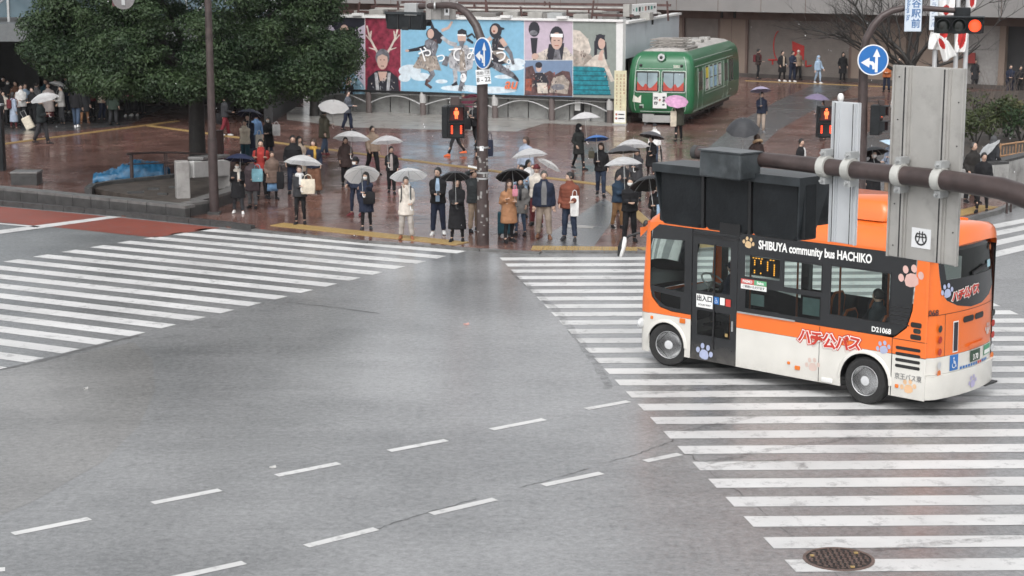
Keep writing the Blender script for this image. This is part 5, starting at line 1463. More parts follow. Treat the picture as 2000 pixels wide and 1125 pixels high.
# door
dr_o = [(3.61, .24), (3.61, 2.60), (2.63, 2.60), (2.63, .24)]
d1 = [(3.50, 1.50), (3.50, 2.34), (2.78, 2.34), (2.78, 1.50)]
d2 = [(3.48, .70), (3.48, 1.15), (2.76, 1.15), (2.76, .70)]
door = cover(dr_o, [d1, d2], BBK, 'door', -.006)
cover(d1, [], BGL, 'door_pane', -.018, door); cover(d2, [], BGD, 'door_pane', -.018, door)
MB().box(3.12, YL - .004, 1.42, .03, .02, 1.9).obj('door_split', M_BLACK, door)
MB().box(2.70, YL + .012, .95, .025, .025, .18).obj('door_handle', M_GREYM, door)
MB().box(3.1, YL + .006, 2.50, 1.0, .02, .05).obj('door_rail', M_BLACK, door)
# upper body and roof: profile swept along, closing at both ends
RP_ = [(YL, 2.60), (YL - .01, 2.70), (YL - .06, 2.83), (YL - .16, 2.93), (YL - .32, 2.99), (YL - .6, 3.03), (-.05, 3.05), (YR + .6, 3.03), (YR + .32, 2.99), (YR + .16, 2.93), (YR + .06, 2.83), (YR + .01, 2.70), (YR, 2.60)]
rings = []
for x, k, dz in ((XR0 - .22, .62, -.10), (XR0 - .17, .8, -.05), (XR0 - .09, .93, -.02), (XR0, 1, 0), (-.5, 1, 0), (1, 1, 0), (2.5, 1, 0), (3.6, 1, 0), (4.1, 1, -.03), (4.4, .98, -.10), (4.65, .9, -.22), (4.82, .78, -.36)):
    w_ = 1.0 if k > .97 else (.94 + .06 * k)
    rings.append([Vector((x if x >= XR0 else XR0 + (x - XR0) * (1 - abs((y + .05) / 1.09) ** 3) - .012, (y + .05) * w_ - .05, 2.60 + (z - 2.60) * k + dz * (1 if z > 2.6 else .3))) for y, z in RP_])
mb = MB(); mb.loft(rings, False, closed=False)
roof = mb.obj('roof', BOR, bus, 60)
MB().box(1.6, -.05, 3.055, 4.6, 1.1, .02).obj('roof_panel', BOR, roof)
for y in (-.55, .45): MB().box(1.5, y, 3.045, 4.8, .03, .03).obj('roof_rib', BOR, roof)
cover([(4.36, 2.605), (XF0, 2.45), (XF0, 2.62), (4.2, 2.66), (3.0, 2.66), (2.62, 2.66), (-.91, 2.66), (-.91, 2.625), (3.62, 2.625)][::-1], [], BOR, 'cant_rail', .003)
# roof pod
pod = MB(); P0 = []
for z, k, xk in ((3.03, 1.0, 1.0), (3.15, .97, .93), (3.30, .9, .84), (3.36, .8, .76)):
    P0.append([Vector((.85 + (x - .85) * xk - (.1 if z > 3.1 else 0), -.05 + (y + .05) * k, z)) for x, y in rrect(-.05, -.75, 1.7, .62, .15)])
pod.loft(P0); pod.obj('air_conditioner_pod', BOR, roof, 45)
pod = MB(); pod.loft([[Vector((x, y, z)) for x, y in ((2.4 + .25 * (z - 3.03), -.5), (3.3 - .8 * (z - 3.03), -.5), (3.3 - .8 * (z - 3.03), .4), (2.4 + .25 * (z - 3.03), .4))] for z in (3.03, 3.22)]); pod.obj('roof_hatch', BOR, roof, 30)
bevel(MB().box(-.95, .25, 3.0, .34, .3, .1).obj('rear_beacon_box', BOR, roof), .02); MB().box(-1.1, .25, 2.99, .04, .14, .06).obj('beacon_lens', M_SIGNW, roof)

# rear wall, gently bowed
def rear(y, z, off=0.0):
    t = (y + .05) / 1.09; e = max(0.0, abs(t) - .86) / .14
    bow = .16 * (1 - t * t) - .06 * min(1, e) ** 2
    lean = .0 if z < 1.0 else -.10 * ((z - 1.0) / 1.7) ** 2
    return Vector((XR0 - .02 - bow - off - lean, y, z))
def rpanel(outer, holes, m, name, off=0.0, parent=None, sub=7):
    """panel on the rear wall cut into upright strips that follow the bow"""
    loops = [[Vector((u, v, 0)) for u, v in outer]] + [[Vector((u, v, 0)) for u, v in h] for h in holes]
    flat = [p for l in loops for p in l]; tr_ = tessellate_polygon(loops)
    bm = bmesh.new(); vs = [bm.verts.new((p.x, p.y, 0)) for p in flat]
    for t in tr_:
        try: bm.faces.new([vs[i] for i in t])
        except ValueError: pass
    x0 = min(p.x for p in flat); x1 = max(p.x for p in flat)
    for i in range(1, sub * 2):
        bmesh.ops.bisect_plane(bm, geom=bm.verts[:] + bm.edges[:] + bm.faces[:], plane_co=(x0 + (x1 - x0) * i / (sub * 2), 0, 0), plane_no=(1, 0, 0))
    bmesh.ops.recalc_face_normals(bm, faces=bm.faces[:])
    for v in bm.verts: v.co = rear(v.co.x, v.co.y, off)
    bm.normal_update()
    for f in bm.faces:
        if f.normal.x > 0: f.normal_flip()
    me = bpy.data.meshes.new(name); bm.to_mesh(me); bm.free(); me.materials.append(m)
    me.polygons.foreach_set('use_smooth', [True] * len(me.polygons)); me.set_sharp_from_angle(angle=R(30))
    return link(name, me, parent or bus)
rb = [(YL, 2.02), (.74, 2.02), (.62, 1.86), (.35, 1.75), (-.05, 1.68), (-.45, 1.69), (-.8, 1.78), (-1.0, 1.92), (YR + .03, 2.05), (YR + .03, 2.68), (.80, 2.68), (.74, 2.3)]
rwin = [(.62, 2.20), (-.93, 2.18), (-1.0, 2.26), (-1.0, 2.58), (-.93, 2.64), (.66, 2.64), (.68, 2.56)]
rblack = [(.74, 2.02), (.62, 1.86), (.35, 1.75), (-.05, 1.68), (-.45, 1.69), (-.8, 1.78), (-1.0, 1.92), (-1.09, 2.05), (-1.09, 2.70), (.80, 2.70), (.78, 2.3)]
rpanel(rblack, [rwin], BBK, 'rear_window_frame', .003)
rpanel(rwin, [], BGD, 'rear_window', -.01)
rpanel([(YL, .95), (YL, 2.76), (YR, 2.76), (YR, .95)], [rblack], BOR, 'rear_panel')
rpanel([(YL, .66), (YL, .945), (YR, .945), (YR, .66)], [], BW, 'rear_lower_panel')
rpanel([(YL + .005, .26), (YL + .005, .65), (YR - .005, .65), (YR - .005, .26)], [], BW, 'rear_bumper', .05)
mb = MB(); N_ = 20      # top edge of bumper
T = [rear(YL + .005 + (YR - YL - .01) * i / N_, .65, .05) for i in range(N_ + 1)]; U = [rear(YL + (YR - YL) * i / N_, .655, -.02) for i in range(N_ + 1)]
mb.add(T + U, [(i, i + 1, N_ + 2 + i, N_ + 1 + i) for i in range(N_)]); mb.obj('bumper_top', BW, bus)
# corner between side and rear
def corner(z0, z1, m, name):
    mb = MB(); rows = []
    for z in [z0 + (z1 - z0) * k / 6 for k in range(7)]:
        a = Vector((XR0 + .002, YL, z)); b = rear(YL, z, .05 if z < .65 else 0); rows.append([a, (a + b) / 2 + Vector((-.005, .008, 0)), b])
    mb.loft(rows, False, closed=False); mb.obj(name, m, bus, 60)
corner(.26, .94, BW, 'corner_panel'); corner(.95, 2.66, BOR, 'corner_panel')
for y in (YR,):
    pass
# right-hand side: panels with window openings (seen through the glass)
mb = MB(); rw1 = [(-.5, 1.35), (.9, 1.35), (.9, 2.3), (-.5, 2.3)]; rw2 = [(1.05, 1.35), (2.5, 1.35), (2.5, 2.3), (1.05, 2.3)]; rw3 = [(2.75, 1.15), (4.4, 1.35), (4.4, 2.3), (2.75, 2.3)]
mb.panel([(XR0, .3), (XF0, .3), (XF0, 2.62), (XR0, 2.62)], [rw1, rw2, rw3], lambda u, v: Vector((u, YR, v))); mb.obj('right_side_panel', BBK, bus)
for P in (rw1, rw2, rw3): MB().panel(P, [], lambda u, v: Vector((u, YR + .01, v))).obj('window_pane', BGL, bus)
# front: bowed nose from the flat sides, white / orange / windscreen / orange
def nose(t, z):
    """t 0 = left side, 1 = right side"""
    a = math.pi * t; y = -.05 + 1.09 * math.cos(a) * (1 if abs(math.cos(a)) < 1 else 1)
    d = .44 if z < 1.0 else .44 - .20 * ((z - 1.0) / 1.6) ** 1.6
    return Vector((XF0 + d * (math.sin(a) ** .62 if math.sin(a) > 0 else 0), y, z))
def nose_band(zs_, m, name, t0=0.0, t1=1.0, inset=0.0):
    n = 20; mb = MB(); rows = []
    for z in zs_: rows.append([nose(t0 + (t1 - t0) * i / n, z) - Vector((inset, 0, 0)) for i in range(n + 1)])
    mb.loft(rows[::-1], False, closed=False); return mb.obj(name, m, bus, 60)
nose_band([.22, .4, .6, .94], BW, 'front_lower_panel'); nose_band([.945, 1.1, 1.22], BOR, 'front_panel')
nose_band([1.22, 1.6, 2.0, 2.42], BOR, 'front_pillar', 0, .085); nose_band([1.22, 1.6, 2.0, 2.42], BOR, 'front_pillar', .915, 1)
nose_band([1.23, 1.6, 2.0, 2.42], BGL, 'windscreen', .085, .915, .012); nose_band([2.42, 2.5, 2.62], BOR, 'front_header')
for t in (.1, .9): p = nose(t, .72); MB().ball(p, .06, .14, .1).obj('headlight', M_CHROME, bus, 60)
# interior
MB().box(1.7, -.12, .34, 5.6, 1.5, .06).obj('floor', M_DKGREY, bus)
MB().box(1.7, -.05, 2.64, 5.4, 2.0, .03).obj('ceiling_lining', M_WPLAST, bus)
MB().box(4.55, -.3, .95, .45, 1.5, .55).obj('dashboard', M_BLACK, bus)
sw = MB(); C_ = Vector((4.22, -.42, 1.38)); ax = Vector((.55, 0, -.83)).normalized(); e1_ = Vector((0, 1, 0)); e2_ = ax.cross(e1_)
pts = [C_ + (e1_ * math.cos(2 * math.pi * i / 20) + e2_ * math.sin(2 * math.pi * i / 20)) * .24 for i in range(21)]
sw.tube(pts, .018, 6)
for k in (0, 7, 13): sw.tube([C_, pts[k]], .014, 5)
sw.tube([C_, C_ + ax * .4], .03, 6); sw.obj('steering_wheel', M_GREYM, bus, 60)
def seat(x, y, orange=True):
    s_ = bevel(MB().box(x + .1, y, .72, .44, .42, .12).obj('seat', M_SEAT, bus), .03)
    bk = MB(); bk.loft([[Vector((x - .16 - .09 * (z - .75), y + u, z)) + Vector((v, 0, 0)) for u, v in ((-.2, -.04), (.2, -.04), (.2, .04), (-.2, .04))] for z in (.74, 1.1, 1.38)] + [[Vector((x - .225, y + u * .7, 1.46)) + Vector((v, 0, 0)) for u, v in ((-.2, -.03), (.2, -.03), (.2, .03), (-.2, .03))]])
    bk.obj('backrest', M_SEAT, s_, 40)
    if orange: MB().tube([(x - .19, y - .2, .9), (x - .235, y - .2, 1.36), (x - .24, y - .12, 1.46), (x - .24, y + .12, 1.46), (x - .235, y + .2, 1.36), (x - .19, y + .2, .9)], .025, 6).obj('grab_rail', M_ORTRIM, s_, 60)
    MB().box(x + .1, y, .52, .12, .3, .3).obj('seat_leg', M_DKGREY, s_)
for x, y in ((3.75, -.5), (.1, .55), (-.65, .55), (.1, -.65), (-.65, -.65), (1.1, -.7), (1.9, -.7), (.85, .55)): seat(x, y, x < 3)
for x, y in ((2.55, .75), (.05, .3), (1.0, .3), (2.2, -.2), (3.0, .7)): MB().tube([(x, y, .37), (x, y, 2.62)], .018, 6).obj('grab_pole', M_ORTRIM, bus, 60)
MB().box(2.2, .88, 1.0, .7, .05, .55).obj('partition', M_DKGREY, bus)
# destination display behind the side glass
lb = MB().box(2.10, YL - .10, 2.06, .62, .06, .32).obj('display_board', M_BLACK, bus)
M_LED = emit('amber_led', (1.0, .42, .04), 2.2)
mb = MB(); rl_ = random.Random(4)
for cx_ in (1.9, 2.04, 2.18, 2.31):
    for k in range(7):
        if rl_.random() < .75: mb.box(cx_, YL - .066, 1.95 + .035 * k, .02, .008, .022)
for k in range(8):
    if rl_.random() < .8: mb.box(2.34 - .06 * k, YL - .066, 2.205, .03, .008, .014)
mb.obj('led_rows', M_LED, lb)
for P in ([(2.34, 1.38), (2.06, 1.38), (2.06, 1.58), (2.34, 1.58)], [(1.27, 1.36), (.93, 1.36), (.93, 1.66), (1.27, 1.66)]):
    cover(P, [], mat('pale_poster', (.40, .55, .56), .6), 'window_poster', -.02)

# stickers, lettering, paw prints
def stext(body, size, m, x, z, bold=.0, off=.008, sx=1.0, shear=0.0, align='CENTER', rot=0.0):
    r = Vector((-math.cos(R(rot)), 0, math.sin(R(rot)))); u = Vector((math.sin(R(rot)), 0, math.cos(R(rot))))
    return text(body, size, m, bus, Vector((x, YL + off, z)), r, u, bold=bold, sx=sx, shear=shear, align=align)
WPR = pr('letter_white', (.82, .82, .80))
def paw_shape(fn, m, size, parent=None):
    mb = MB()
    pad = [(.0, .07), (.10, .05), (.165, -.06), (.15, -.17), (.06, -.215), (-.06, -.215), (-.15, -.17), (-.165, -.06), (-.10, .05)]
    mb.panel([(x * size, y * size) for x, y in pad][::-1], [], fn)
    for x, y in ((-.235, .0), (-.10, .16), (.10, .16), (.235, .0)):
        mb.panel(circ(x * size, y * size, .068 * size, 12, .085 * size), [], fn)
    return mb.obj('paw_print', m, parent or bus)
def side_paw(x, z, size, m, rot=0):
    c, s = math.cos(R(rot)), math.sin(R(rot))
    return paw_shape(lambda u, v: Vector((x - (u * c - v * s), YL + .006, z + (u * s + v * c))), m, size)
def rear_paw(y, z, size, m, rot=0, off=.008):
    c, s = math.cos(R(rot)), math.sin(R(rot))
    return paw_shape(lambda u, v: rear(y - (u * c - v * s), z + (u * s + v * c), off), m, size)
PB, PT_, PP, PLV = pr('paw_blue', (.38, .42, .58)), pr('paw_tan', (.62, .44, .25)), pr('paw_pink', (.62, .36, .32)), pr('paw_lilac', (.40, .37, .55))
side_paw(3.30, .40, .62, PB, -10); side_paw(-.80, 2.26, .78, pr('paw_rose', (.62, .40, .36)), 12); side_paw(2.40, 2.47, .42, PT_, -8)
side_paw(1.02, .52, .5, pr('paw_pale', (.60, .47, .42)), 8); side_paw(-.34, 1.02, .46, PB, 15); side_paw(-.83, .44, .5, pr('paw_peach', (.68, .44, .26)), 10)
stext('SHIBUYA community bus HACHIKO', .205, WPR, 1.06, 2.455, bold=.006, sx=.72)
stext('D21068', .12, WPR, -.29, 1.30, bold=.003, sx=.95)
LRED = pr('letter_red', (.52, .045, .03)); LWH = pr('letter_outline', (.80, .78, .74))
for k, (ch, dx, dz, rt) in enumerate((('ハ', .0, .0, -6), ('チ', .235, -.01, -3), ('公', .49, -.02, 2), ('バ', .745, -.01, 0), ('ス', .99, .015, -4))):
    x = 1.19 - dx; z = .975 + dz
    stext(ch, .27, LRED, x, z, bold=.038, off=.006, rot=rt); stext(ch, .27, LWH, x, z, bold=.024, off=.010, rot=rt); stext(ch, .27, LRED, x, z, bold=.009, off=.014, rot=rt)
stext('京王バス東', .115, pr('letter_grey', (.2, .2, .2)), -.82, .585, sx=.88)
def sticker(x0, z0, x1, z1, m, off=.006): return cover([(max(x0, x1), min(z0, z1)), (min(x0, x1), min(z0, z1)), (min(x0, x1), max(z0, z1)), (max(x0, x1), max(z0, z1))], [], m, 'sticker', off)
sticker(3.50, 1.20, 3.14, 1.44, WPR); stext('出入口', .115, INK, 3.32, 1.36, bold=.003); stext('DOOR WAY', .05, INK, 3.32, 1.25)
sticker(3.12, 1.30, 3.00, 1.43, pr('icon_blue', (.02, .14, .42))); sticker(2.98, 1.30, 2.88, 1.43, WPR); sticker(2.86, 1.29, 2.75, 1.42, pr('icon_red', (.5, .05, .04)))
def wheelchair(fn, s, m, name='wheelchair_mark'):
    mb = MB()
    P, Q = ring2(-.02 * s, -.12 * s, .17 * s, .22 * s, 150, 380)
    n = len(P) - 1
    mb.add([fn(*p) for p in P] + [fn(*p) for p in Q], [(i, i + 1, n + 2 + i, n + 1 + i) for i in range(n)])
    mb.panel(circ(-.06 * s, .36 * s, .065 * s, 10), [], fn)
    for Pq in ([(-.09, .26), (-.03, .26), (.0, -.02), (-.06, -.02)], [(-.05, .14), (-.05, .09), (.14, .09), (.14, .14)], [(-.06, -.02), (-.06, .04), (.14, .04), (.14, -.02)], [(.10, .04), (.16, .04), (.26, -.26), (.2, -.26)]):
        mb.panel([(x * s, y * s) for x, y in Pq], [], fn)
    return mb.obj(name, m, bus)
wheelchair(lambda u, v: Vector((3.06 - u, YL + .010, 1.36 + v)), .12, WPR)
sticker(2.54, 1.74, 2.0, 1.83, pr('icon_red2', (.55, .10, .09))); sticker(2.26, 1.745, 2.0, 1.83, pr('icon_green', (.12, .38, .2)), .009); sticker(2.54, 1.655, 2.0, 1.738, WPR)
stext('PASMO', .07, WPR, 2.40, 1.787, off=.012, bold=.002, sx=.9); stext('Suica', .07, WPR, 2.13, 1.787, off=.012, bold=.002); stext('ご利用いただけます', .055, INK, 2.27, 1.697, off=.010, sx=.95)
sticker(2.80, .74, 2.86, .80, M_YEL)
# seams on the side
for x, z0, z1 in ((.90, .25, 1.2), (-.5, .25, 1.24), (3.615, .25, 2.6), (2.625, .25, 2.6)): MB().box(x, YL + .002, (z0 + z1) / 2, .008, .006, z1 - z0).obj('panel_seam', M_BLACK, bus)
MB().box(-.82, YL + .002, 1.205, .62, .006, .008).obj('panel_seam', M_BLACK, bus); MB().box(-.82, YL + .002, .945, .62, .006, .008).obj('panel_seam', M_BLACK, bus)
MB().box(2.0, YL + .012, 1.225, 1.2, .02, .025).obj('step_rail', M_GREYM, bus)
# vents
for i in range(4): cover(rrect(-1.03, .735 + .1 * i, -.57, .79 + .1 * i, .026), [], M_BLACK, 'vent_slot', .006)
for i in range(2): cover(rrect(-1.03, 1.235 + .2 * i, -.83, 1.32 + .2 * i, .03), [], M_BLACK, 'vent_slot', .006)
cover(rrect(-1.02, 1.34, -.88, 1.42, .035), [], M_LENS, 'side_lamp', .006)
mb = MB()
for i in range(5): mb.box(-.62, YL + .003, 1.45 + .07 * i, .36, .006, .02)
mb.obj('black_louvre', M_BLACK, bus)
M_AMBER = mat('amber_lens', (.65, .16, .02), .2)
for x, z, w_, h_ in ((3.80, .90, .12, .09), (1.32, .42, .1, .07), (4.50, .87, .05, .06), (-.62, .42, .06, .06), (1.5, .48, .05, .05)):
    bevel(MB().box(x, YL + .012, z, w_, .03, h_).obj('marker_lamp', M_AMBER, bus), .01)
bevel(MB().box(.72, YL + .012, .30, .22, .03, .08).obj('fuel_flap_handle', M_WPLAST, bus), .02)
# rear details
for y in (.80, -1.06):
    for z, m in ((1.42, M_LENS), (1.24, mat('red_lens', (.38, .03, .02), .2)), (1.04, mat('red_lens', (.38, .03, .02), .2)), (.82, M_CHROME), (.68, M_AMBER)):
        p = rear(y, z, .0); n = (rear(y, z, 1) - p).normalized()
        MB().tube([p - Vector((.03, 0, 0)), p + Vector((-.025, 0, 0))], [.06, .052], 14).obj('rear_lamp', m, bus, 60)
def rtext(body, size, m, y, z, bold=.0, off=.012, sx=1.0, rot=0):
    o = rear(y, z, off); r = (rear(y - .05, z, off) - rear(y + .05, z, off)).normalized(); r = Vector((r.x, r.y, math.sin(R(rot)))); u = Vector((.0, 0, 1))
    return text(body, size, m, bus, o, r, u, bold=bold, sx=sx)
for k, ch in enumerate('ハチ公バス'):
    y = .42 - .165 * k; z = 1.90 + .012 * k
    rtext(ch, .185, LWH, y, z, .02, .012); rtext(ch, .185, LRED, y, z, .007, .018)
rtext('068', .13, INK, .93, 1.69, .002, .012)
rpanel([(.46, .98), (.46, 1.50), (.32, 1.50), (.32, .98)], [], WPR, 'slot_frame', .008, sub=1); rpanel([(.445, 1.0), (.445, 1.48), (.335, 1.48), (.335, 1.0)], [], INK, 'slot_window', .012, sub=1)
for y in (.02, -.36): rpanel(rrect(y - .17, 1.44, y + .17, 1.54, .045), [], M_BLACK, 'rear_grille', .008, sub=2)
rpanel(rrect(-.62, 1.0, .02, 1.06, .02), [], BOR, 'plate_light_cover', .04, sub=2)
rpanel([(-.06, .74), (-.06, .93), (-.42, .93), (-.42, .74)], [], pr('plate_green', (.02, .06, .03)), 'number_plate', .015, sub=1)
rtext('3 70', .13, WPR, -.24, .81, .003, .022, .8)
rpanel([(-.60, .76), (-.60, .93), (-.92, .93), (-.92, .76)], [], pr('icon_green2', (.05, .32, .16)), 'sticker', .008, sub=1)
rpanel([(-.62, .78), (-.62, .85), (-.90, .85), (-.90, .78)], [], WPR, 'sticker', .012, sub=1)
rpanel([(.52, .68), (.52, .94), (.30, .94), (.30, .68)], [], pr('icon_blue', (.02, .14, .42)), 'sticker', .008, sub=1)
wheelchair(lambda u, v: rear(.41 - u, .80 + v, .014), .24, WPR)
for i in range(12):
    y = .24 - .085 * i; rpanel([(y, .67), (y, .715), (y - .06, .715), (y - .06, .67)], [], (pr('icon_blue', (.02, .14, .42)) if i not in (7, 8) else LRED), 'small_print', .008, sub=1)
rpanel(circ(-1.0 + .09, 2.56, .05, 12), [], M_ORTRIM, 'round_sticker', .014, sub=1); rpanel([(-.72, 2.24), (-.72, 2.36), (-.88, 2.36), (-.88, 2.24)], [], pr('pale_sticker', (.35, .55, .62)), 'sticker', .010, sub=1)
rear_paw(.62, 2.02, .50, PB, 8, .014); rear_paw(-.76, 1.20, .44, pr('paw_pale', (.60, .47, .42)), -4); rear_paw(-.10, .42, .46, PLV, 10, .06)
for z in (1.64,): rpanel([(YL, z), (YL, z + .008), (YR, z + .008), (YR, z)], [], M_BLACK, 'panel_seam', .004)
for y in (.66, -.96): rpanel([(y, .95), (y, 1.64), (y - .008, 1.64), (y - .008, .95)], [], M_BLACK, 'panel_seam', .004, sub=1)
MB().beam(rear(-.1, 2.22, .02), rear(-.62, 2.30, .03), .03, .06).obj('wiper', M_BLACK, bus)
MB().box(XR0 - .10, -.86, .24, .16, .42, .03).obj('bumper_lip', M_BLACK, bus)
# wheels
def wheel(x, y, steer=0.0):
    e = link('wheel', None, bus, (x, y, .40)); e.rotation_euler = (0, 0, R(steer))
    prof = [(.24, .10), (.30, .115), (.37, .11), (.395, .085), (.40, .04), (.40, -.04), (.395, -.085), (.37, -.11), (.26, -.11)]
    n = 32; mb = MB()
    mb.loft([[Vector((r * math.cos(2 * math.pi * i / n), w_, r * math.sin(2 * math.pi * i / n))) for i in range(n)] for r, w_ in prof], True)
    mb.obj('tyre', M_RUBBER, e, 40)
    ys = 1 if y > 0 else -1
    mb = MB(); pr2 = [(.255, .10), (.25, .115), (.235, .085), (.225, .03), (.16, .045), (.14, .07), (.085, .075), (.08, .10), (.02, .105)]
    mb.loft([[Vector((r * math.cos(2 * math.pi * i / n), ys * w_, r * math.sin(2 * math.pi * i / n))) for i in range(n)] for r, w_ in pr2], True); mb.obj('rim', M_CHROME, e, 35)
    for k in range(6):
        a = 2 * math.pi * k / 6; MB().disc((.195 * math.cos(a), ys * .042, .195 * math.sin(a)), (0, 1, 0), .032, .02, 12).obj('rim_hole', M_BLACK, e)
        MB().disc((.11 * math.cos(a + .5), ys * .08, .11 * math.sin(a + .5)), (0, 1, 0), .014, .03, 6).obj('wheel_nut', M_GREYM, e)
wheel(0, .92); wheel(0, -1.02); wheel(WB, .90, 14); wheel(WB, -1.0, 14)
for x, r in ((WB, .42), (0, .47)):
    mb = MB(); P = arch(x, r); mb.loft([[Vector((p[0], YL - .004, p[1])) for p in P], [Vector((p[0], YL - .42, p[1])) for p in P]], False, closed=False); mb.obj('wheel_well', M_BLACK, bus, 60)
    lip = MB(); P2 = arch(x, r + .06); lip.loft([[Vector((p[0], YL + .002, p[1])) for p in P2], [Vector((p[0], YL + .025, p[1])) for p in arch(x, r + .04)], [Vector((p[0], YL + .02, p[1])) for p in P]], False, closed=False); lip.obj('arch_lip', BW, bus, 60)
MB().box(1.7, -.05, .3, 5.2, 1.3, .14).obj('chassis', M_BLACK, bus)
# nearside mirror
def BL(p): q = Vector(p) - BO_; return Vector((q.dot(BU), q.dot(BN), p[2]))
Ym = BO_.y + BU.y * 4.8 - .5
m_ = [BL(dp(px, py, Ym)) for px, py in ((1262, 442), (1255, 455), (1243, 456), (1228, 461), (1220, 468), (1216, 476))]
MB().tube(m_, .022, 8).obj('mirror_arm', M_BLACK, bus, 60)
MB().ball(BL(dp(1262, 440, Ym)), .06, .06, .1).obj('mirror_mount', M_BLACK, bus, 60)
a = BL(dp(1221, 463, Ym)); b = BL(dp(1212, 502, Ym))
MB().tube([a, a.lerp(b, .15), a.lerp(b, .5), a.lerp(b, .9), b], [.03, .055, .06, .045, .02], 10, flat=.7).obj('mirror', M_WPLAST, bus, 60)
MB().tube([a + Vector((.035, .03, -.02)), a.lerp(b, .5) + Vector((.04, .03, 0)), b + Vector((.03, .03, .02))], [.02, .05, .02], 10, flat=.7).obj('mirror_housing', M_BLACK, bus, 60)
# ------------------------------------------------------------------ people
REMESH = []          # (object, voxel, extra mesh to weld on afterwards, wrinkle)
def ik(S, H, l1, l2, pole):
    d = H - S; L = min(d.length, (l1 + l2) * .995); t = d.normalized()
    H = S + t * L
    a = (l1 * l1 - l2 * l2 + L * L) / (2 * L); h = math.sqrt(max(0, l1 * l1 - a * a))
    p = Vector(pole) - t * Vector(pole).dot(t); p.normalize()
    return S + t * a + p * h, H

def ell_ring(c, rx, ry, n=16, pw=1.0):
    return [Vector((c[0] + rx * math.cos(2 * math.pi * i / n), c[1] + ry * math.sin(2 * math.pi * i / n), c[2])) for i in range(n)]

ARM = dict(down=(.25, -.03, .80), swingf=(.23, -.24, .88), swingb=(.25, .20, .86), umb=(.12, -.27, 1.13), phone=(.055, -.30, 1.07), face=(.05, -.16, 1.43), pocket=(.22, -.12, .90), strap=(.16, -.17, 1.18), cam=(.06, -.20, 1.50), head=(.12, -.06, 1.66), hold=(.13, -.25, 1.0), up=(.2, -.22, 1.35))

def hair_mesh(kind, hz, yaw_off=0.0):
    mb = MB(); c = Vector((0, .008, hz))
    def shell(rx, ry, rz, cut_front, low, nu=18, nv=9):
        rows = []
        for j in range(nv + 1):
            th = math.pi / 2 - (math.pi / 2 + low) * j / nv
            row = []
            for i in range(nu):
                a = 2 * math.pi * i / nu; fx, fy = math.cos(a), math.sin(a)
                t2 = th
                if fy < -.25: t2 = max(th, cut_front * min(1, (-fy - .25) / .45) + (-low) * (1 - min(1, (-fy - .25) / .45)))
                row.append(c + Vector((rx * math.cos(t2) * fx, ry * math.cos(t2) * fy, rz * math.sin(t2))))
            rows.append(row)
        mb.loft(rows[::-1], True)
    if kind in ('short', 'bald'): shell(.090, .108, .129, .50 if kind == 'short' else 1.0, .38)
    elif kind == 'bob':
        shell(.098, .114, .132, .46, .4)
        mb.loft([[c + Vector((rx * math.cos(a), ry * math.sin(a) + .02, z)) for a in [R(-25 + 230 * i / 14) for i in range(15)]] for rx, ry, z in ((.095, .105, .0), (.10, .105, -.08), (.09, .095, -.15))], False, closed=False)
    elif kind == 'long':
        shell(.096, .112, .131, .46, .4)
        mb.loft([ell_ring((c.x, c.y + y, c.z + z), rx, ry) for z, y, rx, ry in ((.0, .045, .088, .07), (-.12, .055, .092, .06), (-.24, .065, .10, .05), (-.36, .065, .085, .035))])
        for s in (-1, 1): mb.tube([c + Vector((s * .078, -.03, .02)), c + Vector((s * .092, -.045, -.1)), c + Vector((s * .10, -.07, -.22)), c + Vector((s * .09, -.085, -.30))], [.025, .032, .03, .012], 8)
    elif kind == 'tied':
        shell(.090, .109, .128, .5, .4); mb.ball(c + Vector((0, .11, .02)), .035, .04, .04)
    elif kind == 'beanie':
        shell(.096, .114, .142, .30, .05); mb.tube([c + Vector((.098 * math.cos(a), .114 * math.sin(a), .032)) for a in [2 * math.pi * i / 18 for i in range(19)]], .016, 6)
    elif kind == 'cap':
        shell(.094, .112, .128, .38, .1); mb.loft([[c + Vector((x * (1 - .25 * q), -.09 - .09 * q, .05 - .02 * q + z)) for x, z in ((-.075, 0), (0, .012), (.075, 0), (0, -.004))] for q in (0, .5, 1)])
    elif kind == 'hood':
        shell(.115, .128, .145, .30, .5); mb.loft([ell_ring((c.x, c.y + .03, c.z + z), rx, ry) for z, rx, ry in ((-.02, .10, .10), (-.10, .115, .11), (-.17, .15, .12))])
    return mb

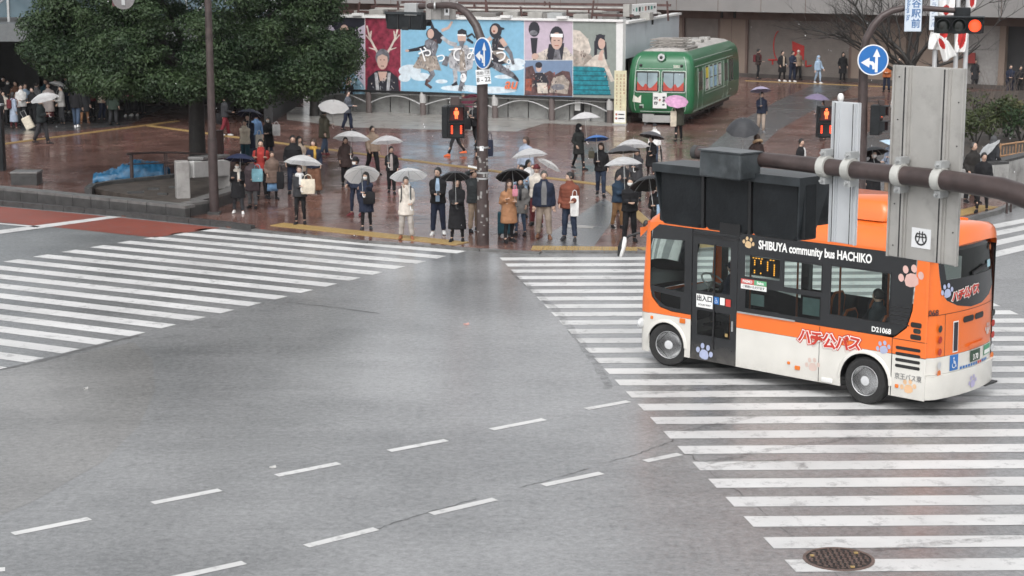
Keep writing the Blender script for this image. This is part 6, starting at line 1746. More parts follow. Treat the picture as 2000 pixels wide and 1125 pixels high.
PEOPLE = []
def person(px, fy, hy, face, top, tcol, bot, bcol, shoe, hair, hcol, aL, aR, label, walk=0.0, mask=False, b=1.0, scarf=None, inner=None, group=None, pack=None, lean=0.0, sit=False, at=None, hmax=1.84, look=0.0, glasses=False, furhood=None, ua=None):
    if at is None:
        g = gp(px, fy, PZ); hz = dp(px, hy, g.y).z
        h = max(1.48, min(hmax, hz - PZ))
    else: g = Vector(at); h = 1.66
    k = h / 1.70
    jr = random.Random(int(px * 13 + fy * 7))
    if at is None:
        face += jr.uniform(-28, 28) if fy < 440 else jr.uniform(-16, 16); look += jr.uniform(-28, 28)
        if walk == 0: walk = jr.choice((-1, 1)) * jr.uniform(.10, .24)
        b *= jr.uniform(1.0, 1.12)
    t = thing('person', label, 'person', g, R(face) , group)
    near = g.y < 60
    sk = M_SKIN[int(abs(px * 7 + fy)) % 3]
    def K(x, y, z): return Vector((x * k, y * k, z * k))
    sh = .158 * (.5 + .5 * b)
    # skeleton
    hipz = .90; legs = []
    for s in (1, -1):
        ph = walk * s
        hp = K(.085 * s, 0, hipz)
        if sit: kn = K(.1 * s, -.40, .50); an = K(.1 * s, -.38, .09); toe = -1
        else:
            fwd = -.34 * ph
            kn = K(.088 * s, -.17 * ph - .02 * abs(ph) - .015, .485); an = K(.092 * s, fwd + (.02), .085 + (.07 * abs(ph) if ph < 0 else 0))
            if walk == 0: pass
        legs.append((hp, kn, an, s, ph))
    dz = -.40 if sit else 0
    arms = []
    for s, a in ((1, aL), (-1, aR)):
        q = ARM[a] if isinstance(a, str) else a
        if a == 'umb' and ua:                       # bring the hand under the umbrella's crown
            al = Matrix.Rotation(-R(face), 3, 'Z') @ (dp(ua[0], ua[1], g.y - .12) - g)
            q = (max(-.06, min(.30, al.x * s * .6 / k + .03)), max(-.34, min(-.14, -.24 + al.y * .3)), 1.13)
        S = K(sh * s, .005, 1.338 + dz); H = K(q[0] * s, q[1], q[2] + dz)
        E, H = ik(S, H, .285 * k, .26 * k, (.20 * s, .62, -.75))
        arms.append((S, E, H, s))
    ln = Vector((0, -lean, 0))
    hcz = (1.585 + dz); hc = K(0, -.01 - lean, hcz)
    # ---- body: one mesh (trunk, limbs, neck, head, hands)
    bd_mb = MB()
    bd_mb.loft([ell_ring(K(0, -lean * q, z + dz), rx * k, ry * k, 12) for z, rx, ry, q in ((.86, .10, .08, 0), (1.0, .125, .085, .2), (1.2, .14, .09, .5), (1.36, .13, .075, .8), (1.43, .06, .06, 1), (1.50, .052, .056, 1), (1.55, .05, .055, 1))])
    if abs(walk) < .3 and not sit:
        sp_ = jr.uniform(.015, .06) * k
        for hp, kn, an, s, ph in legs: kn.x += sp_ * .5 * s; an.x += sp_ * s
    for hp, kn, an, s, ph in legs: bd_mb.tube([hp + K(0, 0, .03), (hp + kn) / 2, kn, (kn + an) / 2 + K(0, .012, .03), an, an + K(0, 0, -.03)], [.075 * k, .068 * k, .05 * k, .052 * k, .036 * k, .038 * k], 10)
    for S, E, H, s in arms: bd_mb.tube([S + ln, (S + E) / 2 + ln * .8, E + ln * .5, (E + H) / 2, H], [.05 * k, .044 * k, .036 * k, .034 * k, .026 * k], 8)
    ex = MB()
    nu, nv = 16, 12; rows = []
    lk = R(look); cl, sl_ = math.cos(lk), math.sin(lk)
    def HD(x, y, z): return hc + Vector((x * cl - y * sl_, x * sl_ + y * cl, z)) * k
    for j in range(1, nv):
        th = -math.pi / 2 + math.pi * j / nv; row = []
        for i in range(nu):
            a = 2 * math.pi * i / nu - math.pi / 2
            rx = .076 * (1 - .14 * max(0, -math.sin(th))); ry = .096; x = rx * math.cos(th) * math.cos(a); y = ry * math.cos(th) * math.sin(a); z = .118 * math.sin(th)
            f = max(0, -math.sin(a)) ** 6 * math.cos(th)
            if abs(math.cos(a)) < .1 and y < 0:
                if -.55 < th < .1: y -= .020 * (1 - abs(th + .2) / .36) if abs(th + .2) < .36 else 0
            if y < 0 and .0 < th < .3: y += .008
            row.append(HD(x, y, z))
        rows.append(row)
    ex.loft(rows)
    for s in (-1, 1): ex.ball(HD(.078 * s, .012, -.005), .012 * k, .02 * k, .03 * k, 6, 5)
    for S, E, H, s in arms:
        d = (H - E).normalized(); w = d.cross(Vector((0, 0, 1)))
        if w.length < .2: w = Vector((0, 1, 0))
        w.normalize(); nrm = d.cross(w)
        if abs(w.y) < .3 and d.z < -.6: w, nrm = nrm, w
        p0 = H - d * .01; ex.loft([[p0 + d * q * k + w * a * k + nrm * c_ * k for a, c_ in ((-hw, -.012), (hw, -.012), (hw, .012), (-hw, .012))] for q, hw in ((0, .024), (.04, .040), (.088, .040))])
        curl = -nrm * (1 if nrm.y < 0 else -1)
        for fi, fl in zip((-.030, -.010, .010, .030), (.062, .074, .070, .055)):
            f0 = p0 + d * .085 * k + w * fi * k; f1 = f0 + d * fl * .5 * k; f2 = f1 + (d * .6 - curl * .6).normalized() * fl * .55 * k
            ex.tube([f0, f1, f2], [.0095 * k, .009 * k, .006 * k], 5)
        ts = -1 if w.x * s > 0 else 1
        th0 = p0 + d * .03 * k + w * .036 * ts * k; ex.tube([th0, th0 + (d * .6 + w * .7 * ts).normalized() * .035 * k, th0 + (d + w * .25 * ts).normalized() * .068 * k], [.012 * k, .011 * k, .007 * k], 5)
    if near:
        o = bd_mb.obj('body', sk, t, 180); REMESH.append((o, .026, ex, 0))
    else:
        bd_mb.add(ex.v, ex.f); o = bd_mb.obj('body', sk, t, 180)
    if near:
        for s in (-1, 1): MB().ball(HD(.031 * s, -.083, .010), .014 * k, .008 * k, .007 * k, 8, 6).obj('eye', M_BLACK, t, 90)
        if not mask: MB().ball(HD(0, -.086, -.055), .022 * k, .008 * k, .006 * k, 8, 6).obj('mouth', mat('lips', (.32, .13, .11), .5), t, 90)
    if glasses:
        mb = MB()
        for s in (-1, 1): mb.tube([HD(.033 * s + .022 * math.cos(a), -.100, .010 + .017 * math.sin(a)) for a in [2 * math.pi * i / 10 for i in range(11)]], .003 * k, 4)
        mb.obj('glasses', M_BLACK, t)
    # ---- lower clothing
    tm = cloth(*tcol); bm = cloth(*bcol); shm = cloth(*shoe)
    puff = .0
    lw = {'trousers': (.098, .082, .070, .066), 'slim': (.088, .066, .055, .046), 'wide': (.11, .115, .125, .14), 'baggy': (.10, .086, .076, .074)}
    if bot in lw:
        r0, r1, r2, r3 = lw[bot]; mb = MB()
        if not sit: mb.loft([ell_ring(K(0, -lean * .1, z), rx * k * (.4 + .6 * b), ry * k * (.4 + .6 * b), 14) for z, rx, ry in ((.80, .135, .10), (.88, .165, .125), (.96, .16, .12), (1.04, .15, .11))])
        else: mb.loft([ell_ring(K(0, 0, z), .17 * k, .14 * k, 14) for z in (.42, .5, .62)])
        for hp, kn, an, s, ph in legs:
            cuff = an + (kn - an).normalized() * .02
            mb.tube([hp + K(0, 0, .05), (hp * .6 + kn * .4), kn + K(0, -.008, 0), (kn + an) / 2 + K(0, .014, 0), cuff], [r0 * k, (r0 + r1) / 2 * 1.02 * k, r1 * k, r2 * k, r3 * k], 10)
        o = mb.obj({'wide': 'wide_trousers', 'slim': 'leggings'}.get(bot, 'trousers'), bm, t, 180)
        if near: REMESH.append((o, .024, None, .006))
    else:   # skirts
        hem, fl = {'skirt': (.30, .20), 'midi': (.42, .21), 'shortskirt': (.62, .2)}[bot]
        n = 24; rings = []
        for z, r in ((hem, fl), (hem + .18, fl * .92), (.72, .165), (.9, .16), (1.03, .14)):
            rings.append([K((r + (.014 * math.cos(6 * 2 * math.pi * i / n) * (1.05 - z))) * math.cos(2 * math.pi * i / n), .72 * (r + .014 * math.cos(6 * 2 * math.pi * i / n)) * math.sin(2 * math.pi * i / n), z) for i in range(n)])
        MB().loft(rings).obj('skirt', bm, t, 180)
        mb = MB()
        for hp, kn, an, s, ph in legs: mb.tube([hp, kn, (kn + an) / 2 + K(0, .012, .02), an], [.08 * k, .053 * k, .055 * k, .04 * k], 9)
        mb.obj('tights', cloth('tights', (.02, .02, .022)), t, 180)
    for hp, kn, an, s, ph in legs:
        gz = 0 if not (ph < 0 and walk) else an.z - .085 * k
        yaw = .16 * s; mb = MB(); rings = []
        for y, w_, hh in ((.065, .030, .075), (.03, .04, .10), (-.05, .042, .085), (-.12, .047, .055), (-.17, .040, .042), (-.195, .02, .03)):
            rings.append([Vector((an.x + (yaw * -(y) + x * w_) * k, an.y + y * k, gz + z * hh * k + .004)) for x, z in ((-1, 0), (-1, .4), (-.7, .9), (0, 1), (.7, .9), (1, .4), (1, 0))])
        mb.loft(rings); sho = mb.obj('shoe', shm, t, 60)
        if shoe[1][0] > .3 and near:
            pass
    # ---- upper clothing
    HEM = {'jacket': .80, 'puffer': .80, 'parka': .66, 'coat': .52, 'long': .34, 'suit': .76, 'shirt': .88, 'hoodie': .84, 'pufferlong': .58}
    hem = HEM[top]; mb = MB(); th = {'puffer': .030, 'pufferlong': .030, 'parka': .028, 'coat': .022, 'long': .02, 'jacket': .02, 'suit': .012, 'shirt': .004, 'hoodie': .02}[top]
    if sit: hem = max(hem, .86)
    zz = [hem]
    while zz[-1] < 1.30: zz.append(min(1.30, zz[-1] + .045))
    PRF = ((.30, .225, .165), (.52, .205, .15), (.70, .19, .14), (.88, .178, .13), (1.04, .155, .118), (1.22, .172, .126), (1.31, .176, .12))
    def prf(z):
        for (a, r1, r2), (b_, q1, q2) in zip(PRF[:-1], PRF[1:]):
            if z <= b_: u = max(0, (z - a) / (b_ - a)); return r1 + (q1 - r1) * u, r2 + (q2 - r2) * u
        return PRF[-1][1:]
    rings = []
    for z in zz:
        rx, ry = prf(z); q = 0
        if top.startswith('puffer'): q = .014 * abs(math.sin(math.pi * (z - hem) / .09))
        ly = lean * max(0, (z - .9) / .6)
        rings.append(ell_ring(K(0, -ly - (.012 if z > 1.1 else 0), z + dz), (rx * b + th + q) * k, (ry * (.3 + .7 * b) + th + q) * k, 18))
    for z, rx, ry in ((1.37, .148, .104), (1.41, .105, .085), (1.445, .074, .074), (1.485 if top in ('parka', 'puffer', 'pufferlong', 'jacket', 'hoodie') else 1.465, .074, .076)):
        rings.append(ell_ring(K(0, -lean * .9, z + dz), (rx * (.4 + .6 * b) + th * .5) * k, (ry + th * .6) * k, 18))
    mb.loft(rings)
    for S, E, H, s in arms:
        P = []; rad = []; r0, r1, r2 = .060 + th * .5, .053 + th * .55, .042 + th * .5
        n = 10
        for i in range(n + 1):
            u = i / n; p = S.lerp(E, u * 2) if u < .5 else E.lerp(H, (u - .5) * 2 * .93)
            r = r0 + (r1 - r0) * u * 2 if u < .5 else r1 + (r2 - r1) * (u - .5) * 2
            if top.startswith('puffer'): r += .010 * abs(math.sin(math.pi * u * 5))
            P.append(p + ln * (1 - u)); rad.append(r * k * (.55 + .45 * b))
        mb.tube([P[0] - (P[1] - P[0]).normalized() * .035 - Vector((.03 * s * k, 0, 0))] + P, [rad[0] * .55, rad[0] * .86] + rad[1:], 10)
    if top in ('parka', 'hoodie'): mb.tube([K(.09 * math.cos(a), .045 + .075 * math.sin(a) - lean, 1.45 + .035 * math.sin(a) + dz) for a in [R(-30 + 240 * i / 10) for i in range(11)]], [.02 * k] + [.042 * k] * 9 + [.02 * k], 7)
    nm = {'jacket': 'jacket', 'puffer': 'puffer_jacket', 'pufferlong': 'puffer_coat', 'parka': 'parka', 'coat': 'coat', 'long': 'long_coat', 'suit': 'suit_jacket', 'shirt': 'shirt', 'hoodie': 'hoodie'}[top]
    o = mb.obj(nm, tm, t, 180)
    if near: REMESH.append((o, .021 if not top.startswith('puffer') else .018, None, .007 if not top.startswith('puffer') else .003))
    if inner:       # open front: a strip of shirt on the chest
        mb = MB(); rows = []
        for z, w_ in ((max(hem + .03, .86), .05), (1.05, .05), (1.22, .055), (1.34, .045), (1.44, .03)):
            rx, ry = prf(z); y = -(ry * (.3 + .7 * b) + th) - .022 - lean * max(0, (z - .9) / .6) if z < 1.38 else -(.105 + th * .5) - lean * .9
            rows.append([K(w_ * u * b, y + .012 * abs(u), z + dz) for u in (-1, -.4, .4, 1)])
        mb.loft(rows, False, closed=False); mb.obj('shirt_front', cloth(*inner), t, 180)
    if scarf:
        mb = MB(); mb.loft([ell_ring(K(0, -.012 - lean, z + dz), rx * k, ry * k, 16) for z, rx, ry in ((1.375, .10, .10), (1.40, .135, .125), (1.45, .125, .115), (1.49, .085, .09))])
        mb.tube([K(.04, -.12 - lean, 1.42 + dz), K(.05, -.17 - lean, 1.25 + dz), K(.045, -.165 - lean, 1.06 + dz)], [.035 * k, .045 * k, .04 * k], 7, flat=.5)
        mb.obj('scarf', cloth(*scarf), t, 180)
    if furhood: MB().tube([K(.12 * math.cos(a), .05 + .10 * math.sin(a), 1.47 + .05 * math.sin(a)) for a in [R(-40 + 260 * i / 12) for i in range(13)]], .05 * k, 8).obj('fur_hood', cloth(*furhood), t, 180)
    if mask:
        mb = MB(); rows = []
        for z, w_ in ((-.098, .030), (-.07, .062), (-.035, .072), (-.012, .066)):
            rows.append([HD(w_ * u, -.112 + .055 * u * u + (.018 if z < -.09 else 0), z) for u in (-1, -.6, 0, .6, 1)])
        mb.loft(rows, False, closed=False); mb.obj('face_mask', M_PAPER, t, 180)
    hm = hair_mesh(hair, 0)
    hm.v = [tuple(HD(*p)) for p in hm.v]
    hm.obj({'beanie': 'beanie', 'cap': 'cap', 'hood': 'hood'}.get(hair, 'hair'), mat('hair_' + hcol[0], hcol[1], .55, 0, .3, 30, .3, 80) if hair not in ('beanie', 'cap', 'hood') else cloth(*hcol), t, 180)
    if hair in ('beanie', 'cap'): # a little hair below the hat
        MB().loft([ell_ring(HD(0, .03, z), .078 * k, .075 * k, 12) for z in (-.07, .04)]).obj('hair', mat('hair_black', (.012, .011, .011), .5), t, 180)
    if pack:
        bevel(MB().box(0, .20 * k, 1.16 * k, .28 * k, .16 * k, .42 * k).obj('backpack', cloth(*pack), t), .05, 3)
        for s in (-1, 1): MB().tube([K(.12 * s, .12, 1.36), K(.13 * s, -.0, 1.44), K(.125 * s, -.135 - th, 1.33), K(.13 * s, -.145 - th, 1.12), K(.16 * s, -.03, .98)], .018 * k, 6).obj('backpack_strap', cloth(*pack), t, 60)
    hands = {}
    Mz = Matrix.Rotation(R(face), 3, 'Z')
    for S, E, H, s in arms:
        hands['L' if s > 0 else 'R'] = g + Mz @ (H + (H - E).normalized() * .07 * k)
    PEOPLE.append(t)
    return dict(t=t, h=h, g=g, hands=hands, k=k)

# ---- umbrellas
UMB = {}
def umbrella(hand, apex, Rm, kind, label, lab_group='umbrellas', depth=.42, closed_tip=None):
    hand = Vector(hand); apex = Vector(apex)
    ax = (apex - hand).normalized(); base = hand - ax * .10; L = (apex - base).length
    t = thing('umbrella', label, 'umbrella', base)
    q = Vector((0, 0, 1)).rotation_difference(ax); t.rotation_mode = 'QUATERNION'; t.rotation_quaternion = q
    cm = kind
    N = 8; sub = 6; n = N * sub; m = 7; rows = []
    for j in range(m + 1):
        u = j / m; row = []
        for i in range(n):
            a = 2 * math.pi * i / n; w_ = math.sin(a * N / 2) ** 2      # 0 at the ribs, 1 mid panel
            r = Rm * u * (1 - .055 * w_ * u * u); z = L - depth * Rm * 1.3 * (u ** 1.9) * .78 + .035 * Rm * w_ * u * u * (1 - .4 * u)
            row.append(Vector((r * math.cos(a), r * math.sin(a), z)))
        rows.append(row)
    mb = MB()
    V = [Vector((0, 0, L))] + [p for r_ in rows[1:] for p in r_]
    F = [(0, 1 + i, 1 + (i + 1) % n) for i in range(n)]
    for j in range(m - 1):
        for i in range(n): F.append((1 + j * n + i, 1 + (j + 1) * n + i, 1 + (j + 1) * n + (i + 1) % n, 1 + j * n + (i + 1) % n))
    mb.add(V, F); mb.obj('canopy', cm, t, 38)
    rk = ('rib', round(Rm, 2), round(L, 2), depth)
    me = None
    for i in range(N):
        a = 2 * math.pi * i / N
        if me is None:
            r_ = MB(); r_.tube([Vector((Rm * u, 0, L - depth * Rm * 1.3 * (u ** 1.9) * .78 - .008)) for u in (.02, .25, .5, .75, 1)], .0045, 4)
            me = r_.mesh('rib'); me.materials.append(M_GREYM)
        o = link('rib', me, t); o.rotation_euler = (0, 0, a)
    MB().tube([(0, 0, .06), (0, 0, L + .05)], .007, 6).obj('shaft', M_GREYM, t, 60)
    MB().tube([(0, 0, L - .01), (0, 0, L + .06)], [.012, .004], 6).obj('tip', M_GREYM, t, 60)
    MB().tube([(0, 0, .10), (0, 0, -.02), (.012, 0, -.05), (.04, 0, -.06), (.06, 0, -.04)], .012, 7).obj('handle', M_WPLAST if 'clear' in cm.name or 'white' in cm.name else M_BLACK, t, 60)
    return t

UC = vinyl('umbrella_clear', (.92, .94, .95), .50); UCW = vinyl('umbrella_clear_milky', (.92, .94, .95), .72); UW = vinyl('umbrella_white', (.88, .88, .87), .97)
UN = cloth('umb_navy', (.018, .024, .055), .15, .5); UK = cloth('umb_black', (.016, .017, .019), .2, .45); UG = cloth('umb_grey', (.075, .075, .08), .15, .5); UBL = cloth('umb_blue', (.05, .14, .37), .15, .5); UPK = cloth('umb_pink', (.55, .16, .27), .15, .55); UPP = cloth('umb_pale_pink', (.50, .27, .42), .2, .55); ULV = cloth('umb_lavender', (.30, .27, .37), .15, .55); UPU = cloth('umb_purple', (.17, .14, .22), .15, .5); UPB = cloth('umb_pale_blue', (.40, .52, .62), .1, .55); UDG = cloth('umb_dark_grey', (.045, .047, .052), .15, .5)

def holdumb(P, side, cx, ty, w, kind, label, dy=-.12, tilt=None, depth=.42):
    """umbrella of photo width w whose top is seen at (cx, ty), held in the hand of person P"""
    Y = P['g'].y + dy; ap = dp(cx, ty, Y); Rm = w / 2 / 3500 * Y
    return umbrella(P['hands'][side], ap, Rm, kind, label, depth=depth)

# ---- bags
def tote(px, py, wpx, hpx, Y, col, label, name='tote_bag', cat='bag', strap=.13, rz=0, depth=.14):
    c = dp(px, py + hpx / 2, Y); w_ = wpx / 3500 * Y; hh = hpx / 3500 * Y
    t = thing(name, label, cat, c, R(rz))
    mb = MB(); mb.loft([[Vector((x * w_ / 2 * kx, y * depth / 2 * ky, z)) for x, y in rrect(-1, -1, 1, 1, .25, 2)] for z, kx, ky in ((0, .88, .8), (hh * .1, .97, 1), (hh * .6, 1, 1), (hh, .95, .45))])
    o = mb.obj('body', cloth(*col), t, 50)
    for y in (-.02, .02): MB().tube([(-w_ * .28, y, hh * .98), (-w_ * .2, y, hh + strap * .75), (0, y, hh + strap), (w_ * .2, y, hh + strap * .75), (w_ * .28, y, hh * .98)], .011, 6).obj('handle', cloth(*col), t, 60)
    return t
def phone(P, side, label):
    h = P['hands'][side]; t = bevel(MB().box(0, 0, 0, .075, .012, .15, M=Matrix.Rotation(R(-50), 3, 'X')).obj('phone', M_BLACK, None), .004)
    t.location = h + Vector((0, -.03, .03)); return tag(t, label, 'phone')

K_ = ('black', (.014, .014, .016)); CH = ('charcoal', (.035, .036, .04)); NV = ('navy', (.018, .024, .045)); DB = ('dark_brown', (.045, .03, .028)); OL = ('olive', (.075, .07, .05)); GR = ('grey', (.16, .16, .165)); LG = ('light_grey', (.38, .37, .36)); WH = ('white', (.68, .68, .67)); BG_ = ('beige', (.42, .34, .27)); OFF = ('off_white', (.60, .55, .49)); JN = ('jeans', (.05, .075, .12)); DJ = ('dark_jeans', (.025, .035, .06)); KH = ('khaki', (.25, .19, .14)); RD = ('red', (.30, .035, .03)); MR = ('maroon', (.12, .025, .03)); RU = ('rust', (.17, .055, .035)); BR = ('brown', (.16, .08, .05)); TN = ('tan', (.33, .17, .09)); LB = ('light_blue', (.30, .40, .52)); PB_ = ('pale_blue_grey', (.30, .35, .44)); BLU = ('mid_blue', (.12, .21, .36)); YE = ('mustard', (.45, .27, .06)); QB = ('quilt_brown', (.15, .105, .085)); OR = ('orange', (.75, .15, .05)); PK = ('pink', (.5, .2, .25)); TE = ('teal_dark', (.02, .06, .08)); GN = ('dark_green', (.03, .045, .035)); CR = ('cream', (.60, .54, .44))
HB = ('black', (.012, .011, .011)); HBR = ('brown', (.05, .03, .022)); HG = ('greying', (.06, .058, .055))
P = person
# ---- waiting at the kerb, from the left
a = P(466, 417, 316, 8, 'coat', K_, 'trousers', CH, WH, 'bob', HBR, 'umb', 'strap', 'person in dark coat, white scarf and mask under a navy umbrella', mask=True, scarf=OFF, ua=(470, 300))
holdumb(a, 'L', 470, 300, 64, UN, 'navy umbrella nearest the lamp post, tipped towards the road')
a = P(494, 407, 306, 10, 'pufferlong', ('plum_quilt', (.06, .045, .05)), 'trousers', ('grey_check', (.12, .12, .125)), K_, 'short', HB, 'hold', 'down', 'person in dark quilted jacket carrying a pale blue tote bag')
tote(503, 342, 22, 25, 51.6, ('tote_blue', (.17, .34, .40)), 'pale blue tote bag held low beside quilted coats')
a = P(512, 388, 272, 0, 'jacket', RD, 'trousers', K_, K_, 'short', HB, 'strap', 'strap', 'man in a red jacket behind the navy umbrella', pack=K_)
a = P(533, 389, 296, -4, 'pufferlong', QB, 'skirt', ('denim_skirt', (.14, .26, .42)), K_, 'tied', HBR, 'down', 'pocket', 'woman in brown quilted coat over a long blue skirt')
tote(548, 352, 14, 34, 54.0, K_, 'black shopping bag hanging beside the blue skirt', strap=.2)
a = P(574, 378, 264, 4, 'puffer', K_, 'trousers', NV, K_, 'short', HB, 'pocket', 'pocket', 'tall man in black puffer jacket behind clear umbrella')
P(586, 366, 266, 6, 'coat', BG_, 'slim', K_, K_, 'long', HB, 'down', 'down', 'long haired woman in beige coat behind the black puffer jacket')
P(614, 378, 272, 6, 'jacket', NV, 'wide', BR, DB, 'bob', HBR, 'pocket', 'strap', 'woman in black top, mustard scarf and wide brown trousers', scarf=YE)
a = P(587, 438, 323, 6, 'jacket', CH, 'slim', K_, K_, 'tied', HBR, 'strap', 'umb', 'woman with long white scarf and black leggings under clear umbrella', scarf=WH, ua=(593, 303))
holdumb(a, 'R', 593, 303, 76, UC, 'clear dome umbrella over the woman with white scarf')
tote(602, 364, 28, 29, a['g'].y - .28, CR, 'cream leather handbag on arm of the white scarf woman', 'handbag')
# ---- behind, under and right of the tree
a = P(634, 304, 214, 160, 'parka', OL, 'trousers', JN, MR, 'short', HB, 'umb', 'swingb', 'man in olive parka and jeans walking away under white umbrella', walk=.7, ua=(652, 198))
holdumb(a, 'L', 652, 198, 60, UW, 'solid white umbrella over the olive parka')
a = P(679, 256, 177, 70, 'suit', ('steel_jacket', (.09, .10, .12)), 'trousers', NV, K_, 'short', HB, 'phone', 'phone', 'man in grey jacket looking at phone below the lavender poster', walk=.5, lean=.03)
a = P(676, 363, 268, -5, 'parka', DB, 'trousers', K_, K_, 'short', HB, 'umb', 'pocket', 'man in dark brown coat under clear umbrella', walk=.3, ua=(687, 256))
holdumb(a, 'L', 687, 256, 74, UCW, 'milky clear umbrella over the dark brown coat')
a = P(696, 421, 307, -10, 'jacket', NV, 'slim', NV, MR, 'beanie', K_, 'pocket', 'pocket', 'person in black beanie and white mask behind the tilted white umbrella', mask=True)
a = P(716, 448, 336, 4, 'coat', NV, 'slim', K_, CH, 'long', HB, 'umb', 'phone', 'long haired masked person in navy coat with black tote', mask=True, ua=(706, 330))
holdumb(a, 'L', 706, 330, 70, UW, 'white umbrella leaning on the shoulder of the navy coat', dy=.15)
tote(721, 386, 24, 24, a['g'].y - .2, K_, 'black cloth tote with red mark on the navy coat', rz=4)
a = P(728, 340, 246, 20, 'puffer', ('beige_puffer', (.33, .25, .19)), 'trousers', K_, K_, 'short', HB, 'down', 'swingf', 'man in beige jacket striding between two clear umbrellas', walk=1)
a = P(765, 378, 286, 0, 'jacket', K_, 'trousers', K_, K_, 'short', HB, 'pocket', 'umb', 'person in black jacket over pale shirt under clear umbrella', inner=('pale_shirt', (.34, .30, .29)), walk=.3, ua=(755, 265))
holdumb(a, 'R', 755, 265, 64, UC, 'clear umbrella over the pale shirt and black jacket')
a = P(794, 467, 345, 10, 'parka', OFF, 'baggy', ('stone_trousers', (.40, .37, .34)), ('tan_shoe', (.26, .10, .05)), 'short', HG, 'hold', 'face', 'man in off white parka with backpack and pale trousers', pack=CH, ua=(797, 330))
holdumb(a, 'L', 797, 330, 74, UC, 'clear umbrella tipped left over the off white parka', dy=.1)
a = P(856, 458, 327, 5, 'jacket', K_, 'trousers', NV, WH, 'short', HB, 'phone', 'phone', 'man in glasses, black jacket and white sneakers holding a phone', inner=LB, glasses=True)
phone(a, 'L', 'dark phone in the hands of the man in white sneakers')
a = P(893, 472, 347, 4, 'long', K_, 'slim', K_, K_, 'long', HB, 'phone', 'phone', 'woman all in black with long coat under a dark grey umbrella', ua=(889, 335))
holdumb(a, 'L', 889, 335, 58, UDG, 'dark grey umbrella over the long black coat', dy=.0)
phone(a, 'R', 'pale edged phone held by the woman in the long black coat')
a = P(926, 452, 332, 15, 'puffer', ('dark_quilt', (.03, .034, .036)), 'trousers', KH, K_, 'short', HB, 'hold', 'head', 'man in dark quilted jacket shielding his head with white paper')
hp_ = bevel(MB().box(0, 0, 0, .34, .26, .03, M=Matrix.Rotation(R(12), 3, 'Y')).obj('paper_sheet', M_PAPER, None), .01); hp_.location = dp(926, 327, a['g'].y - .02); tag(hp_, 'white folded paper held over a head beside the pole', 'paper')
# ---- right of the pole
a = P(994, 473, 350, 40, 'coat', TN, 'slim', K_, K_, 'long', ('long_brown', (.045, .025, .02)), 'umb', 'strap', 'woman with long brown hair in tan coat, seen from the side', ua=(1000, 331))
holdumb(a, 'L', 1000, 331, 68, UK, 'black umbrella over the tan coat', dy=.1)
tote(1006, 376, 11, 14, a['g'].y - .3, PK, 'small pink bag hanging in front of the tan coat', strap=.1)
c = gp(985, 461, PZ)
su = thing('suitcase', 'dark teal suitcase standing behind the tan coat woman', 'suitcase', c)
bevel(MB().box(0, 0, .36, .36, .24, .58).obj('shell', cloth(*TE), su), .04, 3); MB().tube([(-.1, 0, .64), (-.1, 0, .9), (.1, 0, .9), (.1, 0, .64)], .012, 6).obj('handle', M_GREYM, su)
for x in (-.13, .13): MB().disc((x, 0, .045), (0, 1, 0), .045, .06, 10).obj('wheel', M_BLACK, su)
a = P(1016, 460, 347, -15, 'parka', ('grey_tweed', (.17, .165, .16)), 'slim', JN, K_, 'bob', HB, 'pocket', 'pocket', 'woman in grey tweed coat and jeans behind the tan coat', scarf=CH)
a = P(1018, 425, 322, 5, 'jacket', LB, 'trousers', DJ, K_, 'short', HB, 'strap', 'strap', 'man in pale blue top peering out between umbrellas')
a = P(1032, 412, 312, 0, 'shirt', ('white_top', (.7, .69, .68)), 'trousers', CH, K_, 'bob', HB, 'umb', 'down', 'person in white top hidden under a clear umbrella', ua=(1033, 290))
holdumb(a, 'L', 1033, 290, 72, UC, 'clear umbrella in front of the pale blue jacket woman')
a = P(1027, 372, 267, -6, 'jacket', PB_, 'trousers', CH, K_, 'bob', HBR, 'down', 'down', 'woman in pale blue jacket standing behind a clear umbrella')
a = P(1048, 442, 322, -20, 'jacket', OFF, 'trousers', MR, K_, 'beanie', MR, 'pocket', 'umb', 'person in maroon beanie and off white jacket behind the stout man', ua=(1076, 316))
holdumb(a, 'R', 1076, 316, 54, UW, 'small flat white umbrella above the stout man', depth=.3)
a = P(1062, 465, 333, -4, 'jacket', NV, 'baggy', ('sand_trousers', (.27, .22, .18)), BR, 'short', HG, 'down', 'down', 'stout man in open navy jacket and sand trousers', b=1.22, inner=GR, look=0)
a = P(1112, 469, 336, -8, 'puffer', RU, 'trousers', DJ, CH, 'short', HB, 'hold', 'pocket', 'man in rust puffer jacket turning his head, white tote on arm', look=-55)
tote(1122, 402, 17, 40, a['g'].y - .18, WH, 'white canvas tote hanging from the rust puffer jacket', strap=.16)
a = P(1130, 331, 242, 50, 'pufferlong', ('black_down', (.02, .022, .022)), 'slim', K_, K_, 'hood', K_, 'umb', 'pocket', 'masked person in black down coat walking with clear umbrella', mask=True, walk=.6, ua=(1142, 219))
holdumb(a, 'L', 1142, 219, 60, UCW, 'milky clear umbrella in front of the sage poster')
a = P(1173, 383, 279, 12, 'jacket', K_, 'trousers', DJ, K_, 'bob', HBR, 'pocket', 'umb', 'woman in black jacket and jeans walking under blue umbrella', walk=.6, ua=(1165, 264))
holdumb(a, 'R', 1165, 264, 50, UBL, 'bright blue folding umbrella, the only blue one', depth=.34)
tote(1155, 302, 12, 14, a['g'].y, OL, 'small olive shoulder bag under the blue umbrella', strap=.1)
